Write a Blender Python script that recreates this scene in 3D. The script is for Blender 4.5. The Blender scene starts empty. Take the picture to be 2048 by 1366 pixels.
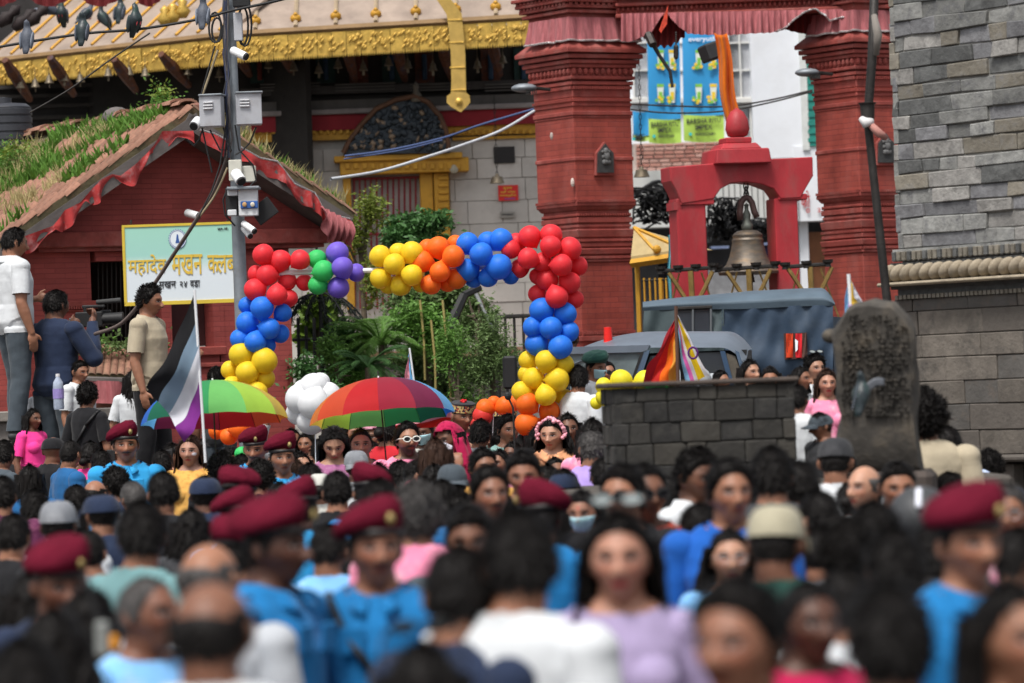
import bpy, bmesh, math, random
import numpy as np
from mathutils import Vector, Matrix, Euler, noise
random.seed(7); np.random.seed(7)
PI = math.pi
R = math.radians
sc = bpy.context.scene
col = sc.collection

# ------------------------------------------------------------ camera, sky, sun, exposure
HC = 2.05                       # eye height of the photographer (m)
FPX = 150/36*2048               # focal length in pixels of the 2048 wide photograph
TILT = math.atan((782-683)/FPX)
ROLL = R(2.1)
cam_d = bpy.data.cameras.new('camera'); cam = bpy.data.objects.new('camera', cam_d); col.objects.link(cam)
cam_d.lens = 150; cam_d.sensor_width = 36; cam_d.clip_end = 500; cam_d.clip_start = .5
fw = Vector((0, math.cos(TILT), math.sin(TILT)))
r0 = Vector((1,0,0)); u0 = r0.cross(fw)
CR = math.cos(ROLL)*r0 - math.sin(ROLL)*u0
CU = math.sin(ROLL)*r0 + math.cos(ROLL)*u0
cam.matrix_world = Matrix(((CR.x,CU.x,-fw.x,0),(CR.y,CU.y,-fw.y,0),(CR.z,CU.z,-fw.z,HC),(0,0,0,1)))
cam_d.dof.use_dof = True; cam_d.dof.focus_distance = 37.0; cam_d.dof.aperture_fstop = 3.2
sc.camera = cam

world = bpy.data.worlds.new("World"); sc.world = world; world.use_nodes = True
nt = world.node_tree; nt.nodes.clear()
wo = nt.nodes.new('ShaderNodeOutputWorld'); bg = nt.nodes.new('ShaderNodeBackground')
sky = nt.nodes.new('ShaderNodeTexSky'); sky.sky_type = 'NISHITA'; sky.sun_disc = False
sky.sun_elevation = R(62); sky.sun_rotation = R(205); sky.air_density = 1.0; sky.dust_density = 4.0; sky.ozone_density = 1.0
hs = nt.nodes.new('ShaderNodeHueSaturation'); hs.inputs['Saturation'].default_value = .28
bg.inputs['Strength'].default_value = .125
nt.links.new(sky.outputs[0], hs.inputs['Color']); nt.links.new(hs.outputs[0], bg.inputs[0]); nt.links.new(bg.outputs[0], wo.inputs[0])

sun_d = bpy.data.lights.new('sun', 'SUN'); sun = bpy.data.objects.new('sun', sun_d); col.objects.link(sun)
sun_d.energy = 2.5; sun_d.angle = R(14); sun_d.color = (1, .965, .91)
# the sun stands high, behind and to the left of the photographer
sun_dir = Vector((math.sin(R(205))*math.cos(R(62)), math.cos(R(205))*math.cos(R(62)), math.sin(R(62))))
sun.rotation_euler = sun_dir.to_track_quat('Z', 'Y').to_euler()
sc.view_settings.view_transform = 'Standard'; sc.view_settings.look = 'None'
sc.view_settings.exposure = 0.42; sc.view_settings.gamma = 1; sc.view_settings.use_curve_mapping = False

# ------------------------------------------------------------ placing by sight lines
def ray(x, y):
    return fw + CR*((x-1024)/FPX) - CU*((y-683)/FPX)
def P(x, y, D):
    d = ray(x, y); return Vector((0,0,HC)) + d*(D/d.y)
class PL:
    """an upright plane through the point seen at (x, y) at distance D; th > 0 turns its face to the right"""
    def __init__(s, x, y, D, th=0):
        s.o = P(x, y, D); s.th = R(th)
        s.n = Vector((math.sin(s.th), -math.cos(s.th), 0)); s.u = Vector((math.cos(s.th), math.sin(s.th), 0))
    def at(s, x, y, off=0):
        d = ray(x, y); c = Vector((0,0,HC))
        t = ((s.o + s.n*off) - c).dot(s.n)/d.dot(s.n)
        return c + d*t
    def uz(s, x, y, off=0):
        p = s.at(x, y, off); return (p - s.o).dot(s.u), p.z
    def w(s, u, z, off=0):
        p = s.o + s.u*u + s.n*off; return Vector((p.x, p.y, z))
    def mat(s):
        return Matrix.Translation((s.o.x, s.o.y, 0)) @ Matrix.Rotation(s.th, 4, 'Z')

WM = {}
def tag(o, label=None, cat=None, group=None, kind=None):
    if label: o['label'] = label
    if cat: o['category'] = cat
    if group: o['group'] = group
    if kind: o['kind'] = kind
    return o
def thing(name, label, cat, loc=(0,0,0), rz=0, group=None, kind=None, M=None):
    o = bpy.data.objects.new(name, None); col.objects.link(o); o.empty_display_size = .1
    if M is None: M = Matrix.Translation(Vector(loc)) @ Matrix.Rotation(rz, 4, 'Z')
    o.matrix_world = M; WM[o.name] = M.copy()
    return tag(o, label, cat, group, kind)
def link(name, me, mats=(), parent=None, M=None):
    """object showing mesh me; M = its world matrix"""
    o = bpy.data.objects.new(name, me); col.objects.link(o)
    if M is None: M = WM[parent.name] if parent else Matrix.Identity(4)
    if parent:
        o.parent = parent; o.matrix_basis = WM[parent.name].inverted() @ M
    else: o.matrix_basis = M
    WM[o.name] = M.copy()
    if mats:
        if not isinstance(mats, (list, tuple)): mats = [mats]
        for i, m in enumerate(mats):
            if len(me.materials) <= i: me.materials.append(m)
            if me.materials[i] is not m:
                o.material_slots[i].link = 'OBJECT'; o.material_slots[i].material = m
    return o

class MB:
    """collects shapes given in world coordinates; build() links them as ONE mesh"""
    def __init__(s): s.v = []; s.f = []; s.m = []; s.mi = 0
    def add(s, vs, fs):
        b = len(s.v); s.v += [Vector(q) for q in vs]
        for f in fs: s.f.append([b+i for i in f]); s.m.append(s.mi)
    def box(s, c, d, M=None):
        """c centre, d full size, M orientation"""
        x, y, z = d[0]/2, d[1]/2, d[2]/2; c = Vector(c)
        vs = [Vector((i*x, j*y, k*z)) for i in (-1,1) for j in (-1,1) for k in (-1,1)]
        if M is not None: vs = [M @ q for q in vs]
        s.add([c+q for q in vs], [(0,1,3,2),(4,6,7,5),(0,4,5,1),(2,3,7,6),(0,2,6,4),(1,5,7,3)])
    def pbox(s, pl, u0, u1, z0, z1, o0, o1):
        vs = [pl.w(u, z, o) for u in (u0,u1) for o in (o1,o0) for z in (z0,z1)]
        s.add(vs, [(0,1,3,2),(4,6,7,5),(0,4,5,1),(2,3,7,6),(0,2,6,4),(1,5,7,3)])
    def prism(s, pl, pts, o0, o1):
        """pts (u,z) outline extruded from offset o0 (back) to o1 (front)"""
        n = len(pts)
        vs = [pl.w(u, z, o1) for u, z in pts] + [pl.w(u, z, o0) for u, z in pts]
        fs = [list(range(n)), list(range(2*n-1, n-1, -1))]
        for i in range(n):
            j = (i+1) % n; fs.append((i, n+i, n+j, j))
        s.add(vs, fs)
    def tube(s, pts, r, n=8, cap=True):
        pts = [Vector(p) for p in pts]; k = len(pts)
        rs = r if isinstance(r, (list, tuple)) else [r]*k
        vs = []; prev = None
        for i, p in enumerate(pts):
            t = (pts[min(i+1,k-1)] - pts[max(i-1,0)]).normalized()
            a = prev if prev is not None else (Vector((0,0,1)) if abs(t.z) < .9 else Vector((1,0,0)))
            x = (a - t*a.dot(t)).normalized(); prev = x; y = t.cross(x)
            for j in range(n):
                an = 2*PI*j/n; vs.append(p + (x*math.cos(an) + y*math.sin(an))*rs[i])
        fs = [(i*n+j, i*n+(j+1)%n, (i+1)*n+(j+1)%n, (i+1)*n+j) for i in range(k-1) for j in range(n)]
        if cap: fs += [list(range(n-1,-1,-1)), [(k-1)*n+j for j in range(n)]]
        s.add(vs, fs)
    def lathe(s, prof, M=None, n=20, cap=True, sx=1, sy=1):
        M = M or Matrix.Identity(4); vs = []
        for r, z in prof:
            for j in range(n):
                a = 2*PI*j/n; vs.append(M @ Vector((r*math.cos(a)*sx, r*math.sin(a)*sy, z)))
        k = len(prof)
        fs = [(i*n+j, i*n+(j+1)%n, (i+1)*n+(j+1)%n, (i+1)*n+j) for i in range(k-1) for j in range(n)]
        if cap: fs += [list(range(n-1,-1,-1)), [(k-1)*n+j for j in range(n)]]
        s.add(vs, fs)
    def sphere(s, c, r, nu=16, nv=10, M=None):
        c = Vector(c); r = Vector(r) if not isinstance(r, (int, float)) else Vector((r,r,r)); vs = []
        for i in range(nv+1):
            t = PI*i/nv
            for j in range(nu):
                a = 2*PI*j/nu
                q = Vector((r.x*math.sin(t)*math.cos(a), r.y*math.sin(t)*math.sin(a), r.z*math.cos(t)))
                vs.append(c + (M @ q if M is not None else q))
        s.add(vs, [(i*nu+j, (i+1)*nu+j, (i+1)*nu+(j+1)%nu, i*nu+(j+1)%nu) for i in range(nv) for j in range(nu)])
    def grid(s, fn, nu, nv):
        vs = [fn(i/nu, j/nv) for j in range(nv+1) for i in range(nu+1)]
        s.add(vs, [(j*(nu+1)+i, j*(nu+1)+i+1, (j+1)*(nu+1)+i+1, (j+1)*(nu+1)+i) for j in range(nv) for i in range(nu)])
    def mesh(s, name, inv=None, smooth=False, bevel=0, solid=0):
        me = bpy.data.meshes.new(name)
        vs = [inv @ q for q in s.v] if inv is not None else s.v
        me.from_pydata([tuple(q) for q in vs], [], s.f); me.update()
        if any(s.m): me.polygons.foreach_set('material_index', s.m)
        if solid or bevel:
            bm = bmesh.new(); bm.from_mesh(me)
            if solid: bmesh.ops.remove_doubles(bm, verts=bm.verts, dist=1e-5); bmesh.ops.solidify(bm, geom=bm.faces[:], thickness=solid)
            if bevel:
                bmesh.ops.recalc_face_normals(bm, faces=bm.faces[:])
                bmesh.ops.bevel(bm, geom=[e for e in bm.edges if len(e.link_faces) == 2 and e.calc_face_angle(0) > .6], offset=bevel, segments=1, profile=.5, affect='EDGES')
            bm.to_mesh(me); bm.free()
        else:
            bm = bmesh.new(); bm.from_mesh(me); bmesh.ops.remove_doubles(bm, verts=bm.verts, dist=1e-6)
            bmesh.ops.recalc_face_normals(bm, faces=bm.faces[:]); bm.to_mesh(me); bm.free()
        if smooth:
            me.polygons.foreach_set('use_smooth', [True]*len(me.polygons))
            if smooth != True:
                try: me.set_sharp_from_angle(angle=R(smooth))
                except Exception: pass
        return me
    def build(s, name, mats, parent=None, M=None, smooth=False, bevel=0, solid=0, **k):
        if M is None:
            if parent: M = WM[parent.name]
            else:
                xs = [q.x for q in s.v]; ys = [q.y for q in s.v]
                M = Matrix.Translation(((min(xs)+max(xs))/2, (min(ys)+max(ys))/2, min(q.z for q in s.v)))
        me = s.mesh(name, M.inverted(), smooth, bevel, solid)
        o = link(name, me, mats, parent, M)
        return tag(o, **k) if k else o

# ------------------------------------------------------------ materials
def _n(nt, t, **k):
    n = nt.nodes.new(t)
    for a, b in k.items():
        if a in n.inputs: n.inputs[a].default_value = b
        else: setattr(n, a, b)
    return n
MATS = {}
def mat(name, c, rough=.7, var=.12, vs=6, bump=.15, bs=60, metal=0, spec=.4, dirt=None, dirt_amt=.5, dirt_s=2.0,
        brick=None, trans=0, emis=0, sheen=0, stretch=None, obj_var=0, alpha=1):
    """c base colour; var/vs broad tone variation; bump/bs fine relief; dirt second colour in patches; brick=(w,h,mortar colour,mortar size)"""
    if name in MATS: return MATS[name]
    m = bpy.data.materials.new(name); m.use_nodes = True; nt = m.node_tree; L = nt.links.new
    b = nt.nodes['Principled BSDF']
    b.inputs['Roughness'].default_value = rough; b.inputs['Metallic'].default_value = metal
    b.inputs['Specular IOR Level'].default_value = spec
    if sheen: b.inputs['Sheen Weight'].default_value = sheen
    tc = _n(nt, 'ShaderNodeTexCoord'); src = tc.outputs['Object']
    if stretch:
        mp = _n(nt, 'ShaderNodeMapping'); mp.inputs['Scale'].default_value = stretch; L(src, mp.inputs[0]); src = mp.outputs[0]
    c = (*c[:3], 1)
    cc = _n(nt, 'ShaderNodeRGB'); cc.outputs[0].default_value = c; cur = cc.outputs[0]
    hgt = None
    if brick:
        w, h, mc, ms = brick
        sx = _n(nt, 'ShaderNodeSeparateXYZ'); L(tc.outputs['Object'], sx.inputs[0])
        ad = _n(nt, 'ShaderNodeMath', operation='ADD'); L(sx.outputs[0], ad.inputs[0]); L(sx.outputs[1], ad.inputs[1])
        cx = _n(nt, 'ShaderNodeCombineXYZ'); L(ad.outputs[0], cx.inputs[0]); L(sx.outputs[2], cx.inputs[1])
        br = _n(nt, 'ShaderNodeTexBrick'); L(cx.outputs[0], br.inputs['Vector'])
        br.inputs['Scale'].default_value = 1; br.inputs['Brick Width'].default_value = w; br.inputs['Row Height'].default_value = h
        br.inputs['Mortar Size'].default_value = ms; br.inputs['Mortar Smooth'].default_value = .3
        br.inputs['Color1'].default_value = c; br.inputs['Color2'].default_value = (c[0]*.8, c[1]*.78, c[2]*.78, 1); br.inputs['Mortar'].default_value = (*mc, 1)
        cur = br.outputs['Color']; hgt = br.outputs['Fac']
    if var:
        n1 = _n(nt, 'ShaderNodeTexNoise', Scale=vs, Detail=5.0, Roughness=.62); L(src, n1.inputs['Vector'])
        mr = _n(nt, 'ShaderNodeMapRange'); mr.inputs[1].default_value = .3; mr.inputs[2].default_value = .7
        mr.inputs[3].default_value = 1-var; mr.inputs[4].default_value = 1+var; L(n1.outputs['Fac'], mr.inputs[0])
        mx = _n(nt, 'ShaderNodeVectorMath', operation='SCALE'); L(cur, mx.inputs[0]); L(mr.outputs[0], mx.inputs['Scale']); cur = mx.outputs[0]
    if obj_var:
        oi = _n(nt, 'ShaderNodeObjectInfo'); mr = _n(nt, 'ShaderNodeMapRange'); mr.inputs[3].default_value = 1-obj_var; mr.inputs[4].default_value = 1+obj_var
        L(oi.outputs['Random'], mr.inputs[0]); mx = _n(nt, 'ShaderNodeVectorMath', operation='SCALE'); L(cur, mx.inputs[0]); L(mr.outputs[0], mx.inputs['Scale']); cur = mx.outputs[0]
    if dirt:
        n2 = _n(nt, 'ShaderNodeTexNoise', Scale=dirt_s, Detail=6.0, Roughness=.7); L(src, n2.inputs['Vector'])
        mr = _n(nt, 'ShaderNodeMapRange'); mr.inputs[1].default_value = .5; mr.inputs[2].default_value = .72; mr.inputs[4].default_value = dirt_amt
        L(n2.outputs['Fac'], mr.inputs[0])
        mx = _n(nt, 'ShaderNodeMix', data_type='RGBA'); L(mr.outputs[0], mx.inputs[0]); L(cur, mx.inputs[6]); mx.inputs[7].default_value = (*dirt, 1); cur = mx.outputs[2]
    L(cur, b.inputs['Base Color'])
    if bump:
        n3 = _n(nt, 'ShaderNodeTexNoise', Scale=bs, Detail=4.0, Roughness=.6); L(src, n3.inputs['Vector'])
        bp = _n(nt, 'ShaderNodeBump', Strength=bump, Distance=.01); L(n3.outputs['Fac'], bp.inputs['Height'])
        if hgt is not None:
            iv = _n(nt, 'ShaderNodeMath', operation='SUBTRACT'); iv.inputs[0].default_value = 1; L(hgt, iv.inputs[1])
            b2 = _n(nt, 'ShaderNodeBump', Strength=.6, Distance=.012); L(iv.outputs[0], b2.inputs['Height']); L(bp.outputs[0], b2.inputs['Normal']); bp = b2
        L(bp.outputs[0], b.inputs['Normal'])
    if trans:
        tr = _n(nt, 'ShaderNodeBsdfTranslucent'); L(cur, tr.inputs[0]); ms_ = _n(nt, 'ShaderNodeMixShader'); ms_.inputs[0].default_value = trans
        L(b.outputs[0], ms_.inputs[1]); L(tr.outputs[0], ms_.inputs[2]); L(ms_.outputs[0], nt.nodes['Material Output'].inputs[0])
    if emis: b.inputs['Emission Color'].default_value = c; b.inputs['Emission Strength'].default_value = emis
    MATS[name] = m; return m
def cloth(name, c, **k):
    a = dict(rough=.85, var=.10, vs=9, bump=.5, bs=14, spec=.15, sheen=.1); a.update(k)
    return mat(name, c, **a)
def add_text(s, pl, x, y, h, name, m, parent, off, wpx=None, align='CENTER', ext=.002, th=0):
    """lettering as real thin raised print on plane pl; (x,y) pixel of the centre, h letter height in px"""
    cu = bpy.data.curves.new(name, 'FONT'); cu.body = s; cu.extrude = ext; cu.offset = .012; cu.align_x = align; cu.align_y = 'CENTER'; cu.resolution_u = 3
    t = bpy.data.objects.new('tmp', cu); col.objects.link(t)
    dg = bpy.context.evaluated_depsgraph_get(); me = bpy.data.meshes.new_from_object(t.evaluated_get(dg))
    bpy.data.objects.remove(t)
    u, z = pl.uz(x, y, off); D = pl.at(x, y, off).y
    if not len(me.vertices): return None
    co = np.empty(len(me.vertices)*3, 'f'); me.vertices.foreach_get('co', co); co = co.reshape(-1,3)
    hh = co[:,1].max()-co[:,1].min(); ww = co[:,0].max()-co[:,0].min()
    sy = h*D/FPX/hh; sx = sy if wpx is None else wpx*D/FPX/math.cos(pl.th)/ww
    if align == 'CENTER': co[:,0] -= (co[:,0].max()+co[:,0].min())/2
    co[:,1] -= (co[:,1].max()+co[:,1].min())/2
    co[:,0] *= sx; co[:,1] *= sy; me.vertices.foreach_set('co', co.ravel()); me.update(); me.materials.clear()
    o3 = pl.w(u, z, off)
    M = Matrix.Translation(o3) @ Matrix.Rotation(pl.th, 4, 'Z') @ Matrix.Rotation(R(th), 4, 'Y') @ Matrix.Rotation(PI/2, 4, 'X')
    me.name = name
    return link(name, me, [m], parent, M)
# ------------------------------------------------------------ shared materials
BRICK_RED = mat('red painted brick', (.31,.056,.040), .75, .25, 4, .3, 90, brick=(.22,.062,(.20,.034,.030),.004), dirt=(.36,.12,.10), dirt_amt=.45, dirt_s=2.3, stretch=(1,1,.35))
BRICK_SHED = mat('shed painted brick', (.36,.070,.060), .8, .18, 2.5, .2, 90, brick=(.22,.052,(.25,.047,.045),.003), dirt=(.20,.045,.042), dirt_amt=.35, dirt_s=1.1)
RED_TRIM = mat('red painted moulding', (.26,.050,.040), .75, .28, 7, .4, 60, dirt=(.36,.16,.14), dirt_amt=.55, dirt_s=3)
RED_BRIGHT = mat('glossy red paint', (.36,.024,.032), .55, .2, 4, .2, 40, dirt=(.24,.075,.07), dirt_amt=.75, dirt_s=2.2, stretch=(1,1,.4))
GOLD = mat('gilded copper', (.62,.40,.085), .42, .22, 14, .6, 45, metal=.45, dirt=(.35,.20,.04), dirt_amt=.5, dirt_s=9)
GOLD_FLAT = mat('ochre gold paint', (.52,.27,.025), .5, .2, 10, .4, 60, metal=.15, dirt=(.22,.10,.02), dirt_amt=.5, dirt_s=5)
DARKWOOD = mat('eave shade dark timber', (.018,.015,.013), .75, .3, 6, .4, 30)  # dark wood; the shade under the eaves is put into its colour too
PAINTWOOD = mat('painted carved timber', (.10,.028,.012), .7, .5, 9, .4, 30, dirt=(.015,.03,.045), dirt_amt=.9, dirt_s=7)
MARBLE = mat('pale stone facing', (.50,.47,.43), .5, .12, 3, .15, 50, dirt=(.36,.32,.28), dirt_amt=.55, dirt_s=2.2, obj_var=.10)
JOINT = mat('grey mortar', (.27,.26,.24), .9, .15, 8, .3, 70)
ROOFPLANK = mat('weathered roof sheet', (.30,.235,.19), .7, .2, 3, .3, 30, dirt=(.16,.12,.10), dirt_amt=.5, dirt_s=2, stretch=(1,1,1))
BLACK = mat('matt black', (.012,.012,.013), .6, .1)
IRON = mat('dark iron', (.035,.032,.03), .55, .3, 12, .3, 60, metal=.5)
WHITE = mat('white plaster', (.74,.76,.80), .8, .05, 2, .1, 60, dirt=(.58,.58,.58), dirt_amt=.35, dirt_s=1.2)
GLASS = mat('dark window pane', (.03,.035,.045), .12, .2, 3, 0, spec=.6)
STEEL = mat('galvanised steel', (.23,.255,.28), .5, .18, 8, .15, 60, metal=.35, dirt=(.14,.13,.12), dirt_amt=.4, dirt_s=5)
BOXGREY = mat('grey enamel', (.42,.43,.46), .5, .08, 8, .1, 60, dirt=(.25,.22,.2), dirt_amt=.35, dirt_s=9)
TILE = mat('clay roof tile', (.25,.125,.085), .9, .3, 12, .5, 50, dirt=(.085,.08,.05), dirt_amt=.9, dirt_s=6, obj_var=.25)
MOSS = mat('mossy roof soil', (.09,.075,.04), .95, .35, 6, .8, 20, dirt=(.20,.09,.05), dirt_amt=.7, dirt_s=5)
GRASS = mat('roof grass', (.10,.22,.03), .8, .45, 8, 0, trans=.35)
DRYGRASS = mat('dry seed grass', (.42,.36,.17), .85, .3, 8, 0, trans=.3)
VAL_RED = cloth('bright red cloth', (.42,.045,.045), dirt=(.48,.25,.25), dirt_amt=.9, dirt_s=5, trans=.15)
VAL_PINK = cloth('sun faded red cloth', (.40,.13,.14), stretch=(14,14,1), vs=1.6, var=.35, dirt=(.25,.05,.06), dirt_amt=.6, dirt_s=2.0, trans=.15)
SILVER = mat('tinsel fringe', (.55,.52,.52), .35, .5, 60, .5, 80, metal=.5)
STONE = mat('slate stone block', (.20,.20,.19), .85, .3, 9, .8, 30, dirt=(.08,.08,.09), dirt_amt=.8, dirt_s=11, obj_var=.32)
STONE_DK = mat('dark basalt block', (.031,.029,.026), .9, .25, 5, .6, 35, dirt=(.075,.07,.06), dirt_amt=.55, dirt_s=7, obj_var=.22)
STONE_BR = mat('brown stone block', (.105,.092,.08), .85, .25, 5, .6, 30, dirt=(.055,.048,.042), dirt_amt=.8, dirt_s=5, obj_var=.26)

# ------------------------------------------------------------ ground
mb = MB(); mb.add([(-90,-30,0),(90,-30,0),(90,260,0),(-90,260,0)], [(0,1,2,3)])
mb.build('ground', mat('stone paved square', (.20,.17,.15), .9, .2, .8, .4, 12, brick=(.45,.3,(.10,.09,.08),.012)), kind='structure')

def jitter(pt, s, a): return Vector(pt) + noise.noise_vector(Vector(pt)*s)*a
def masonry(pl, u0, u1, z0, z1, h, w, parent, mats, off=(0,.03), gap=.008, rnd=random, wj=.35, hj=.15, name='stone_block', bevel=.006, thick=.10, rough=0):
    """separate blocks in courses, joints recessed; returns how many"""
    n = 0; z = z0
    while z < z1 - .02:
        hh = min(h*rnd.uniform(1-hj, 1+hj), z1-z)
        if z1-z-hh < h*.3: hh = z1-z
        u = u0 - rnd.uniform(0, w*.7)
        while u < u1 - .01:
            ww = w*rnd.uniform(1-wj, 1+wj*1.4); a = max(u, u0); b = min(u+ww, u1)
            if u1-b < w*.2: b = u1
            if b-a > .02:
                mb = MB(); o = rnd.uniform(*off)
                mb.pbox(pl, a+gap/2, b-gap/2, z+gap/2, z+hh-gap/2, o-thick, o)
                if rough: mb.v = [q + noise.noise_vector(q*9)*rough for q in mb.v]
                mb.build(name, rnd.choice(mats) if isinstance(mats, list) else mats, parent, bevel=bevel); n += 1
            u = b if b > u else u+ww
        z += hh
    return n
def frill(pts, drop, n, amp, wave=60, push=None, seedk=0, stiff=.0, ragged=.0):
    """hanging cloth strip below a polyline of world points -> grid function pieces"""
    L = [0]
    for a, b in zip(pts, pts[1:]): L.append(L[-1] + (b-a).length)
    T = L[-1]
    def top(t):
        s = t*T
        for i in range(len(pts)-1):
            if s <= L[i+1] or i == len(pts)-2:
                k = (s-L[i])/max(L[i+1]-L[i], 1e-6); return pts[i].lerp(pts[i+1], k)
    push = push or Vector((0,-1,0))
    def fn(t, v):
        p = top(t); d = drop(t) if callable(drop) else drop
        ph = t*T*wave + 2.2*noise.noise(Vector((t*T*3+seedk, seedk, 0)))*3
        a = amp*(.25+.75*v)*math.sin(ph) + amp*.8*v*noise.noise(Vector((t*T*5, v*2, seedk)))
        q = p + push*(a + .01)
        q = q + Vector((0,0,-d*v*(1+ragged*noise.noise(Vector((t*T*9, seedk, 3))))))
        return q
    return fn

# ------------------------------------------------------------ brick club house on the left
TH = 28
sh = PL(390, 400, 43.0, TH)
M = sh.mat()
house = thing('club_house', 'small red brick club house with a gable roof overgrown with grass behind the street pole', 'building', M=M)
def U(pl, x, y, off=0): return pl.uz(x, y, off)[0]
def Z(pl, x, y, off=0): return pl.uz(x, y, off)[1]
# wall round the openings
zb = Z(sh, 390, 470); uL = U(sh, 40, 520); uR = U(sh, 586, 520)
def wpart(name, x0, x1, y0, y1, o0=-.25, o1=0, m=BRICK_SHED, yr=None, pl=sh, par=None, **k):
    mb = MB(); xm = (x0+x1)/2; ym = (min(y0,1100)+min(y1,1100))/2
    z0 = Z(pl, xm, y1) if y1 < 1150 else 0
    mb.pbox(pl, U(pl,x0,ym), U(pl,x1,ym), z0, Z(pl, xm, y0), o0, o1)
    return mb.build(name, m, par or house, **k)
wpart('wall', -20, 190, 490, 1200)
wpart('wall', 190, 322, 698, 1200)
wpart('wall', 322, 445, 694, 1200, -.25, .01)
wpart('wall', 445, 588, 490, 1200, -.25, 0)
wpart('wall', 190, 445, 478, 520, -.25, .002)
wpart('pillar', 322, 342, 515, 700, -.22, .005)
wpart('pillar', 425, 447, 515, 700, -.22, .008)
wpart('lintel', 56, 648, 462, 492, -.20, .16, RED_TRIM, bevel=.01)
wpart('lintel', 70, 640, 488, 500, -.20, .10, RED_TRIM)
wpart('ledge', 322, 450, 694, 712, 0, .06, RED_TRIM, bevel=.01)
wpart('ledge', 322, 450, 726, 736, 0, .04, RED_TRIM, bevel=.01)
wpart('ledge', 120, 192, 602, 614, 0, .05, RED_TRIM, bevel=.01)
wpart('ledge', 120, 190, 618, 624, 0, .03, RED_TRIM, bevel=.01)
mb = MB()
for k in range(12): mb.pbox(sh, U(sh,132,600)+k*.027, U(sh,132,600)+k*.027+.016, Z(sh,160,618), Z(sh,160,610), .0, .055)
mb.build('dentil_row', RED_TRIM, house)
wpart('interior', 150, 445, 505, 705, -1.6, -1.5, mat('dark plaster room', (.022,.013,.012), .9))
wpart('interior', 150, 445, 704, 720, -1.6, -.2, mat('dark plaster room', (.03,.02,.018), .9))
for x in range(196, 330, 9):
    mb = MB(); mb.tube([sh.at(x, 522, -.2), sh.at(x+2, 700, -.2)], .008, 5); mb.build('window_bar', IRON, house)
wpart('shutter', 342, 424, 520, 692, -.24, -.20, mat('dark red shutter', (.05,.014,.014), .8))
# pediment
def uzs(pts, pl=sh, off=0): return [pl.uz(x, y, off) for x, y in pts]
mb = MB(); mb.prism(sh, uzs([(58,468),(200,362),(392,255),(520,335),(652,440),(646,463)]), -.25, -.02)
mb.build('gable_wall', BRICK_SHED, house)
# roof
OV = .42
A = sh.at(385, 214, OV); E1 = sh.at(-40, 508, OV); E2 = sh.at(712, 424, OV)
back = -sh.n*6.2
def slope_frame(Aa, E):
    d = (E-Aa); nrm = d.cross(back).normalized()
    if nrm.z < 0: nrm = -nrm
    return d, nrm
def slab(Aa, E, nm):
    d, nrm = slope_frame(Aa, E); mb = MB(); t = .07
    q = [Aa, E, E+back, Aa+back]; mb.add([p for p in q]+[p-nrm*t for p in q], [(0,1,2,3),(7,6,5,4),(0,4,5,1),(1,5,6,2),(2,6,7,3),(3,7,4,0)])
    return mb.build(nm, MOSS, house)
roof = slab(A, E1, 'roof_slope'); roof2 = slab(A, E2, 'roof_slope')
# barge boards under the slopes
BARGE = mat('grey weathered board', (.12,.105,.10), .85, .25, 5, .4, 30)
for E in (E1, E2):
    mb = MB(); d, nrm = slope_frame(A, E); t0 = -nrm*.07; t1 = -nrm*.22
    f = sh.n*.01; bk = -sh.n*.42
    mb.add([A+t0+f, E+t0+f, E+t1+f, A+t1+f, A+t0+bk, E+t0+bk, E+t1+bk, A+t1+bk], [(0,1,2,3),(7,6,5,4),(0,4,5,1),(1,5,6,2),(2,6,7,3),(3,7,4,0)])
    mb.build('barge_board', BARGE, house)
# tiles
def tile_mesh(L=.24, W=.15, r=.045):
    mb = MB(); nseg = 5; vs = []
    for k, x in enumerate((0, L)):
        for t in (0, .018):
            for j in range(nseg+1):
                a = PI*j/nseg; rr = (r - (0.012 if k else 0)) ; vs.append((x, -math.cos(a)*W/2*(1 if t == 0 else .86), math.sin(a)*(rr-t)))
    n = nseg+1
    for j in range(nseg):
        mb.f += [[j, j+1, 2*n+j+1, 2*n+j], [n+j, 3*n+j, 3*n+j+1, n+j+1], [j, n+j, n+j+1, j+1], [2*n+j, 2*n+j+1, 3*n+j+1, 3*n+j]]
    mb.f += [[0, 2*n, 3*n, n], [n-1, 2*n-1, 4*n-1, 3*n-1]]
    mb.v = [Vector(q) for q in vs]; mb.m = [0]*len(mb.f)
    me = mb.mesh('roof_tile', smooth=40); me.materials.append(TILE); return me
TM = tile_mesh()
def tile_field(Aa, E, bk, rows, cols, parent, c0=0, lift=.0, skip=None, sc_=1.0):
    """rows run down the slope, cols along it"""
    d = (E-Aa); L = d.length; dn = d.normalized(); b = bk.normalized(); nr = dn.cross(b)
    if nr.z < 0: nr = -nr
    yv = nr.cross(dn)
    for i in range(rows):
        for j in range(c0, cols):
            if skip and skip(i, j): continue
            p = Aa + dn*(L*(i+.02*random.random())/rows) + b*(.07 + j*.155*sc_) + nr*(lift + random.uniform(-.006,.012))
            rot = Matrix((( dn.x, yv.x, nr.x),(dn.y, yv.y, nr.y),(dn.z, yv.z, nr.z))).to_4x4()
            Mx = Matrix.Translation(p) @ rot @ Matrix.Rotation(R(random.uniform(-3,3)), 4, 'Z') @ Matrix.Rotation(R(5), 4, 'Y') @ Matrix.Diagonal((sc_*L/rows/.22,sc_,sc_,1))
            link('roof_tile', TM, (), parent, Mx)
tile_field(A, E1, back, 15, 2, house)                     # along the verge
tile_field(A, E2, back, 11, 2, house)
tile_field(A, E1, back, 15, 17, house, c0=2, lift=.012)
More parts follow.
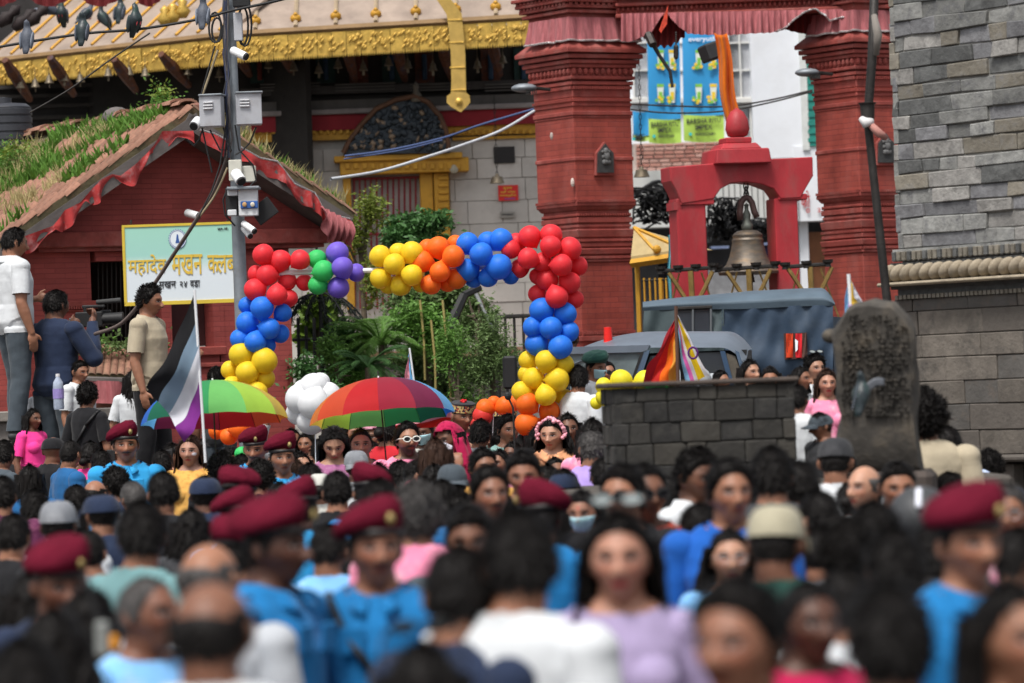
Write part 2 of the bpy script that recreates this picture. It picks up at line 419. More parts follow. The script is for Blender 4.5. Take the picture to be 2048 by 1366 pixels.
# ridge tiles with a break in the ridge
for k in range(22):
    p = A + back.normalized()*(.1+k*.235) + Vector((0,0,.03+.02*math.sin(k*2.1)))
    if 9 < k < 12: continue
    Mx = Matrix.Translation(p) @ Matrix.Rotation(math.atan2(back.y, back.x)+R(random.uniform(-6,6)), 4, 'Z') @ Matrix.Diagonal((1.05,1.5,1.5,1))
    link('ridge_tile', TM, (), house, Mx)
mb = MB(); mb.sphere(A+back.normalized()*1.95+Vector((0,0,.03)), (.16,.2,.12), 12, 8); mb.build('ridge_cap', BARGE, house, smooth=True)
mb = MB(); mb.box(A+Vector((.02,.2,-.02)), (.16,.3,.13), Matrix.Rotation(R(28),3,'Z')); mb.build('ridge_brick', mat('old brick', (.22,.10,.075), .9, .3, 9), house, bevel=.02)
# cloth valance along the verges
def path(pl, pts, off): return [pl.at(x, y, off) for x, y in pts]
pts = path(sh, [(34,478),(105,452),(130,420),(160,405),(200,360),(225,348),(240,352),(275,325),(310,288),(325,262),(345,262),(385,262)], OV+.03)
dr = lambda t: .08 + .07*abs(math.sin(t*17)) + .05*math.sin(t*31)
mb = MB(); mb.grid(frill(pts, dr, 0, .05, 12, sh.n), 120, 5); mb.build('cloth_valance', VAL_RED, house, smooth=True)
pts = path(sh, [(400,262),(430,270),(470,290),(520,318),(555,325),(590,370),(630,388),(652,430),(700,440)], OV+.03)
mb = MB(); mb.grid(frill(pts, lambda t: .10+.07*abs(math.sin(t*11))+.12*max(0,t-.8)*5, 0, .05, 14, sh.n, 5), 100, 5); mb.build('cloth_valance', VAL_RED, house, smooth=True)
# tinsel edging
mb = MB(); mb.tube([p+Vector((0,0,.012)) for p in pts], .009, 5); mb.build('tinsel', SILVER, house)
# draped faded cloth bundled at the right eave
mb = MB()
def drape(t, v):
    p = sh.at(640+62*t, 400+32*t, OV+.08); w = .04*math.sin(t*34+v*3); sag = math.sin(PI*min(1,t*1.02))
    return p + sh.n*(.10*math.sin(PI*v)+w) + Vector((0,0,-.06-v*(.18+.14*sag)-.05*v*math.sin(t*8)))
mb.grid(drape, 70, 12); mb.build('draped_cloth', VAL_PINK, house, smooth=True)

# grass on the roof
def tufts(name, base, M_list, count, hmin, hmax, parent, m, lean=.35, wid=.006, seed=1, clump=9):
    rnd = random.Random(seed); mb = MB()
    for k in range(count):
        p = base(rnd)
        if p is None: continue
        for j in range(clump):
            q = p + Vector((rnd.gauss(0,.035), rnd.gauss(0,.035), 0)); h = rnd.uniform(hmin, hmax)
            d = Vector((rnd.gauss(0,lean), rnd.gauss(0,lean), 1)).normalized(); s = Vector((rnd.uniform(-1,1), rnd.uniform(-.4,.4), 0)).normalized()*wid*rnd.uniform(.7,1.6)
            a = q + d*h*.5; b = q + d*h + Vector((rnd.gauss(0,.2), rnd.gauss(0,.2), 0))*h*.5
            mb.add([q-s, q+s, a+s*1.2, a-s*1.2, b], [(0,1,2,3),(3,2,4)])
    return mb.build(name, m, parent, kind='stuff')
def on_roof(Aa, E, t0, t1, b0, b1, thr=-.1, f=1.6):
    def base(rnd):
        t = rnd.uniform(t0, t1); b = rnd.uniform(b0, b1); p = Aa + (E-Aa)*t + back.normalized()*b
        if noise.noise(p*f) < thr: return None
        return p
    return base
tufts('roof_grass', on_roof(A, E1, .02, .96, .30, 5.8, .0, 1.5), None, 2300, .06, .20, house, GRASS, seed=2, lean=.55, wid=.009)
tufts('seed_grass', on_roof(A, E1, .12, .75, .4, 4.2, .12, 1.1), None, 420, .10, .26, house, DRYGRASS, seed=3, wid=.0035)
tufts('seed_grass', on_roof(A, E2, .10, .99, .15, 3.2, -.2), None, 900, .10, .26, house, DRYGRASS, seed=4, wid=.004)
tufts('roof_grass', on_roof(A, E2, .10, .99, .15, 3.2, -.1), None, 900, .05, .16, house, GRASS, seed=5)

LEAF = mat('fresh green leaf', (.13,.27,.05), .6, .4, 5, 0, trans=.3)
LEAF_DK = mat('dark green leaf', (.06,.15,.04), .55, .4, 5, 0, trans=.2)
LEAF_YG = mat('yellow green leaf', (.19,.24,.04), .6, .35, 5, 0, trans=.35)
LEAF_OL = mat('olive leaf', (.12,.19,.06), .65, .4, 6, 0, trans=.25)
BARK = mat('grey brown bark', (.11,.085,.06), .9, .3, 9, .7, 30)
def leafy(mb, rnd, c, r, n, size, flat=.0, droop=.2, elong=2.0):
    for k in range(n):
        q = Vector((rnd.gauss(0,.52), rnd.gauss(0,.52), rnd.gauss(0,.52)))
        q *= .8+.5*noise.noise(Vector((q.x*3+c[0], q.z*3+c[2], q.y*2)))
        p = Vector(c) + Vector((q.x*r[0], q.y*r[1], q.z*r[2]))
        d = Vector((rnd.gauss(0,1), rnd.gauss(0,1), rnd.gauss(-droop,.6))).normalized()
        s = d.cross(Vector((rnd.gauss(0,1), rnd.gauss(0,1), rnd.gauss(1,.6)))).normalized()
        l = size*rnd.uniform(.6,1.4); w = l/elong
        mb.add([p, p+d*l*.5+s*w*.5, p+d*l, p+d*l*.5-s*w*.5], [(0,1,2,3)])
# tufts of weeds on the ridge and at the left edge of the roof
for c, r, n, nm, mt in (((322,216),(.22,.25,.24),520,'weed',LEAF),((322,190),(.14,.16,.13),140,'weed',LEAF_YG),((20,320),(.35,.3,.22),700,'weed',LEAF),((30,300),(.22,.2,.13),260,'weed',LEAF_YG)):
    rnd = random.Random(c[0]); mb = MB(); p = P(c[0], c[1], 44.2 if c[0] > 100 else 44.6); leafy(mb, rnd, p, r, n, .045)
    mb.build(nm, mt, house, kind='stuff')

# ------------------------------------------------------------ low tiled roof in front of the club house
lo = PL(230, 720, 41.9, 10)
low = thing('lean_to_roof', 'low red tiled lean-to roof with faded pink cloth along its eave', 'roof', M=lo.mat())
a0 = lo.at(170, 690, -.5); a1 = lo.at(296, 702, -.5); b0 = lo.at(163, 748, .3); b1 = lo.at(292, 752, .3)
mb = MB(); mb.add([a0,a1,b1,b0]+[q-Vector((0,0,.05)) for q in (a0,a1,b1,b0)], [(0,1,2,3),(7,6,5,4),(0,4,5,1),(1,5,6,2),(2,6,7,3),(3,7,4,0)]); mb.build('roof_deck', MOSS, low)
for i in range(7):
    for j in range(9):
        f = (i+.1)/7.2; g = (j+.5)/9
        p = a0.lerp(a1, g).lerp(b0.lerp(b1, g), f) + Vector((0,0,.02)); d = (b0-a0).normalized(); yv = (a1-a0).normalized(); nr = yv.cross(d); nr = nr if nr.z > 0 else -nr
        yy = nr.cross(d)
        Mx = Matrix.Translation(p) @ Matrix(((d.x,yy.x,nr.x),(d.y,yy.y,nr.y),(d.z,yy.z,nr.z))).to_4x4() @ Matrix.Diagonal((.62,.45,.5,1)) @ Matrix.Rotation(R(6+random.uniform(-3,3)),4,'Y')
        link('roof_tile', TM, (), low, Mx)
mb = MB(); mb.tube([b0+Vector((0,0,-.05)), b1+Vector((0,0,-.05))], .03, 6); mb.build('eave_board', BARGE, low)
mb = MB(); mb.grid(frill([b0+Vector((0,-.02,-.06)), b1+Vector((0,-.02,-.06))], .22, 0, .035, 26, lo.n, 3), 60, 4); mb.build('cloth_valance', VAL_PINK, low, smooth=True)
for x in (176, 284):
    mb = MB(); p = lo.at(x, 760, .2); mb.tube([p, Vector((p.x,p.y,0))], .04, 6); mb.build('post', BARGE, low)
mb = MB(); mb.pbox(lo, U(lo,182,800), U(lo,276,800), 0, Z(lo,220,752), -.5, -.45); mb.build('back_wall', mat('brown plaster', (.16,.062,.04), .9, .2, 3), low)
mb = MB(); leafy(mb, random.Random(3), lo.at(228, 690, -.1), (.55,.25,.10), 500, .05); mb.build('creeper', LEAF_OL, low, kind='stuff')
mb = MB(); leafy(mb, random.Random(4), lo.at(185, 682, 0), (.2,.15,.12), 180, .05); mb.build('creeper', LEAF, low, kind='stuff')

# ------------------------------------------------------------ stepped stone ledge that people stand on
lg = PL(60, 830, 40.3, 12)
led = thing('stone_ledge', 'stepped stone ledge in front of the club house with onlookers standing on it', 'ledge', M=lg.mat())
zt = Z(lg, 60, 821)
mb = MB(); mb.pbox(lg, -2.2, 1.05, 0, zt-.10, -1.6, -.05); mb.build('core', JOINT, led)
mb = MB(); mb.pbox(lg, -2.2, 1.08, zt-.10, zt, -1.6, .06); mb.build('cap_slab', mat('worn grey slab', (.22,.20,.18), .8, .2, 6, .4, 40), led, bevel=.012)
masonry(lg, -2.2, 1.05, zt-.62, zt-.10, .17, .36, led, mat('grey moulded stone', (.17,.155,.145), .85, .2, 9, .4, 30, obj_var=.2), off=(-.02,.01))
mb = MB()
for k in range(30): mb.pbox(lg, -.1+k*.034, -.1+k*.034+.02, zt-.3, zt-.12, 0, .025)
mb.build('dentil_row', STONE_BR, led)
mb = MB(); mb.pbox(lg, -2.4, 1.6, 0, .92, -.2, .9); mb.build('lower_step', STONE_BR, led, bevel=.02)
# ------------------------------------------------------------ temple behind
tp = PL(900, 300, 58.0, 3)
temple = thing('temple', 'pagoda temple with gilded eave fringe, dark carved timber and pale stone wall', 'temple', M=tp.mat())
# pale stone wall: separate facing slabs
mb = MB(); mb.pbox(tp, U(tp,560,400)-3, U(tp,1120,400), 0, Z(tp,900,225), -.6, -.05); mb.build('wall_core', mat('pale joint', (.42,.40,.37), .9, .1), temple)
masonry(tp, U(tp,900,400), U(tp,1118,400), 1.4, Z(tp,1000,272), .30, .52, temple, MARBLE, off=(-.012,.012), gap=.006, name='facing_slab', bevel=.004, thick=.05)
masonry(tp, U(tp,560,400), U(tp,690,400), 2.2, Z(tp,600,300), .30, .52, temple, MARBLE, off=(-.012,.012), gap=.006, name='facing_slab', bevel=.004, thick=.05)
def tpart(name, x0, x1, y0, y1, o0, o1, m, par=None, **k):
    mb = MB(); ym = (y0+y1)/2; xm = (x0+x1)/2
    mb.pbox(tp, U(tp,x0,ym,o1), U(tp,x1,ym,o1), Z(tp,xm,y1,o1), Z(tp,xm,y0,o1), o0, o1); return mb.build(name, m, par or temple, **k)
tpart('plinth_wall', 700, 1010, 715, 830, .2, .9, mat('old plinth stone', (.07,.06,.052), .9, .3, 5, .6, 20, brick=(.3,.12,(.03,.03,.03),.012)))
tpart('plinth_ledge', 640, 1060, 700, 716, .1, .95, mat('brick paving edge', (.22,.12,.08), .9, .3, 6))
# red band, ochre frieze, ledge above
tpart('red_band', 500, 1080, 224, 256, -.1, .14, mat('deep red cloth band', (.25,.012,.02), .75, .12, 4))
tpart('stone_string', 500, 1080, 214, 224, -.1, .22, mat('pale dusty ledge', (.26,.23,.22), .85, .2, 5), bevel=.01)
tpart('timber_sill', 500, 1080, 196, 214, -.1, .16, mat('dusty grey timber', (.085,.078,.072), .85, .2, 5))
tpart('timber_sill', 480, 1080, 168, 184, -.1, .10, mat('dusty dark timber', (.05,.045,.042), .85, .2, 5))
tpart('ochre_frieze', 470, 1080, 256, 276, -.1, .08, GOLD_FLAT)
for i in range(44):
    x = 476+i*13.5
    mb = MB(); mb.pbox(tp, U(tp,x,266), U(tp,x+7,266), Z(tp,x,269), Z(tp,x,260), .08, .13); mb.build('frieze_block', GOLD_FLAT, temple, bevel=.006)
mb = MB()
# dark upper wall with carved panels
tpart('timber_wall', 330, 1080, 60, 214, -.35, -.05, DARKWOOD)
rnd = random.Random(5)
for i in range(9):
    x = 500+i*66
    tpart('carved_panel', x, x+38, 96, 166, -.05, .0, PAINTWOOD if i % 2 else mat('green painted panel', (.012,.035,.03), .7, .4, 9, .4, 30))
    tpart('carved_figure', x+14, x+24, 108, 160, .0, .05, mat('faded blue carving', (.02,.045,.085), .7, .4, 12) if i % 3 else mat('faded red carving', (.12,.02,.012), .7, .4, 12), bevel=.015)
for i in range(4):
    for k in range(3): tpart('moulding', 520+i*150, 640+i*150, 178-k*6, 181-k*6, .1, .13+.01*k, mat('dusty grey timber', (.085,.078,.072), .85))
# roof : eave line in front of the wall, roof plane rising behind it
EO = 1.55
def eave(x, y, off=EO): return tp.at(x, y, off)
c0 = eave(458, 66); c1 = eave(1100, 28)                    # front eave
ls = PL(458, 66, c0.y, -42); c2 = ls.at(-40, 122)           # left eave runs back
up = Vector((0, .82, .57))*2.4
mb = MB(); t = Vector((0,0,-.05))
mb.add([c0, c1, c1+up, c0+up, c0+t, c1+t, c1+up+t, c0+up+t], [(0,1,2,3),(7,6,5,4),(0,4,5,1),(1,5,6,2),(2,6,7,3),(3,7,4,0)]); mb.build('roof_slope', ROOFPLANK, temple)
lup = (-ls.n*.82 + Vector((0,0,.57)))*2.4
mb = MB(); mb.add([c2, c0, c0+lup, c2+lup, c2+t, c0+t, c0+lup+t, c2+lup+t], [(0,1,2,3),(7,6,5,4),(0,4,5,1),(1,5,6,2),(2,6,7,3),(3,7,4,0)]); mb.build('roof_slope', ROOFPLANK, temple)
# soffit
mb = MB(); s0 = tp.at(458, 66, -.1); s1 = tp.at(1100, 28, -.1)
mb.add([c0+t*1.5, c1+t*1.5, s1+Vector((0,0,.5)), s0+Vector((0,0,.5))], [(0,1,2,3)]); mb.add([c0+t*1.5, c2+t*1.5, c2-ls.n*1.5+Vector((0,0,.4)), s0+Vector((0,0,.5))], [(0,1,2,3)])
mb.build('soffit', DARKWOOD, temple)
mb = MB(); q0 = c2 - ls.n*1.5; q1 = c0 - ls.n*1.5; H = Vector((0,0,2.6)); mb.add([q0+Vector((0,0,.5)), q1+Vector((0,0,.5)), q1-H, q0-H], [(0,1,2,3)]); mb.build('timber_wall', DARKWOOD, temple, solid=.1)
tpart('timber_wall', -260, 520, -40, 420, -2.6, -2.5, mat('eave shade wall', (.028,.026,.026), .85, .3, 4))  # wall closing the gap at left, eave shade put into its dark colour
for i in range(5): tpart('timber_sill', -200, 470, 150+i*16+i*i, 157+i*16+i*i, -2.5, -2.42, mat('dusty dark timber', (.05,.045,.042), .85, .2, 5))
# ribs on the roof, ends capped with little heads
for i in range(8):
    p = c0.lerp(c1, (i+.65)/8.0)
    mb = MB(); mb.tube([p+up*.02+Vector((0,-.01,.01)), p+up+Vector((0,-.01,.01))], .03, 6); mb.build('roof_rib', mat('dull roof rib', (.34,.26,.17), .7, .2, 6), temple)
    mb = MB(); q = p+up*.10+Vector((0,-.03,.02)); mb.sphere(q, (.075,.06,.06), 10, 7); mb.sphere(q+Vector((0,-.03,.05)), .03, 8, 6); mb.build('rib_ornament', GOLD_FLAT, temple, smooth=True)
for i in range(12):
    p = c2.lerp(c0, (i+.4)/12)
    mb = MB(); mb.tube([p+lup*.03+Vector((0,0,.02)), p+lup*.9+Vector((0,0,.02))], .022, 5); mb.build('roof_rib', GOLD_FLAT, temple)
# eave board and gilded fringe panels, each a strip with a toothed lower edge
def fringe(pA, pB, n, dropf, nrm, up_h=.10):
    for i in range(n):
        a = pA.lerp(pB, i/n); b = pA.lerp(pB, (i+1)/n-.0015); mb = MB(); d = dropf((i+.5)/n)
        teeth = 6; vs = []
        for side in (0, 1):
            o = nrm*(.012*(i % 2) + (.02 if side == 0 else 0))
            vs += [a+o, b+o]
            row = []
            for k in range(teeth*2+1):
                q = a.lerp(b, k/(teeth*2)); row.append(q + o + Vector((0,0,-d + (0 if k % 2 else .045))))
            vs += row
        m_ = teeth*2+3; f0 = [0]+list(range(2, m_))+[1]
        mb.add(vs, [f0, [m_+k for k in reversed(f0)]]+[(k, k+1, m_+k+1, m_+k) for k in range(2, m_-1)])
        mb.build('fringe_panel', GOLD, temple)
up1 = Vector((0,0,-.07))
fringe(c0+up1, c1+up1, 22, lambda t: .34, tp.n)
fringe(c2+up1, c0+up1, 18, lambda t: .30+.06*t, ls.n)
mb = MB(); mb.tube([c2+Vector((0,0,-.03)), c0+Vector((0,0,-.03)), c1+Vector((0,0,-.03))], .055, 4); mb.build('eave_board', mat('brown timber edge', (.20,.12,.05), .7, .2, 5), temple)
# raised flecks embossed on the fringe
mb = MB(); rnd = random.Random(9)
for i in range(420):
    f = rnd.random(); L = rnd.random() < .45
    a = c2.lerp(c0, f) if L else c0.lerp(c1, f); nn = ls.n if L else tp.n
    q = a + nn*.045 + Vector((0,0,-.12-.2*rnd.random())); mb.sphere(q, (.014,.008,.04), 5, 4, Matrix.Rotation(R(35), 3, 'Y'))
mb.build('embossing', GOLD, temple, kind='stuff', smooth=True)
# hanging gilded banner
bx = tp.at(916, 0, EO+.12); 
def ban(pts, w):
    mb = MB(); n = len(pts); vs = []
    for (x, y), ww in zip(pts, w):
        p = tp.at(x, y, EO+.10); vs += [p-tp.u*ww, p+tp.u*ww]
    mb.add(vs, [(2*i, 2*i+1, 2*i+3, 2*i+2) for i in range(n-1)]); return mb
mb = ban([(884,-6),(908,28),(912,60),(916,110),(917,160),(917,186),(916,192),(917,205),(918,214),(921,224)], [.09,.10,.095,.095,.095,.10,.15,.155,.10,.01])
banner = mb.build('gilded_banner', mat('dull gilt sheet', (.50,.33,.085), .55, .15, 9, .4, 50, metal=.3), temple, solid=.03)
for yy in (40, 85, 135, 180):
    mb = MB(); a = tp.at(908+yy*.05, yy, EO+.13); mb.box(a, (.2,.02,.02)); mb.build('band', GOLD, banner, bevel=.004)
mb = MB(); a = tp.at(918, 203, EO+.14); mb.lathe([(0,.0),(.05,.012),(.02,.03),(0,.035)], Matrix.Translation(a) @ Matrix.Rotation(PI/2,4,'X'), 8); mb.build('boss', GOLD, banner)
# slanting struts under the eaves
STRUT = mat('faded painted strut', (.10,.034,.014), .75, .45, 14, .4, 40, dirt=(.03,.05,.09), dirt_amt=.85, dirt_s=9)
for x0, y0, x1, y1 in ((10,120,60,200),(100,115,148,190),(228,118,272,182),(322,108,378,172),(470,98,500,150),(560,92,590,150),(690,80,710,160),(790,80,810,160),(880,80,905,160),(980,70,1000,150)):
    a = tp.at(x0, y0, 1.2); b = tp.at(x1, y1, .15) if x0 > 440 else tp.at(x1, y1, .5)
    mb = MB(); mb.tube([a, a.lerp(b,.35)+Vector((0,-.03,0)), a.lerp(b,.7)+Vector((0,-.02,0)), b], [.05,.085,.07,.045], 6); mb.build('roof_strut', STRUT, temple)
# little bells under the eave
BRASS = mat('tarnished brass', (.17,.14,.10), .55, .3, 20, .3, 60, metal=.7)
bell_me = None
def bell_mesh(s=1.0):
    mb = MB(); mb.lathe([(0,0),(.012,0),(.012,-.03),(.03,-.04),(.04,-.07),(.048,-.11),(.065,-.14),(.06,-.145),(.0,-.10)], None, 10); mb.tube([(0,0,.12),(0,0,0)], .004, 4); mb.box((0,0,-.18),(.035,.006,.06)); mb.tube([(0,0,-.1),(0,0,-.16)], .004, 4)
    me = mb.mesh('wind_bell', smooth=40); me.materials.append(BRASS); return me
BM = bell_mesh()
bn = 0
for x, y in [(40,152),(70,150),(98,142),(128,138),(160,140),(216,128),(258,126),(290,128),(376,125),(438,130)] + [(536+i*46.5+(i%3)*4, 112+((i*7)%5)*3-i*1.0) for i in range(12)]:
    p = tp.at(x, y+4, .9); Mx = Matrix.Translation(p) @ Matrix.Rotation(random.uniform(0,3),4,'Z') @ Matrix.Diagonal((.95,.95,.95,1))
    link('wind_bell', BM, (), temple, Mx)
# ochre door case
tpart('door_lintel', 680, 938, 318, 346, -.1, .30, GOLD_FLAT, bevel=.01)
tpart('door_lintel', 668, 925, 308, 320, -.1, .36, GOLD_FLAT, bevel=.01)
tpart('frieze_band', 905, 1080, 272, 278, -.1, .06, GOLD_FLAT)
for x0, x1 in ((844,870),(872,902),(690,706)):
    tpart('door_jamb', x0, x1, 346, 620, -.1, .12+.04*(x0>860), GOLD_FLAT, bevel=.008)
for k in range(18): tpart('carved_bead', 876, 898, 352+k*14, 360+k*14, .16, .19, GOLD_FLAT, bevel=.01)
for k in range(14): tpart('carved_bead', 690+k*17, 700+k*17, 326, 338, .30, .33, GOLD_FLAT, bevel=.008)
tpart('door_void', 700, 846, 350, 620, -.7, -.6, mat('dim doorway', (.012,.008,.010), .9))
tpart('red_door_leaf', 770, 846, 352, 420, -.5, -.4, mat('dark crimson', (.05,.006,.012), .8))
for k in range(13):
    x = 708+k*11.2; mb = MB(); mb.tube([tp.at(x,356,.04), tp.at(x+2,618,.04)], .014, 6); mb.build('grille_bar', mat('crimson iron bar', (.20,.008,.014), .5, .1), temple)
for y in (358, 470, 560):
    mb = MB(); mb.tube([tp.at(704,y,.04), tp.at(846,y-4,.04)], .016, 6); mb.build('grille_rail', MATS['crimson iron bar'], temple)
# carved tympanum
tym = [(686,306),(700,280),(720,252),(752,218),(790,200),(828,192),(856,204),(880,232),(892,262),(898,300)]
mb = MB(); mb.prism(tp, uzs([(688,308)]+tym[1:]+[(900,306)], tp, .4), .10, .42); ty = mb.build('tympanum', mat('blackened repousse', (.035,.045,.055), .5, .4, 12, .8, 30, metal=.3), temple)
mb = MB(); mb.tube([tp.at(x,y,.45) for x, y in tym], .035, 6); mb.build('tympanum_rim', mat('burnt orange rim', (.10,.045,.022), .7, .3, 8), ty)
rnd = random.Random(12); mb = MB()
for k in range(230):
    f = rnd.random(); x = 700+f*190; top = np.interp(x, [p[0] for p in tym], [p[1] for p in tym])+12
    y = rnd.uniform(top, 298); mb.sphere(tp.at(x,y,.44), (.03*rnd.uniform(.6,1.8),.03,.035*rnd.uniform(.6,1.8)), 6, 5, Matrix.Rotation(rnd.uniform(0,3),3,'Y')); mb.mi = 1 if rnd.random() < .16 else 0
mb.build('relief_carving', [mat('blackened repousse', (.05,.065,.08)), mat('worn highlight metal', (.22,.16,.11), .5, .3, 20, metal=.3)], ty, kind='stuff', smooth=True)
mb = MB(); p = tp.at(832,186,.4); mb.lathe([(.09,-.12),(.07,-.02),(.03,.03),(.045,.08),(.0,.17)], Matrix.Translation(p), 8); mb.build('finial', mat('grey bronze', (.16,.14,.11), .6, .3, 10, metal=.3), ty, smooth=True)
mb = MB(); mb.lathe([(0,-.02),(.055,-.015),(.06,0),(.03,.02),(0,.025)], Matrix.Translation(tp.at(908,338,.32)) @ Matrix.Rotation(PI/2,4,'X'), 14); mb.build('disc_ornament', mat('pale metal disc', (.36,.33,.25), .5), temple)
# things hung and fixed on the wall (dark plaque, red notice, small plate)
def plate(name, label, cat, x0, x1, y0, y1, m, pl=tp, off=.03, texts=(), th=.02):
    mb = MB(); mb.pbox(pl, U(pl,x0,y0,off), U(pl,x1,y0,off), Z(pl,x0,y1,off), Z(pl,x0,y0,off), off-th, off)
    ux = pl.w((U(pl,x0,y0,off)+U(pl,x1,y0,off))/2, Z(pl,x0,y1,off), off)
    o = mb.build(name, m, M=Matrix.Translation(ux) @ Matrix.Rotation(pl.th,4,'Z')); tag(o, label, cat)
    for s, x, y, h, w, tm in texts: add_text(s, pl, x, y, h, 'lettering', tm, o, off+.002, w)
    return o
YEL = mat('yellow print', (.75,.50,.05), .6, 0, bump=0); VIO = mat('violet print', (.25,.12,.45), .6, 0, bump=0); INK = mat('black print', (.03,.03,.035), .6, 0, bump=0); BLU = mat('blue print', (.03,.09,.30), .6, 0, bump=0)
REDP = mat('red notice enamel', (.62,.02,.02), .5, .08)
plate('notice', 'small red notice with yellow lettering on the pale stone wall', 'notice', 996, 1036, 371, 402, REDP, texts=[('सूचना',1015,377,6,18,YEL),('यहाँ फोहर',1016,384,6,30,YEL),('नफाल्नुहोला',1016,391,6,34,YEL),('धन्यवाद',1020,398,4,22,VIO)])
plate('plaque', 'black stone plaque set in the pale wall above the red notice', 'plaque', 987, 1029, 294, 327, mat('black stone', (.015,.013,.013), .4, .1))
plate('nameplate', 'tiny grey nameplate on the pale wall under the red notice', 'plate', 1000, 1030, 424, 436, mat('worn grey plate', (.30,.28,.25), .7), texts=[('नमस्कार',1015,430,5,24,INK)])
def wall_bell(x, y, D, s, label, chain_y):
    p = P(x, y, D); o = thing('hanging_bell', label, 'bell', p, group='bells hung on chains')
    me = MB(); me.lathe([(0,.03),(.02,.03),(.03,0),(.07,-.01),(.08,-.05),(.10,-.10),(.0,-.08)], Matrix.Translation(p) @ Matrix.Diagonal((s,s,s,1)), 14); me.build('bell_body', BRASS, o, smooth=40)
    top = P(x-6, chain_y, D); n = int((top-p).length/.06)
    mb = MB()
    for k in range(n):
        c = p.lerp(top, (k+.5)/n); Mr = Matrix.Translation(c) @ Matrix.Rotation(PI/2*(k%2),4,'Z'); pts = [Mr @ Vector((.014*math.cos(a), 0, .036*math.sin(a))) for a in [2*PI*j/8 for j in range(9)]]
        mb.tube(pts, .005, 4, False)
    mb.build('chain', IRON, o)
wall_bell(994, 352, 57.2, 1.0, 'small brass bell on a long chain before the pale stone wall', 190)
wall_bell(1283, 338, 52.0, 1.0, 'brass bell on a chain just right of the tall left gate pillar', 100)

# ------------------------------------------------------------ upper roof at the top left corner, pagoda storey
tl = PL(100, 10, 54.0, -20)
up_r = thing('upper_canopy', 'dark red fringed canopy hanging at the top left corner above the pigeons', 'canopy', M=tl.mat())
for k, (xa, xb) in enumerate(((-60,50),(46,150),(150,250),(262,330))):
    a = tl.at(xa,-26,.1); b = tl.at(xb,-30,.1)
    mb = MB(); mb.grid(lambda t, v, a=a, b=b: a.lerp(b,t) + tl.n*.05*math.sin(t*30) + Vector((0,0,-v*(.10+.16*math.sin(PI*t)))), 24, 5); mb.build('cloth_scallop', mat('dark crimson cloth', (.13,.01,.012), .8, .2, 9), up_r, smooth=True)
mb = MB(); a = tl.at(-60,-30,.05); b = tl.at(340,-40,.05); mb.tube([a,b], .04, 6); mb.build('canopy_rail', DARKWOOD, up_r)
# ornate lower roof corner with carved dark brackets
for x, y in ((20,30),(50,38),(75,30)):
    mb = MB(); p = tp.at(x, y, EO+.7); mb.lathe([(.05,-.2),(.10,-.05),(.05,.02),(.08,.1),(.0,.2)], Matrix.Translation(p) @ Matrix.Rotation(R(50),4,'Y'), 8); mb.build('corner_bracket', mat('dark carved corner', (.02,.012,.012), .7), temple, smooth=True)
for x, y in ((346,28),(365,18),(330,34)):
    mb = MB(); p = tp.at(x, y, EO+.4); mb.lathe([(.05,-.12),(.11,-.03),(.05,.05),(.07,.1),(.0,.16)], Matrix.Translation(p), 8); mb.build('corner_ornament', GOLD, temple, smooth=True)
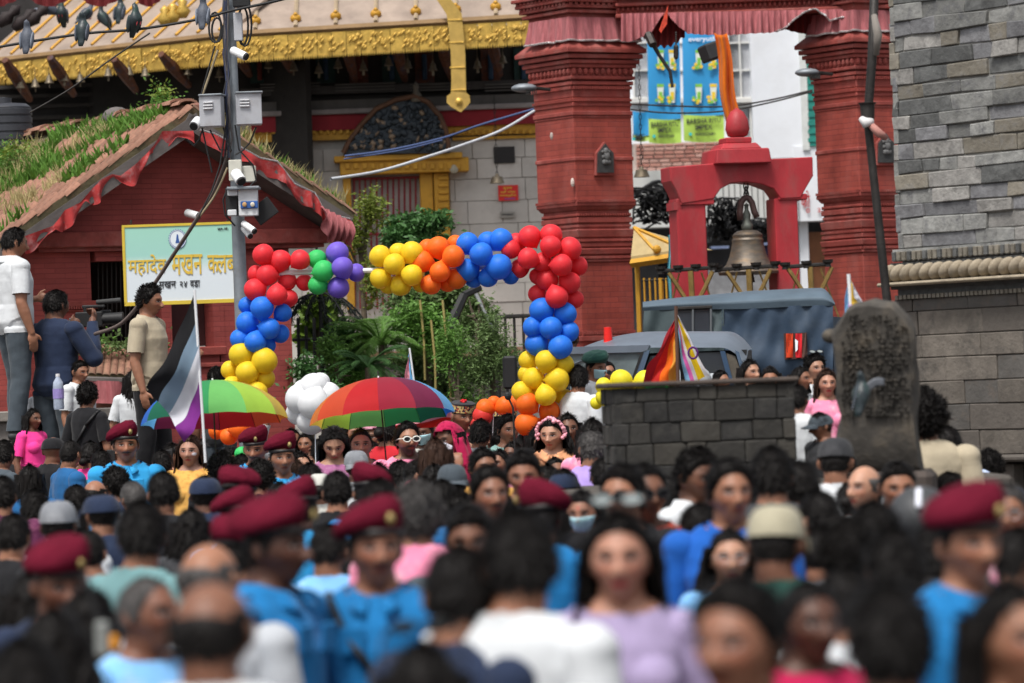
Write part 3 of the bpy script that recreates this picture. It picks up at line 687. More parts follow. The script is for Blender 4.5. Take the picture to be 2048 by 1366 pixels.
# ------------------------------------------------------------ gate: two red brick pillars and the lintel between them
def gate_pillar(cx, dy, label, D=50.0, top=-8, niche=True, dark=0):
    w = .813; th = 33
    c = P(cx, 250+dy, D); M = Matrix.Translation((c.x, c.y, 0)) @ Matrix.Rotation(R(th), 4, 'Z')
    o = thing('gate_pillar', label, 'pillar', M=M)
    zz = lambda y: P(cx, y+dy, D).z
    def lay(name, y0, y1, f, m=RED_TRIM, f2=None, bev=.008):
        mb = MB(); z1 = zz(y0); z0 = zz(y1) if y1 < 1100 else 0; a = w/2*f; b = w/2*(f2 or f)
        vs = [M @ Vector((sx*q, sy*q, z)) for z, q in ((z0, b), (z1, a)) for sx, sy in ((-1,-1),(1,-1),(1,1),(-1,1))]
        mb.add(vs, [(3,2,1,0),(4,5,6,7),(0,1,5,4),(1,2,6,5),(2,3,7,6),(3,0,4,7)]); return mb.build(name, m, o, bevel=bev)
    def dent(y0, y1, f, n, name='dentil_row', rnd_=False):
        mb = MB(); z1 = zz(y0); z0 = zz(y1); q = w/2*f
        for s in range(4):
            Rm = Matrix.Rotation(PI/2*s, 4, 'Z')
            if s in (1, 2): continue
            for k in range(n):
                x = -q + 2*q*(k+.5)/n
                if rnd_: mb.sphere(M @ Rm @ Vector((x, -q, (z0+z1)/2)), (q/n*.85, .03, (z1-z0)*.55), 7, 5)
                else: mb.box(M @ Rm @ Vector((x, -q, (z0+z1)/2)), (q/n*1.15, .05, z1-z0), (M @ Rm).to_3x3())
        mb.build(name, RED_TRIM, o)
    lay('shaft', 200, 408, 1.0, BRICK_RED, 1.0, .004)
    lay('entablature', -40, 30, 1.10); 
    for y0, f in ((-6,1.42),(6,1.34),(17,1.26),(27,1.20)): lay('moulding', y0, y0+7, f)
    dent(1, 8, 1.30, 13, rnd_=True); dent(13, 19, 1.22, 13)
    lay('neck', 28, 90, 1.06)
    lay('cornice', 88, 104, 1.12, RED_TRIM, 1.36); lay('cornice', 104, 113, 1.38); lay('cornice', 115, 124, 1.30); lay('cornice', 126, 134, 1.23)
    lay('moulding', 134, 142, 1.16); lay('moulding', 142, 166, 1.07); dent(142, 156, 1.09, 11, rnd_=True)
    lay('moulding', 158, 165, 1.12); lay('moulding', 168, 176, 1.08); lay('moulding', 176, 200, 1.01, RED_TRIM); dent(178, 184, 1.03, 26)
    dent(203, 208, 1.015, 28); lay('moulding', 211, 218, 1.03); lay('moulding', 227, 236, 1.045); lay('moulding', 236, 241, 1.02)
    lay('moulding', 318, 326, 1.03)
    dent(403, 408, 1.02, 26); lay('moulding', 408, 416, 1.04); lay('moulding', 416, 424, 1.02, RED_TRIM, .94)
    lay('core', 408, 530, .90)
    dent(430, 437, .93, 22, rnd_=True); lay('moulding', 438, 449, .955); lay('moulding', 452, 458, .93); lay('moulding', 462, 478, .99, RED_TRIM, .95)
    dent(481, 486, .94, 26); lay('moulding', 489, 497, .965); lay('moulding', 500, 512, 1.0, RED_TRIM, .97); dent(515, 520, .93, 26); lay('moulding', 522, 527, .955)
    lay('lower_shaft', 527, 1200, .915, BRICK_RED); dent(664, 671, .92, 24); lay('base_moulding', 673, 684, .98); lay('base', 700, 1200, 1.05)
    if niche:
        pl = PL(cx, 250+dy, D, th); pl.o = Vector((c.x, c.y, 0)) + pl.n*w/2
        def U2(x, y, off=0): return pl.uz(x, y+dy, off)
        xs = cx+42
        pts = [U2(xs-21,352), U2(xs+18,352), U2(xs+17,305), U2(xs+7,296), U2(xs-2,283), U2(xs-12,296), U2(xs-20,306)]
        mb = MB(); mb.prism(pl, pts, 0, .04); mb.build('niche_frame', RED_TRIM, o, bevel=.008)
        k = .84; cu = sum(q[0] for q in pts)/7; cz = sum(q[1] for q in pts)/7
        mb = MB(); mb.prism(pl, [(cu+(a-cu)*k, cz+(b-cz)*k) for a, b in pts], .03, .055); slab_ = mb.build('niche_stone', mat('black niche stone', (.045,.045,.045), .6, .3, 20, .6, 60), o)
        mb = MB()
        for a, b, r in ((0,.06,.035),(0,.0,.05),(-.04,-.01,.022),(.04,-.01,.022),(-.03,-.07,.03),(.035,-.07,.03),(0,-.07,.03),(.045,.05,.018),(-.045,.05,.018)):
            mb.sphere(pl.w(cu+a, cz+b, .06), (r, .02, r*1.1), 8, 6)
        mb.build('carved_figure', mat('worn stone relief', (.11,.11,.11), .7, .3, 20), slab_, smooth=True)
    return o, M
gp1, Mg1 = gate_pillar(1166, 0, 'tall red brick gate pillar with moulded cornice, nearest the pale temple wall')
gp2, Mg2 = gate_pillar(1727, -20, 'red brick gate pillar partly hidden behind the grey stone tower', niche=True)
gl = PL(1450, 10, 49.7, 0)
lin = thing('gate_lintel', 'red moulded lintel with scalloped cloth spanning the two gate pillars', 'lintel', M=gl.mat())
def gpart(name, x0, x1, y0, y1, o0, o1, m, **k):
    mb = MB(); sl = -.0367
    z0 = Z(gl,(x0+x1)/2,y1); z1 = Z(gl,(x0+x1)/2,y0); mb.pbox(gl, U(gl,x0,y0), U(gl,x1,y0), z0, z1, o0, o1); return mb.build(name, m, lin, **k)
gpart('beam', 1230, 1800, -30, 22, -.5, .05, RED_TRIM); gpart('moulding', 1230, 1800, -2, 5, .05, .13, RED_TRIM, bevel=.01); gpart('moulding', 1230, 1800, 20, 28, -.4, .12, RED_TRIM, bevel=.01); gpart('moulding', 1230, 1800, -22, -14, .05, .2, RED_TRIM, bevel=.01)
mb = MB()
for k in range(58): mb.sphere(gl.w(U(gl,1236,14)+k*.057, Z(gl,1450,12), .06), (.022,.03,.035), 6, 5)
mb.build('dentil_row', RED_TRIM, lin)
# cloth round the pillar head
pp = [Mg1 @ Vector((-.46*1.06,.3,0)), Mg1 @ Vector((-.455,-.455,0)), Mg1 @ Vector((.455,-.455,0)), Mg1 @ Vector((.455,.3,0))]
zt_ = P(1166, 42, 50).z; pp = [Vector((q.x,q.y,zt_)) for q in pp]
def round_cloth(pts, cen, drop, seed, wave=34, amp=.02):
    L = [0]
    for a, b in zip(pts, pts[1:]): L.append(L[-1]+(b-a).length)
    def fn(t, v):
        s = t*L[-1]
        for i in range(len(pts)-1):
            if s <= L[i+1] or i == len(pts)-2: p = pts[i].lerp(pts[i+1], (s-L[i])/(L[i+1]-L[i])); break
        n = (p-cen); n.z = 0; n.normalize()
        ph = s*wave + 5*noise.noise(Vector((s*4, seed, 0)))
        return p + n*(.02+.05*v+amp*(.3+v)*math.sin(ph)) + Vector((0,0,-drop*v*(1+.06*noise.noise(Vector((s*7,seed,1))))))
    return fn
mb = MB(); fnc = round_cloth(pp, Vector((Mg1.translation.x, Mg1.translation.y, zt_)), .27, 1); mb.grid(fnc, 130, 6); mb.build('pillar_cloth', VAL_PINK, gp1, smooth=True)
mb = MB(); mb.tube([fnc(i/120,1)+Vector((0,-.004,-.005)) for i in range(121)], .012, 5); mb.build('tinsel', SILVER, gp1)
pp2 = [Vector((q.x-Mg1.translation.x+Mg2.translation.x, q.y-Mg1.translation.y+Mg2.translation.y, P(1727,28,50).z)) for q in pp]
mb = MB(); fnc = round_cloth(pp2, Vector((Mg2.translation.x, Mg2.translation.y, zt_)), .24, 4); mb.grid(fnc, 130, 6); mb.build('pillar_cloth', VAL_PINK, gp2, smooth=True)
mb = MB(); mb.tube([fnc(i/120,1)+Vector((0,-.004,-.005)) for i in range(121)], .012, 5); mb.build('tinsel', SILVER, gp2)
# cloth along the lintel: lower edge traced as heights
xs_ = [1242,1262,1285,1300,1330,1350,1375,1400,1450,1500,1545,1568,1590,1610,1628,1645,1660,1680,1700,1715]
yb_ = [84,84,74,70,22,48,68,70,72,68,66,58,38,24,18,28,42,36,34,52]
def lc(t, v):
    x = 1242+t*(1715-1242); yb = float(np.interp(x, xs_, yb_)); yt = 27-(x-1242)*.02
    a = .05*(.3+.7*v)*math.sin(x*.42+4*noise.noise(Vector((x*.02,0,0)))); p = gl.at(x, yt+(yb-yt)*v, .16); p = p + gl.n*(a + .06*v); return p
mb = MB(); mb.grid(lc, 220, 6); mb.build('cloth_valance', VAL_PINK, lin, smooth=True)
mb = MB(); mb.tube([lc(i/160,1.0) for i in range(105,161)], .012, 5); mb.build('tinsel', SILVER, lin)
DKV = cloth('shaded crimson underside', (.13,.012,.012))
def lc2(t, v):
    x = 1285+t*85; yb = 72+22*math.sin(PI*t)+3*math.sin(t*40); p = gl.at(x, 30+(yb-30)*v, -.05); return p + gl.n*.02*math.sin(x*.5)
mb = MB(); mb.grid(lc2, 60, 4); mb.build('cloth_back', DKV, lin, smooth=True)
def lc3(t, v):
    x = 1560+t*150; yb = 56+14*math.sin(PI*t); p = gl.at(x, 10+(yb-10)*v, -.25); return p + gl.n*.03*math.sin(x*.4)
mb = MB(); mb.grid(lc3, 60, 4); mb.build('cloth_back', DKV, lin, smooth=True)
mb = MB(); mb.add([gl.at(1318,60,.3), gl.at(1336,10,.3), gl.at(1334,48,.3), gl.at(1322,66,.3)], [(0,1,2,3)]); mb.build('pennant', mat('red and gold pennant', (.55,.05,.02), .6, .5, 20), lin, solid=.01)
def wall_light(x, y, D, label, sgn=1, s=1):
    p = P(x, y, D); o = thing('street_light', label, 'lamp', p); k = .0052*D*s
    mb = MB(); mb.sphere(p, (.13*s,.10*s,.045*s), 16, 8); mb.build('housing', STEEL, o, smooth=True)
    mb = MB()
    for i in range(6): mb.box(p+Vector((.03+.022*i, -.03, -.055)), (.010,.15,.05))
    mb.build('cooling_fins', IRON, o)
    mb = MB(); mb.tube([p+Vector((.1,0,0)), p+Vector((.3,.15,-.02))], .02, 6); mb.build('bracket', IRON, o)
wall_light(1048, 176, 49.2, 'pale oval lamp head on the left edge of the tall left gate pillar', s=1.15)
wall_light(1614, 145, 49.3, 'pale oval lamp head beside the right gate pillar', s=1.1)
# chips on the pillar (white scars)
for x, y, s in ((1103,272,1),(1145,365,1.2)):
    pl = PL(1120, 300, 49.55, -57); 
    mb = MB(); p = P(x, y, 49.50 if x < 1130 else 49.42); mb.sphere(p, (.02*s,.03,.045*s), 7, 5); tag(mb.build('plaster_scar', mat('white plaster scar', (.6,.5,.45), .8)), 'white plaster scar on the tall gate pillar, %s' % ('upper one' if y < 300 else 'lower one'), 'scar')

# ------------------------------------------------------------ red bell frame and temple bell
bp_ = PL(1480, 400, 47.2, 14)
bf = thing('bell_frame', 'bright red concrete frame with arched lintel and rounded finial carrying the bronze bell', 'frame', M=bp_.mat())
def bpart(name, x0, x1, y0, y1, o0, o1, m=RED_BRIGHT, **k):
    mb = MB(); ym = (y0+min(y1,1100))/2; mb.pbox(bp_, U(bp_,x0,ym), U(bp_,x1,ym), 0 if y1 > 1150 else Z(bp_,(x0+x1)/2,y1), Z(bp_,(x0+x1)/2,y0), o0, o1); return mb.build(name, m, bf, **k)
bpart('post', 1366, 1424, 396, 1200, -.33, 0, bevel=.012); bpart('post', 1562, 1608, 396, 1200, -.33, 0, bevel=.012)
bpart('post_capital', 1360, 1428, 398, 410, -.35, .02, bevel=.01); bpart('post_capital', 1556, 1614, 388, 400, -.35, .02, bevel=.01)
arch = [(1338,334),(1440,326),(1520,319),(1624,314),(1625,352),(1612,374),(1600,396),(1560,398),(1546,378),(1520,368),(1490,364),(1462,366),(1440,378),(1426,398),(1362,408),(1352,384),(1340,362)]
mb = MB(); mb.prism(bp_, uzs(arch, bp_), -.36, .03); mb.build('arched_lintel', RED_BRIGHT, bf, bevel=.01)
bpart('buttress', 1348, 1366, 404, 420, -.3, .0)
ax = bp_.at(1472, 330, -.16)
def zf(y): return P(1472, y, ax.y).z
sq = lambda y0, y1, a, b: (zf(y0), zf(y1), a, b)
mb = MB()
for y0, y1, a, b in ((330,300,.32,.30),(300,288,.24,.19),(288,276,.15,.15)):
    z0, z1 = zf(y0), zf(y1); Mz = Matrix.Translation((ax.x, ax.y, 0)) @ Matrix.Rotation(bp_.th, 4, 'Z')
    mb.add([Mz @ Vector((sx*q, sy*q, z)) for z, q in ((z0,a),(z1,b)) for sx, sy in ((-1,-1),(1,-1),(1,1),(-1,1))], [(3,2,1,0),(4,5,6,7),(0,1,5,4),(1,2,6,5),(2,3,7,6),(3,0,4,7)])
mb.build('stepped_cap', RED_BRIGHT, bf, bevel=.012)
mb = MB(); z = zf(276); s = (zf(215)-z); mb.lathe([(.05,0),(.11,.02*s/.3),(.135,.28*s),(.12,.6*s),(.075,.85*s),(0,s)], Matrix.Translation((ax.x+.03,ax.y,z)), 20); mb.build('finial', RED_BRIGHT, bf, smooth=True)
BRONZE = mat('aged bell bronze', (.13,.11,.09), .5, .3, 7, .4, 40, metal=.55, dirt=(.24,.15,.075), dirt_amt=.7, dirt_s=5, stretch=(1,1,3))
bc = bp_.at(1496, 500, -.17)
def zb_(y): return P(1496, y, bc.y).z
bell = thing('temple_bell', 'large aged bronze bell hanging in the red frame', 'bell', (bc.x, bc.y, zb_(545)))
pr = [(74,549),(77,544),(70,538),(56,528),(48,514),(43,500),(39,485),(40,480),(37,476),(38,470),(33,466),(26,462),(12,460),(10,458),(0,458)]
k = bc.y/FPX
mb = MB(); mb.lathe([(.0,zb_(542))]+[(r*k*.80, zb_(y)) for r, y in pr], Matrix.Translation((bc.x, bc.y, 0)), 40, cap=False); mb.build('bell_body', BRONZE, bell, smooth=35)
mb = MB(); mb.lathe([(10*k,zb_(462)),(12*k,zb_(450)),(9*k,zb_(446)),(7*k,zb_(438)),(8*k,zb_(428)),(4*k,zb_(420)),(4*k,zb_(412)),(6*k,zb_(410)),(0,zb_(406))], Matrix.Translation((bc.x, bc.y, 0)), 14); mb.build('crown', mat('green grey bronze', (.14,.15,.13), .6, .3, 12, metal=.4), bell, smooth=True)
mb = MB(); h = [(-13,440),(-14,425),(-11,406),(-5,397),(0,395),(5,397),(11,406),(15,425),(20,436)]
mb.tube([Vector((bc.x+a*k, bc.y-.05, zb_(y))) for a, y in h], .035, 8); mb.build('shackle', mat('rust brown iron', (.10,.055,.05), .6, .3, 10, metal=.3), bell, smooth=True)
mb = MB()
for i in range(3):
    Mr = Matrix.Translation((bc.x, bc.y-.05, zb_(389-8*i))) @ Matrix.Rotation(PI/2*(i%2)+.5,4,'Z'); mb.tube([Mr @ Vector((.03*math.cos(a),0,.042*math.sin(a))) for a in [2*PI*j/10 for j in range(11)]], .009, 6, False)
mb.build('chain', IRON, bell)
mb = MB(); mb.tube([Vector((bc.x+.02,bc.y,zb_(535))), Vector((bc.x+.02,bc.y,zb_(565)))], [.02,.045], 8); mb.tube([Vector((bc.x+.02,bc.y,zb_(565))), Vector((bc.x+.02,bc.y,zb_(585)))], .02, 6); mb.build('clapper', IRON, bell)
for x, y0, y1, D in ((1538,408,470,47.0),(1548,398,466,47.2)):
    pass
# iron lamp stands: a rail with branching struts (three stands)
OLD_BRASS = mat('old brass rod', (.26,.17,.055), .5, .3, 12, metal=.5)
def stand(cx, y, D, wl, wr, label):
    p = P(cx, y, D); kk = D/FPX; o = thing('oil_lamp_stand', label, 'stand', (p.x, p.y, 0), group='iron lamp stands below the bell')
    mb = MB(); a = p+Vector((-wl*kk,0,-.0)); b = p+Vector((wr*kk,0,(wl+wr)*kk*.03)); mb.tube([a,b], .022, 6)
    mb.build('rail', IRON, o)
    n = int((wl+wr)/30)
    for i in range(n+1):
        q = a.lerp(b, i/max(n,1)); mb = MB(); mb.lathe([(.0,-.03),(.035,-.03),(.03,0),(.055,.02),(.06,.05),(.0,.045)], Matrix.Translation(q), 10); mb.build('lamp_cup', IRON, o, smooth=30)
    f = p+Vector((.01,0,-.62))
    mb = MB(); mb.tube([f, p+Vector((0,0,-.01))], .033, 7); mb.tube([f, f-Vector((0,0,f.z))], .035, 7); mb.build('stem', OLD_BRASS, o)
    for s in (-1, 1):
        mb = MB(); mb.tube([f+Vector((0,0,.06)), f+Vector((s*.06,0,.28)), f+Vector((s*.14,0,.42)), p+Vector((s*.24,0,-.02))], .024, 6); mb.build('branch', OLD_BRASS, o)
        mb = MB(); mb.tube([p+Vector((s*.12,.1,-.03)), f+Vector((s*.34,.1,-.1))], .011, 5); mb.build('stay_rod', OLD_BRASS, o)
stand(1381, 540, 46.4, 60, 46, 'iron lamp stand with branching arms, left of the bronze bell')
stand(1497, 537, 46.5, 62, 54, 'iron lamp stand with branching arms, directly under the bronze bell')
stand(1620, 532, 46.4, 50, 36, 'iron lamp stand with branching arms, right of the bronze bell')

# ------------------------------------------------------------ small gilt-roofed shrine left of the bell frame
sp = PL(1310, 500, 48.6, -25); k = 48.6/FPX
shr = thing('small_shrine', 'small shrine with a gilt hipped roof and ochre railing behind the gate', 'shrine', M=sp.mat())
c = sp.at(1300, 500, -.5); rt = [P(1262,452,c.y), P(1282,468,c.y)]
eL = sp.at(1262, 513, 0); eR = sp.at(1366, 498, 0); ap = P(1268, 455, 49.0)
mb = MB(); bk = -sp.n*.9
mb.add([eL, eR, eR+bk, eL+bk-sp.u*.3, ap, eL-Vector((0,0,.05)), eR-Vector((0,0,.05))], [(0,1,4),(1,2,4),(2,3,4),(3,0,4),(0,5,6,1)]); mb.build('roof', mat('dusty gilt roof', (.40,.30,.14), .6, .2, 5), shr)
mb = MB(); mb.tube([ap, eR], .022, 5); mb.tube([ap, eL.lerp(eR,.5)], .022, 5); mb.sphere(eL.lerp(eR,.5)+Vector((0,0,.04)), .05, 8, 6); mb.build('roof_rib', GOLD_FLAT, shr)
mb = MB(); mb.tube([eL-Vector((0,0,.08)), eR-Vector((0,0,.08))], .05, 4); mb.build('eave_board', GOLD_FLAT, shr)
for x in (1274, 1352):
    mb = MB(); q = sp.at(x, 520, -.15); mb.tube([q, Vector((q.x,q.y,0))], .03, 6); mb.build('post', GOLD_FLAT, shr)
mb = MB(); mb.pbox(sp, U(sp,1262,560), U(sp,1340,560), 0, Z(sp,1300,524), -.9, -.8); mb.build('dark_screen', mat('dim blue grey screen', (.02,.025,.035), .8), shr)
for i in range(7):
    x = 1288+i*11; mb = MB(); q = sp.at(x, 556, .05); mb.tube([q, Vector((q.x,q.y,0))], .014 if i != 3 else .03, 5); mb.build('railing_bar', GOLD_FLAT, shr)
mb = MB(); mb.tube([sp.at(1284,562,.05), sp.at(1362,558,.05)], .014, 5); mb.build('rail', IRON, shr)
for x, c_, nm in ((1346,(.30,.50,.06),'green'),(1357,(.62,.55,.45),'cream'),(1349,(.5,.04,.12),'crimson'),(1340,(.10,.35,.42),'teal')):
    mb = MB(); mb.grid(lambda t, v, x=x: P(x-4+8*t+math.sin(v*9)*1.5, 470+v*140, 47.8+.03*math.sin(t*8)), 6, 16); mb.build('hanging_scarf', cloth(nm+' scarf', c_), shr, smooth=True)

# ------------------------------------------------------------ white town house behind the gate
wp = PL(1480, 300, 66.0, 4)
wh = thing('white_building', 'white plastered building with white-framed windows behind the red gate', 'building', M=wp.mat())
def w2(name, x0, x1, y0, y1, o0, o1, m, par=None, **k):
    mb = MB(); ym = (y0+min(y1,1000))/2; xm = (x0+x1)/2
    mb.pbox(wp, U(wp,x0,ym,o1), U(wp,x1,ym,o1), 0 if y1 > 1000 else Z(wp,xm,y1,o1), Z(wp,xm,y0,o1), o0, o1); return mb.build(name, m, par or wh, **k)
w2('wall', 1502, 1606, -40, 316, -.4, 0, WHITE)
w2('wall', 1590, 1760, 290, 440, -.5, .02, WHITE)
w2('wall', 1606, 1760, -40, 300, -.5, -.1, WHITE)
w2('wall', 1200, 1502, -40, 286, -.5, -.18, WHITE)
w2('wall', 1200, 1592, 338, 452, -.5, .05, mat('rippled white shutter', (.62,.62,.60), .6, .06, 3, .1, 60))
for i in range(14): w2('shutter_seam', 1446+i*11.5, 1447.6+i*11.5, 340, 450, .05, .06, mat('dark seam', (.10,.10,.10), .7))
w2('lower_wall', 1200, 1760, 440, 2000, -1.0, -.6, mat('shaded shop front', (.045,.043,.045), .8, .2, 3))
w2('doorway', 1626, 1760, 462, 2000, -.6, -.4, mat('brown wooden door', (.19,.07,.025), .6, .2, 4))
w2('door_post', 1608, 1626, 440, 2000, -.6, -.2, WHITE)
w2('grey_hoarding', 1420, 1560, 535, 2000, -.5, -.3, mat('crumpled grey sheet', (.34,.34,.35), .5, .3, 6, .6, 8))
w2('blue_awning_edge', 1422, 1458, 492, 497, -.4, -.2, mat('pale blue trim', (.45,.55,.85), .5)); w2('blue_awning_edge', 1515, 1553, 485, 490, -.4, -.2, MATS['pale blue trim']); w2('blue_awning_edge', 1548, 1554, 485, 540, -.4, -.2, MATS['pale blue trim'])
w2('stacked_goods', 1520, 1546, 494, 540, -.5, -.35, mat('indigo goods', (.035,.03,.09), .6, .6, 12))
# exposed pink brick band, each brick its own piece
BR = [mat('salmon brick a', (.50,.25,.20), .85, .15, 8), mat('salmon brick b', (.44,.20,.16), .85, .15, 8), mat('salmon brick c', (.54,.32,.27), .85, .15, 8)]
w2('brick_backing', 1268, 1470, 284, 340, -.4, -.03, mat('pale mortar', (.50,.42,.38), .9))
masonry(wp, U(wp,1272,310), U(wp,1466,310), Z(wp,1370,340), Z(wp,1370,286), .062, .155, wh, BR, off=(0,.01), gap=.016, hj=0, wj=.12, name='brick', bevel=.003, thick=.04)
# windows: frame, panes, glazing bars
def window(x0, x1, y0, y1, nx, ny, off, label=None):
    f = w2('window', x0, x1, y0, y1, off-.10, off-.08, GLASS)
    Wf = mat('cream window paint', (.66,.65,.62), .5, .08); g = 3.2
    for i in range(nx+1):
        x = x0+(x1-x0)*i/nx; w2('frame', x-g/2, x+g/2, y0-2, y1+2, off-.08, off-.02, Wf, f)
    for j in range(ny+1):
        y = y0+(y1-y0)*j/ny; w2('frame', x0-2, x1+2, y-g/2, y+g/2, off-.08, off-.03, Wf, f)
    w2('sill', x0-6, x1+6, y1+2, y1+9, off-.1, off+.06, Wf, f)
window(1458, 1502, 30, 196, 2, 3, -.10); window(1458, 1502, 212, 286, 1, 1, -.10); window(1266, 1300, 30, 196, 1, 3, -.10)
window(1300, 1440, 30, 196, 4, 3, -.12)
for x in (1606,): w2('green_shutter', 1613, 1650, 20, 292, -.1, .05, mat('teal green shutter', (.02,.22,.18), .6, .2, 6))
for k in range(16): w2('shutter_slat', 1616, 1648, 28+k*16.5, 36+k*16.5, .05, .065, MATS['teal green shutter'])
w2('corner_pilaster', 1600, 1613, -40, 300, -.1, .06, mat('grey white trim', (.60,.62,.60), .7))
# lettering on the white shutter right of the bell frame
add_text('को', wp, 1611, 398, 34, 'lettering', mat('red painted letters', (.45,.03,.03), .7, 0, bump=0), wh, .055, 18)
add_text('०', wp, 1616, 421, 9, 'lettering', MATS['red painted letters'], wh, .055, 7); add_text('३', wp, 1638, 421, 10, 'lettering', MATS['red painted letters'], wh, .055, 7)
# advertising banners
BBLUE = mat('banner blue vinyl', (.035,.30,.62), .45, .05, 2, .1, 10); BGREEN = mat('banner lime vinyl', (.42,.62,.10), .45, .05, 2, .1, 10)
TUBE_W = mat('pale tube print', (.70,.74,.66), .5, 0, bump=0); TUBE_G = mat('green fruit print', (.20,.50,.07), .5, .3, 30, bump=0); TUBE_Y = mat('yellow fruit print', (.80,.55,.04), .5, .2, 30, bump=0); WPR = mat('white print', (.85,.9,.95), .5, 0, bump=0)
def advert(x0, x1, y0, ys, y1, label, D, words, sh_=1.0):
    pl = PL((x0+x1)/2, 150, D, 3); o = thing('advert_banner', label, 'banner', M=pl.mat(), group='blue and lime advertising banners')
    def curved(xa, xb, ya, yb, off, m, name):
        mb = MB(); mb.grid(lambda t, v: pl.at(xa+(xb-xa)*t+(ya+(yb-ya)*v)*.016, ya+(yb-ya)*v+2.5*math.sin(PI*t), off)+pl.n*.02*math.sin(t*5+v*2), 10, 16); return mb.build(name, m, o, smooth=True)
    curved(x0, x1, y0, ys, 0, BBLUE, 'blue_sheet'); curved(x0, x1, ys, y1, .004, BGREEN, 'lime_sheet')
    W = x1-x0; xm = (x0+x1)/2
    if words:
        add_text('everyuth', pl, xm+1, 79, 13, 'lettering', WPR, o, .035, W*.68)
        for yy in (118, 186):
            for xx in (xm-W*.08, xm+W*.28):
                mb = MB(); mb.prism(pl, uzs([(xx-7,yy-18),(xx+7,yy-18),(xx+5,yy+20),(xx-4,yy+20)], pl), .03, .034); mb.build('tube_print', TUBE_W, o)
                mb = MB(); mb.prism(pl, uzs([(xx-7,yy-18),(xx+7,yy-18),(xx+7,yy-12),(xx-7,yy-12)], pl), .035, .038); mb.build('tube_cap_print', TUBE_Y if xx > xm else TUBE_G, o); mb = MB(); mb.prism(pl, uzs([(xx-3,yy-2),(xx+4,yy-2),(xx+4,yy+14),(xx-3,yy+14)], pl), .035, .038); mb.build('tube_label_print', TUBE_Y if xx > xm else TUBE_G, o)
                rr = random.Random(int(xx+yy)); mb = MB()
                for q in range(7):
                    a, b = xx-11+rr.random()*17, yy+8+rr.random()*12
                    mb.prism(pl, uzs([(a+3.6*math.cos(t*1.05), b+3.6*math.sin(t*1.05)) for t in range(6)], pl), .036+q*.001, .0385+q*.001); mb.mi = q % 2
                mb.build('fruit_print', [TUBE_G, TUBE_Y], o)
    xl = xm+ (4 if words else 0)
    add_text('BARSHA RITU', pl, xl, ys+(y1-ys)*.24, 10, 'lettering', INK, o, .035, W*.84 if words else W*.8)
    add_text('IMPEX', pl, xl, ys+(y1-ys)*.48, 10, 'lettering', INK, o, .035, W*.42)
    add_text('9843327680', pl, xl+3, ys+(y1-ys)*.74, 6, 'lettering', INK, o, .035, W*.5)
    mb = MB(); q = pl.at(xl-W*.33, ys+(y1-ys)*.74, .036); mb.lathe([(0,0),(.025,0),(.025,.003),(0,.003)], Matrix.Translation(q) @ Matrix.Rotation(PI/2,4,'X'), 10); mb.build('handset_mark', mat('cyan print', (.03,.5,.5), .5, 0, bump=0), o)
advert(1293, 1358, 60, 237, 285, 'tall blue banner with tube and fruit prints, left of the pair', 64.6, True)
advert(1363, 1444, 58, 229, 282, 'wider blue and lime banner with tube prints beside the orange cloth', 64.4, True)
advert(1262, 1294, 222, 270, 281, 'low piece of blue banner cut off by the tall gate pillar', 65.4, False)
# orange cloth, speaker box and dangling iron chain in the gate
mb = MB(); mb.grid(lambda t, v: P(1428+ (1432-1428)*v + 22*v**1.2 + t*(26+6*v) + 3*math.sin(v*7), 66+v*188+4*math.sin(t*3), 49.0+.07*math.sin(t*9+v*3)), 14, 26)
tag(mb.build('orange_cloth', cloth('saffron cloth', (.72,.17,.012), trans=.2), smooth=True, solid=.006), 'long saffron orange cloth hanging from the gate lintel over the blue banner', 'cloth')
p = P(1421, 104, 49.3); mb = MB(); mb.box(p, (.20,.22,.20), Matrix.Rotation(R(-18),3,'Y') @ Matrix.Rotation(R(30),3,'Z')); mb.build('loudspeaker', mat('charcoal speaker box', (.03,.032,.035), .6), bevel=.02, label='dark slanted box hanging on the gate in front of the orange cloth', cat='loudspeaker')
mb = MB(); mb.tube([P(1296,68,49.2), P(1318,110,49.2), P(1340,142,49.2), P(1345,175,49.2)], [.035,.022,.02,.018], 6); mb.tube([P(1296,68,49.2), P(1306,90,49.1)], .05, 6)
tag(mb.build('iron_bracket', IRON), 'bent rusty iron bracket hanging down before the left blue banner', 'bracket')
mb = MB(); 
for k_ in range(12): mb.sphere(P(1352, 66+k_*4.2, 49.2), (.012,.012,.014) if k_ < 7 else (.03,.03,.04), 6, 5)
tag(mb.build('dangling_bell', IRON), 'small dark bell dangling between the two tall blue banners', 'bell')
# orange-red tied cloth at truck top
# tangle of cables behind the bell frame
def tangle(name, label, cen, D, rx, ry, n, seed):
    rr = random.Random(seed); mb = MB()
    for i in range(n):
        x = cen[0]+rx*rr.gauss(0,.45); y = cen[1]+ry*rr.gauss(0,.4); pts = []; hx = rr.uniform(-1,1)
        for j in range(6):
            pts.append(P(x, y, D+rr.uniform(-.3,.3))); x += rx*(.22*hx+rr.gauss(0,.22)); y += ry*rr.gauss(.0,.28); x = min(max(x,cen[0]-rx),cen[0]+rx); y = min(max(y,cen[1]-ry),cen[1]+ry)
        mb.tube(pts, .014, 4, False)
    tag(mb.build(name, BLACK, kind='stuff'), label, 'cables')
tangle('cable_tangle', 'black tangle of cables seen through the left of the bell arch', (1450,440), 60, 34, 44, 90, 1)
tangle('cable_tangle', 'black tangle of cables between the tall gate pillar and bell frame', (1312,412), 60, 46, 36, 80, 2)
tangle('cable_tangle', 'black band of cables right of the bell crown', (1530,455), 60, 50, 18, 50, 3)
mb = MB()
for j in range(5): mb.tube([P(1262+i*11, 375+math.sin(i+j)*6-8+j*5+ (8-i)**2*.2, 60) for i in range(9)], .03, 5)
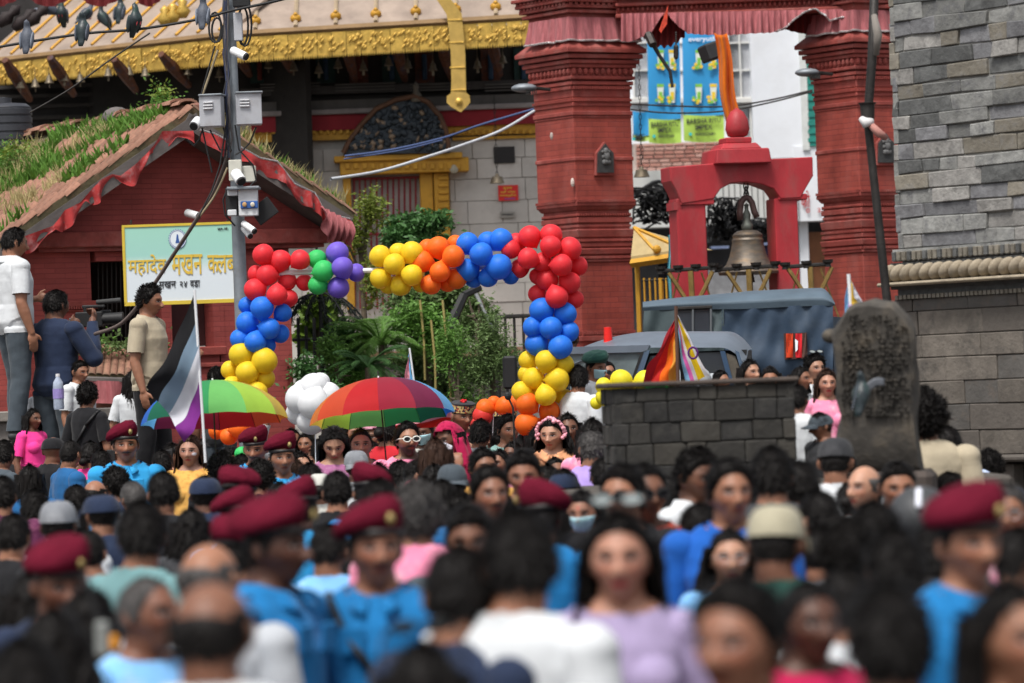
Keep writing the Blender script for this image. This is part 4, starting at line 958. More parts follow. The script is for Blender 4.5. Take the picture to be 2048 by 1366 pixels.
tag(mb.build('cable_bundle', BLACK), 'thick sagging cable bundle above the small gilt shrine', 'cables')

# ------------------------------------------------------------ grey stone tower on the right
def tower_plane(off=0): return tw
tw = PL(1785, 300, 31.0, -54)
tower = thing('stone_tower', 'tall grey slate stone tower filling the right edge of the picture', 'tower', M=tw.mat())
SL = [STONE, mat('slate stone light', (.26,.25,.235), .85, .3, 9, .8, 30, dirt=(.12,.115,.11), dirt_amt=.8, dirt_s=12, obj_var=.2),
      mat('slate stone dark', (.10,.102,.10), .85, .3, 9, .8, 30, dirt=(.045,.046,.046), dirt_amt=.8, dirt_s=10, obj_var=.25), STONE,
      mat('slate stone bluish', (.175,.175,.182), .85, .3, 9, .8, 30, dirt=(.10,.095,.10), dirt_amt=.8, dirt_s=12, obj_var=.2),
      mat('slate stone warm', (.20,.18,.145), .85, .3, 9, .8, 30, dirt=(.15,.15,.15), dirt_amt=.9, dirt_s=9, obj_var=.2)]
uR_ = U(tw, 2048, 300)+1.0
zt0 = Z(tw, 1785, 500); ztp = Z(tw, 1785, -60)+.5
mb = MB(); mb.pbox(tw, .03, uR_, 0, ztp, -1.5, -.03); mb.build('wall_core', JOINT, tower)
rnd = random.Random(21)
masonry(tw, 0, uR_, zt0, ztp, .113, .34, tower, SL, off=(-.022,.006), gap=.006, rnd=rnd, rough=.016, bevel=.006, thick=.09, wj=.5, hj=.16)
# the return side of the tower, facing left
tl2 = PL(1785, 300, 31.0, -144); tl2.o = tw.o.copy()
masonry(tl2, -1.2, 0, zt0, ztp, .13, .45, tower, SL, off=(-.018,.006), gap=.007, rnd=rnd, bevel=.006, thick=.05)
# cornice: toothed course, rope moulding, plain course
def zt_at(y): return Z(tw, 1785, y)
mb = MB(); mb.pbox(tw, -.02, uR_, zt_at(524), zt_at(500), -.1, .02); mb.build('string_course', SL[0], tower)
n = int(uR_/.055)
for k in range(n):
    mb = MB(); u = k*.055; mb.pbox(tw, u, u+.036, zt_at(523), zt_at(505), .02, .045+.01*random.random()); mb.build('tooth', SL[5] if k % 3 else SL[2], tower, bevel=.004)
mb = MB(); mb.pbox(tw, -.04, uR_, zt_at(580), zt_at(527), -.1, .03); mb.build('rope_backing', SL[2], tower)
SAND = mat('dusty tan stone', (.31,.26,.19), .9, .2, 9, .5, 30, dirt=(.13,.11,.09), dirt_amt=.6, dirt_s=5)
n = int(uR_/.105)
for k in range(n+1):
    mb = MB(); u = -.03+k*.105; zc = (zt_at(566)+zt_at(530))/2; hh = (zt_at(530)-zt_at(566))/2
    Mq = Matrix.Rotation(tw.th,3,'Z') @ Matrix.Rotation(R(32),3,'Y'); mb.sphere(tw.w(u, zc, .05), (.045,.075,hh*1.12), 10, 8, Mq); mb.build('rope_twist', SAND, tower, smooth=True)
mb = MB(); mb.pbox(tw, -.08, uR_, zt_at(574), zt_at(566), -.1, .14); mb.build('drip_ledge', SAND, tower, bevel=.012)
mb = MB(); mb.pbox(tw, .0, uR_, zt_at(600), zt_at(574), -.1, .0); mb.build('recess_course', SL[2], tower)
n = int(uR_/.045)
mb = MB()
for k in range(n): mb.pbox(tw, k*.045, k*.045+.03, zt_at(600), zt_at(592), 0, .03)
mb.build('dentil_row', SL[5], tower)
BRN = [STONE_BR, mat('brown block a', (.135,.118,.10), .85, .3, 5, .8, 26, dirt=(.06,.055,.05), dirt_amt=.85, dirt_s=6, obj_var=.2), mat('brown block b', (.105,.098,.09), .85, .25, 4, .6, 30, dirt=(.15,.115,.09), dirt_amt=.7, dirt_s=6, obj_var=.2)]
zb0 = zt_at(912)
mb = MB(); mb.pbox(tw, -.06, uR_, 0, zt_at(600), -.2, -.02); mb.build('lower_core', mat('dark mortar', (.045,.04,.038), .95), tower)
masonry(tw, 0, uR_, zb0, zt_at(600), .165, .48, tower, BRN, off=(-.012,.004), gap=.004, rnd=rnd, rough=.006, thick=.08)
mb = MB(); mb.pbox(tw, -.9, uR_, zt_at(925), zt_at(912), -.2, .18); mb.build('base_ledge', STONE_BR, tower, bevel=.015)
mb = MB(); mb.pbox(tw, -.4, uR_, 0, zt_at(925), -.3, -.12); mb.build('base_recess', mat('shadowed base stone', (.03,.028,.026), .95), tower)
for u in (.35, 1.1, 1.9):
    mb = MB(); mb.pbox(tw, u, u+.14, 0, zt_at(930), -.12, .08); mb.build('base_bracket', STONE_BR, tower, bevel=.01)

# iron pole leaning before the tower, bound with cloth
mb = MB(); pts = [P(1749,-20,29.0), P(1744,120,29.0), P(1737,215,29.0), P(1736,250,29.0), P(1748,360,29.0), P(1760,470,29.0), P(1774,600,29.0)]
o = thing('iron_pole', 'slightly bent dark iron pole bound with cloth in front of the red pillar and tower', 'pole', (P(1774,600,29).x, 29, 0))
mb.tube(pts+[Vector((P(1778,700,29).x, 29, .0))], [.03,.032,.03,.028,.028,.03,.03,.035], 8); mb.build('shaft', IRON, o, smooth=True)
mb = MB(); mb.lathe([(.03,-.07),(.045,-.06),(.05,.04),(.065,.055),(.03,.06)], Matrix.Translation(P(1735,222,29)), 12); mb.build('collar', IRON, o, smooth=30)
mb = MB(); mb.tube([P(1722,236,28.95), P(1730,246,28.93), P(1745,243,28.95)], [.02,.04,.025], 8); mb.build('white_binding', cloth('dirty white rag', (.62,.60,.60)), o, smooth=True)
mb = MB(); mb.tube([P(1742,250,28.95), P(1758,266,28.9), P(1772,276,28.95)], [.025,.03,.02], 7); mb.build('pink_rag', cloth('pinkish rag', (.42,.20,.17)), o, smooth=True)
mb = MB(); mb.tube([P(1748,30,28.95), P(1756,70,28.9), P(1752,110,28.95)], [.02,.03,.02], 6); mb.build('grey_rag', cloth('grey rag', (.20,.18,.16)), o, smooth=True)

# ------------------------------------------------------------ dark stone plinth, carved stele
kp = PL(1410, 870, 24.0, 2)
plin = thing('stone_plinth', 'wide dark stone block plinth standing in the crowd', 'plinth', M=kp.mat())
ua, ub = U(kp,1226,870), U(kp,1592,870); zt_p = Z(kp,1410,770)
mb = MB(); mb.pbox(kp, ua+.02, ub-.02, 0, zt_p-.03, -1.1, -.03); mb.build('core', mat('dark mortar', (.03,.03,.03)), plin)
DKS = [STONE_DK, mat('basalt block a', (.026,.025,.024), .9, .3, 6, .6, 35, dirt=(.085,.08,.07), dirt_amt=.5, dirt_s=8, obj_var=.2), mat('basalt block b', (.043,.039,.033), .9, .3, 6, .6, 35, dirt=(.05,.05,.045), dirt_amt=.6, dirt_s=6, obj_var=.2)]
masonry(kp, ua, ub, Z(kp,1410,968), zt_p, .117, .155, plin, DKS, off=(-.010,.008), gap=.0035, rnd=random.Random(8), wj=.35, hj=.08, thick=.09, rough=.007)
ks = PL(1592, 870, 24.0, 92); ks.o = kp.w(ub, 0, 0)
masonry(ks, 0, 1.1, Z(kp,1410,968), zt_p, .117, .2, plin, DKS, off=(-.012,.004), gap=.006, rnd=random.Random(9), thick=.05)
kl = PL(1226, 870, 24.0, -88); kl.o = kp.w(ua, 0, 0)
masonry(kl, -1.1, 0, Z(kp,1410,968), zt_p, .117, .2, plin, DKS, off=(-.012,.004), gap=.006, rnd=random.Random(10), thick=.05)
mb = MB(); mb.pbox(kp, ua-.03, ub+.03, zt_p, zt_p+.03, -1.12, .02); mb.build('cap_slab', mat('worn brown slab', (.065,.050,.042), .85, .3, 4, .6, 30), plin, bevel=.01)
mb = MB(); mb.pbox(kp, ua-.35, ub+1.2, .02, Z(kp,1410,972), -1.2, .12); mb.build('foot_course', STONE_BR, plin, bevel=.02)

sl_ = PL(1750, 740, 22.6, -8)
out = [(1664,950),(1672,870),(1680,830),(1676,790),(1670,750),(1668,700),(1666,670),(1674,648),(1684,632),(1698,616),(1718,606),(1745,597),(1768,602),(1788,606),(1802,618),(1816,636),(1826,660),(1828,700),(1834,740),(1838,780),(1834,830),(1838,870),(1846,945)]
st = thing('carved_stele', 'worn dark stone stele with rounded top and rows of inscription leaning by the tower', 'stele', M=sl_.mat())
mb = MB(); pz = uzs(out, sl_); cu = sum(a for a, b in pz)/len(pz); cz = sum(b for a, b in pz)/len(pz)
STEL = mat('weathered inscribed stone', (.060,.054,.047), .95, .4, 7, 1.0, 14, dirt=(.13,.105,.075), dirt_amt=.8, dirt_s=7)
nn = len(pz); rings = []
for f, o_ in ((1,-.28),(1.0,-.05),(.97,0),(.90,.03)):
    rings.append([sl_.w(cu+(a-cu)*f, cz+(b-cz)*f, o_) for a, b in pz])
vs = [q for r in rings for q in r]; fs = [list(range(nn-1,-1,-1)), [3*nn+i for i in range(nn)]] + [(k*nn+i, k*nn+(i+1)%nn, (k+1)*nn+(i+1)%nn, (k+1)*nn+i) for k in range(3) for i in range(nn)]
mb.add([q + noise.noise_vector(q*7)*.035 for q in vs], fs); mb.build('slab', STEL, st, smooth=50)
mb = MB(); rr = random.Random(4)
for j in range(24):
    y = 632+j*8.6; x = 1682+rr.random()*6+ (max(0,660-y))*.6
    while x < 1816-(max(0,660-y))*.4:
        w_ = rr.uniform(2,6); a, z = sl_.uz(x, y); b, _ = sl_.uz(x+w_, y)
        if rr.random() < .6: z += rr.gauss(0,.004); mb.pbox(sl_, a, b, z-.004, z+.004+rr.uniform(0,.004), .0, .056+rr.uniform(0,.012))
        x += w_+rr.uniform(1.5,4)
mb.build('inscription', STEL, st, kind='stuff')
mb = MB(); mb.pbox(sl_, U(sl_,1650,900), U(sl_,1865,900), 0, Z(sl_,1750,944), -.5, .2); mb.build('socket_stone', mat('dark socket stone', (.06,.048,.042), .95, .35, 5, .8, 20), st, bevel=.03)
p = P(1662,672,22.7); mb = MB(); mb.sphere(p, (.05,.06,.04), 8, 6); mb.build('broken_knob', STEL, st, smooth=True)
p = sl_.at(1700, 855, .1)
# ------------------------------------------------------------ street pole with cabinets, cameras and wires
pp_ = PL(465, 400, 37.5, 0); k = 37.5/FPX
po = thing('street_pole', 'grey steel street pole carrying cabinets and cameras in front of the club house', 'pole', (P(478,600,37.5).x, 37.5, 0))
base = P(472, 500, 37.5); 
mb = MB(); top = P(459,-30,37.5); mb.tube([Vector((top.x,37.5,0)), Vector((top.x,37.5,P(474,435,37.5).z)), ], [.062,.058], 16); mb.tube([Vector((top.x,37.5,P(474,435,37.5).z)), Vector((top.x,37.5,P(470,300,37.5).z)), Vector((top.x,37.5,P(459,-30,37.5).z))], [.058,.050,.040], 16); mb.build('shaft', STEEL, po, smooth=40)
def cab(x0, x1, y0, y1, D, m, name, dth, **kk):
    a = P(x0,(y0+y1)/2,D); b = P(x1,(y0+y1)/2,D); z0 = P((x0+x1)/2,y1,D).z; z1 = P((x0+x1)/2,y0,D).z
    mb = MB(); mb.box(((a.x+b.x)/2, D, (z0+z1)/2), (b.x-a.x, dth, z1-z0), Matrix.Rotation(R(kk.pop('rot',0)),3,'Z')); return mb.build(name, m, po, bevel=kk.pop('bevel',.006))
for x0, x1, y0, y1, r in ((402,446,192,254,-6),(472,523,187,250,5)):
    c_ = cab(x0, x1, y0, y1, 37.3, BOXGREY, 'cabinet', .18, rot=r)
    t = cab(x0-2, x1+2, y0-3, y0+1, 37.3, STEEL, 'cabinet_lid', .22, rot=r)
    for j in range(3):
        a = P((x0+x1)/2-8+(4 if r > 0 else 0)*0, y0+13+j*6, 37.2); mb = MB(); mb.box(a+Vector((.0,-.0,0)), (.085,.03,.014)); mb.build('louvre', mat('pale louvre', (.6,.6,.62), .5), po, bevel=.004)
cab(468, 485, 26, 82, 37.4, BOXGREY, 'antenna_box', .1)
cab(466, 500, -14, 14, 37.35, BLACK, 'splice_case', .15)
cab(458, 484, 320, 362, 37.3, mat('cream housing', (.56,.55,.48), .5), 'camera_mount', .08); cab(484, 512, 332, 364, 37.35, MATS['cream housing'], 'housing_box', .08)
cab(455, 520, 374, 380, 37.2, STEEL, 'shelf', .25); cab(478, 516, 378, 432, 37.2, mat('white meter box', (.62,.64,.66), .5), 'meter_box', .14); cab(452, 476, 376, 432, 37.25, BLACK, 'relay_box', .12); cab(456,476,378,392,37.2, MATS['white meter box'],'relay_cap',.14); cab(456,474,420,432,37.2, MATS['white meter box'],'relay_foot',.14)
cab(481, 516, 402, 417, 37.12, mat('blue strip print', (.03,.10,.32), .5), 'blue_label', .012)
for x, m_ in ((489, 'amber'), (505, 'ivory')):
    mb = MB(); mb.sphere(P(x,409,37.1), (.02,.01,.022), 8, 6); mb.build('label_emblem', mat(m_+' emblem', (.50,.30,.12) if m_ == 'amber' else (.6,.55,.45), .5), po)
mb = MB(); mb.box(P(528,422,37.3), (.20,.03,.17), Matrix.Rotation(R(-35),3,'Y')); mb.build('dark_panel', BLACK, po, bevel=.005)
def cctv(a, b, r, D, par, nm='bullet_camera'):
    A_, B_ = P(*a, D), P(*b, D-.08); mb = MB(); mb.tube([A_, A_.lerp(B_,.1), B_], [r*.8,r,r], 12); c_ = mb.build(nm, mat('white camera shell', (.78,.79,.80), .35, .03), par, smooth=40)
    d = (B_-A_).normalized(); mb = MB(); mb.tube([B_+d*.001, B_+d*.015], r*.82, 12); mb.build('lens', BLACK, c_)
cctv((464,100),(491,113),.038,37.3,po); cctv((470,345),(482,362),.05,37.15,po,'dome_camera'); cctv((486,446),(508,462),.03,37.2,po); cctv((486,455),(500,472),.028,37.3,po); cctv((398,240),(388,252),.045,37.3,po)
# cable loops round the pole
rr = random.Random(6)
for i in range(9):
    x = 448+rr.random()*10; mb = MB()
    mb.tube([P(x-4+rr.gauss(0,3)+(4 if j > 3 else 0), -20+j*42, 37.4) for j in range(9)], .0085, 5, False); mb.build('cable', mat('cable sheath %d' % (i%3), [(.02,.02,.025),(.10,.09,.09),(.03,.04,.09)][i%3], .5), po)
for cx, cy, rx, ry in ((430,55,12,30),(490,50,13,42),(486,52,10,38),(434,60,10,24)):
    mb = MB(); mb.tube([P(cx+rx*math.cos(a), cy+ry*math.sin(a), 37.4) for a in [2*PI*j/16 for j in range(17)]], .010, 5, False); mb.build('cable_loop', BLACK, po)
for pts in ([(452,250),(440,330),(424,380),(398,432)],[(446,255),(462,300),(440,300),(420,260)],[(512,254),(500,285),(486,300),(470,310)],[(456,372),(446,400),(450,430),(470,452)],[(470,250),(478,300),(506,330),(512,360),(500,372)],[(404,256),(414,300),(424,345)],[(430,92),(416,140),(402,190)],[(374,278),(388,292),(398,280),(404,262)]):
    mb = MB(); mb.tube([P(x,y,37.3) for x, y in pts], .008, 5, False); mb.build('cable', BLACK, po)
# thick cable from the pole down to the lower left, wires in the sky
def wire(name, label, pts, r, m, D0, D1=None, sub=6):
    D1 = D1 or D0; n = len(pts); mb = MB(); L = []
    for i, (x, y) in enumerate(pts): L.append(P(x, y, D0+(D1-D0)*i/(n-1)))
    S = []
    for i in range(n-1):
        for s_ in range(sub):
            t = s_/sub; p0 = L[max(i-1,0)]; p1 = L[i]; p2 = L[i+1]; p3 = L[min(i+2,n-1)]
            S.append(.5*((2*p1)+(p2-p0)*t+(2*p0-5*p1+4*p2-p3)*t*t+(3*p1-p0-3*p2+p3)*t**3))
    S.append(L[-1]); mb.tube(S, r, 6, False); return tag(mb.build(name, m, smooth=True), label, 'cable')
wire('hanging_cable', 'thick brown cable slanting across the sign board from the pole', [(460,300),(430,380),(398,432),(350,505),(300,580),(245,645),(190,668)], .018, mat('brown cable', (.13,.10,.09), .6), 37.4, 39.5)
wire('hanging_cable', 'thin tan rope hanging down left of the pole cabinets', [(436,100),(412,170),(402,196)], .010, mat('tan rope', (.30,.24,.15), .8), 37.35)
wire('hanging_cable', 'orange tan rope from the camera bracket to the club house gable', [(455,335),(430,390),(400,432)], .010, MATS['tan rope'], 37.35)
wire('power_line', 'dark wire with pigeons running from the top left corner to the pole', [(-20,97),(80,80),(180,66),(280,58),(400,38),(460,22),(560,0),(620,-20)], .012, BLACK, 36.8)
wire('power_line', 'thin wire crossing in front of the dark temple eave at left', [(60,225),(140,178),(220,120),(300,66)], .008, IRON, 40)
wire('white_pipe', 'long white pipe slung from the left gate pillar down to the club house roof', [(1068,222),(1000,262),(920,292),(860,312),(760,342),(662,358)], .017, mat('white pipe', (.50,.52,.55), .5), 49.0, 45)
wire('blue_rope', 'blue rope bundle strung before the carved tympanum', [(1068,218),(960,250),(885,276),(780,300),(690,312)], .013, mat('blue rope', (.05,.08,.19), .7), 49.0, 50)
wire('blue_rope', 'second blue rope just under the blue rope bundle', [(885,280),(800,301),(688,318)], .010, MATS['blue rope'], 49.6, 50)
wire('power_line', 'grey wire crossing the banners to the right gate pillar, upper one', [(1255,208),(1350,212),(1450,213),(1540,200),(1625,180)], .010, IRON, 52)
wire('power_line', 'grey wire crossing the banners to the right gate pillar, lower one', [(1255,218),(1340,226),(1450,222),(1540,205),(1625,183)], .010, IRON, 52.2)
# wall camera over the sign
co = thing('wall_camera', 'white bullet camera on the gable just above the sign board', 'camera', sh.at(385,430,.1)); cctv((372,425),(396,432),.04,sh.at(385,430,.2).y,co)

# ------------------------------------------------------------ club sign board
sg = PL(355, 520, 41.4, 4)
sign = thing('club_sign', 'pale green and white club sign board with yellow border and yellow lettering', 'sign', M=sg.mat())
g = sg
def rect(x0, x1, y0, y1): return U(g,x0,530), U(g,x1,530), Z(g,355,y1), Z(g,355,y0)
u0_, u1_, z0_, z1_ = rect(247, 472, 448, 607)
grad = bpy.data.materials.new('sign face green to white'); grad.use_nodes = True; gn = grad.node_tree; gb = gn.nodes['Principled BSDF']; gb.inputs['Roughness'].default_value = .45
tc = gn.nodes.new('ShaderNodeTexCoord'); sx = gn.nodes.new('ShaderNodeSeparateXYZ'); rp = gn.nodes.new('ShaderNodeMapRange'); rp.inputs[1].default_value = z0_; rp.inputs[2].default_value = z1_; cr = gn.nodes.new('ShaderNodeValToRGB')
e = cr.color_ramp.elements; e[0].position = .40; e[0].color = (.66,.72,.76,1); e[1].position = .62; e[1].color = (.33,.60,.53,1); e2 = e.new(1.0); e2.color = (.33,.62,.50,1)
gn.links.new(tc.outputs['Object'], sx.inputs[0]); gn.links.new(sx.outputs[2], rp.inputs[0]); gn.links.new(rp.outputs[0], cr.inputs[0]); gn.links.new(cr.outputs[0], gb.inputs['Base Color'])
mb = MB(); mb.pbox(g, u0_, u1_, z0_, z1_, -.05, 0); mb.build('board', grad, sign)
YB = mat('yellow sign border', (.62,.45,.05), .5, .08)
for a, b, c_, d in ((u0_-.005,u0_+.022,z0_,z1_),(u1_-.022,u1_+.005,z0_,z1_),(u0_-.005,u1_+.005,z1_-.018,z1_+.006),(u0_-.005,u1_+.005,z0_-.008,z0_+.028)):
    mb = MB(); mb.pbox(g, a, b, c_, d, -.06, .008+.001*(c_ == z0_ and d != z1_)); mb.build('border', YB, sign)
YL = mat('yellow sign letters', (.66,.45,.06), .5, .05, bump=0)
add_text('महादेव', g, 294, 530, 42, 'lettering', YL, sign, .006, 76); add_text('मखन', g, 374, 529, 40, 'lettering', YL, sign, .006, 62); add_text('क', g, 426, 528, 36, 'lettering', YL, sign, .006, 22); add_text('लब', g, 452, 528, 36, 'lettering', YL, sign, .0065, 40)
add_text('मखन', g, 335, 569, 13, 'lettering', INK, sign, .006, 34); add_text('२४', g, 367, 568, 11, 'lettering', INK, sign, .006, 15); add_text('वडा', g, 390, 567, 13, 'lettering', INK, sign, .006, 20)
add_text('दा.नं.', g, 446, 457, 6, 'lettering', INK, sign, .006, 22)
c_ = g.at(355, 478, .004); Mc = Matrix.Translation(c_) @ Matrix.Rotation(g.th,4,'Z') @ Matrix.Rotation(PI/2,4,'X')
def disc(r0, r1, n, dz, m, nm, teeth=0):
    mb = MB(); vs = []
    for j in range(n):
        a = 2*PI*j/n; rr_ = r1*(1 if not teeth or j % 2 else .9); vs += [Mc @ Vector((r0*math.cos(a)*.9, r0*math.sin(a), dz)), Mc @ Vector((rr_*math.cos(a)*.9, rr_*math.sin(a), dz))]
    mb.add(vs, [(2*j, 2*j+1, 2*((j+1)%n)+1, 2*((j+1)%n)) for j in range(n)]); mb.build(nm, m, sign)
disc(.0, .082, 30, .002, mat('white emblem ground', (.70,.76,.80), .5, 0, bump=0), 'emblem_disc'); disc(.078, .10, 48, .003, BLU, 'emblem_ring', 1); disc(.084,.09,40,.0045,MATS['white emblem ground'],'emblem_ring')
mb = MB(); mb.add([Mc @ Vector(q) for q in ((-.022,-.04,.004),(.022,-.04,.004),(.014,-.01,.004),(.006,.045,.004),(-.006,.045,.004),(-.014,-.01,.004))], [(0,1,2,3,4,5)]); mb.build('emblem_figure', BLU, sign)
for x in (262, 455):
    mb = MB(); mb.tube([g.at(x,448,-.05), g.at(x,440,-.05)], .01, 5); mb.build('hanger', IRON, sign)

# ------------------------------------------------------------ black water tank at the left edge
tk = P(18, 262, 46.5); o = thing('water_tank', 'black plastic water tank behind the grassy roof at the left edge', 'tank', (tk.x, tk.y, tk.z-.3))
mb = MB(); pr = [(.0,-.5)]
for j in range(9): z = -.5+j*.09; pr += [(.26,z),(.26,z+.06),(.248,z+.065),(.248,z+.085)]
pr += [(.25,.30),(.20,.34),(0,.36)]
mb.lathe(pr, Matrix.Translation((tk.x,tk.y,tk.z-.05)), 28); mb.build('tank_body', mat('black plastic', (.035,.037,.045), .45, .15, 6), o, smooth=40)
mb = MB(); mb.lathe([(.09,.34),(.09,.42),(0,.43)], Matrix.Translation((tk.x-.05,tk.y,tk.z-.06)), 16); mb.build('lid', MATS['black plastic'], o, smooth=30)
mb = MB(); q = P(60,330,46.5); mb.box((tk.x+.3, 46.9, tk.z-.9), (1.6,.5,1.1)); tag(mb.build('parapet_wall', mat('old brick parapet', (.12,.07,.055), .9, .3, 5, brick=(.22,.07,(.06,.045,.04),.008))), 'low old brick parapet beside the black water tank', 'wall')

# ------------------------------------------------------------ pigeons
PG = mat('slate blue feathers', (.075,.085,.11), .6, .25, 20, .3, 60); PGD = mat('dark iridescent feathers', (.025,.035,.04), .4, .3, 20, .2, 60, dirt=(.02,.07,.05), dirt_amt=.7, dirt_s=12); PGL = mat('pale grey feathers', (.16,.18,.22), .65, .2, 20)
def pigeon_mesh():
    bm_ = bmesh.new(); o_ = []
    me = bpy.data.meshes.new('pigeon_src'); mb = MB()
    # body along x (head +x), tail -x, perched upright by rotation later
    prof = [(-.19,.008,.02),(-.15,.012,.028),(-.11,.022,.034),(-.07,.040,.046),(-.02,.056,.055),(.03,.058,.056),(.07,.045,.046),(.095,.030,.033),(.115,.026,.027),(.135,.029,.026),(.155,.024,.022),(.172,.006,.006)]
    vs = []; n = 12
    for x, rz, ry in prof:
        rz *= 1.3; ry *= 1.35
        zc = 0 if x < .07 else (x-.07)*.9
        zc -= .1*min(0, x+.05)*-1 if x < -.05 else 0
        for j in range(n): a = 2*PI*j/n; vs.append((x, ry*math.cos(a), zc+rz*math.sin(a)))
    k_ = len(prof); mb.add(vs, [(i*n+j, i*n+(j+1)%n, (i+1)*n+(j+1)%n, (i+1)*n+j) for i in range(k_-1) for j in range(n)]+[list(range(n)), [(k_-1)*n+j for j in range(n)]])
    me = mb.mesh('pigeon', smooth=True)
    w = MB()
    for s in (-1, 1): w.sphere((-.04, s*.064, .01), (.105,.016,.046), 12, 6, Matrix.Rotation(R(4*s),3,'Z') @ Matrix.Rotation(R(-6),3,'Y'))
    wm = w.mesh('wing', smooth=True)
    b = MB(); b.lathe([(.006,0),(.004,.012),(0,.024)], Matrix.Translation((.17,0,.085)) @ Matrix.Rotation(PI/2,4,'Y'), 6); bkm = b.mesh('beak')
    f = MB()
    for s in (-1, 1): f.tube([(.005,s*.02,-.05),(.01,s*.022,-.085)], .004, 5); f.tube([(-.012,s*.022,-.086),(.032,s*.022,-.086)], .0035, 5)
    return me, wm, bkm, f.mesh('feet')
PB, PW, PK, PF = pigeon_mesh()
REDF = mat('pink red feet', (.5,.07,.08), .6); BEAK = mat('dark beak', (.05,.045,.05), .5)
def pigeon(x, y, D, yaw, pitch, s, body, wing, label):
    M = Matrix.Translation(P(x, y, D)) @ Matrix.Rotation(R(yaw),4,'Z') @ Matrix.Rotation(R(-pitch),4,'Y') @ Matrix.Diagonal((s,s,s,1))
    o = thing('pigeon', label, 'pigeon', M=M, group='pigeons on the wire and roof')
    link('body', PB, [body], o); link('wing', PW, [wing], o); link('beak', PK, [BEAK], o); link('foot', PF, [REDF], o)
pg = [(54,76,36.8,80,62,PG,PGL,'blue grey pigeon on the wire, leftmost, seen from behind'),(165,60,36.8,75,64,PGD,PG,'blue grey pigeon on the wire, second from the left, back turned'),(270,42,36.75,-55,60,PGD,PGD,'dark green-necked pigeon with red feet on the wire'),(406,28,36.8,80,60,PG,PGL,'large grey pigeon on the wire just left of the pole'),
 (72,28,55.6,30,20,PGL,PG,'pale pigeon on the roof edge near the top left corner'),(97,18,55.6,200,25,PG,PG,'grey pigeon low on the gilded roof beside the pale one'),(124,28,55.6,-100,60,PGD,PG,'dark pigeon standing on the roof, left of the second wire pigeon'),(172,28,55.4,20,35,PG,PGD,'pigeon on the roof behind the second wire pigeon'),(207,36,55.4,160,55,PGD,PGD,'small black pigeon on the grey roof'),(240,22,55.4,70,60,PGD,PG,'pigeon on the roof left of the green-necked one'),(100,10,55.9,10,20,PG,PGL,'pigeon half hidden under the crimson canopy')]
for x, y, D, yaw, pit, b, w_, lab in pg: pigeon(x, y, D, yaw, pit, 1.0 if D > 50 else .80, b, w_, lab)
# pigeon with spread wing on the stele
M = Matrix.Translation(P(1722,790,22.0)) @ Matrix.Rotation(R(60),4,'Z') @ Matrix.Rotation(R(-62),4,'Y') @ Matrix.Diagonal((.62,.62,.62,1))
o = thing('pigeon', 'black and grey pigeon landing on the carved stele with a wing spread', 'pigeon', M=M, group='pigeons on the wire and roof')
link('body', PB, [PGD], o); link('beak', PK, [BEAK], o); link('foot', PF, [REDF], o)
mb = MB(); a = P(1728,790,22.05)
mb.grid(lambda t, v: P(1722+t*46, 780-18*math.sin(t*2.4)+v*(24-10*t)-t*10, 22.05+.04*t), 8, 4); mb.build('wing', mat('blurred pale wing', (.13,.14,.16), .7, .3, 12), o, smooth=True, solid=.008)
mb = MB(); mb.grid(lambda t, v: P(1716-t*12, 770+t*46+v*6, 21.96), 6, 4); mb.build('wing', PGL, o, smooth=True, solid=.008)

# ------------------------------------------------------------ trees, shrubs and railings in the middle
def frond_plant(name, label, x, y, D, n, L, seed, m, base_y=None, up=.7, wid=.05, w_leaf=.9):
    rr = random.Random(seed); c_ = P(x, y, D); o = thing(name, label, 'plant', (c_.x, c_.y, 0))
    mb = MB()
    for i in range(n):
        a = rr.uniform(0, 2*PI); el = rr.uniform(.1, up); l = L*rr.uniform(.6,1.1); d = Vector((math.cos(a), math.sin(a)*.6, 0)); pts = []
        for j in range(9): t = j/8; pts.append(c_ + d*l*t*math.cos(el*.6) + Vector((0,0, l*(math.sin(el)*t*1.3 - .55*t*t))))
        mb.tube(pts, [.008*(1-j/9)+.002 for j in range(9)], 4, False)
        for j in range(1, 9):
            for kx in range(7):
                p = pts[j-1].lerp(pts[j], (kx+.5)/5); dd = (pts[j]-pts[j-1]).normalized(); sd = dd.cross(Vector((0,0,1))).normalized()
                for s in (-1, 1):
                    ll = wid*3*math.sin(PI*(j-.5)/9.5)*w_leaf+.02; e = p + (sd*s*.8+dd*.7).normalized()*ll + Vector((0,0,-ll*.25)); q = dd*.003
                    mb.add([p-q, p+q, e], [(0,1,2)])
    mb.build('fronds', m, o)
    mb = MB(); mb.tube([Vector((c_.x,c_.y,0)), c_*1.0], [.05,.03], 7); mb.build('stem', BARK, o)
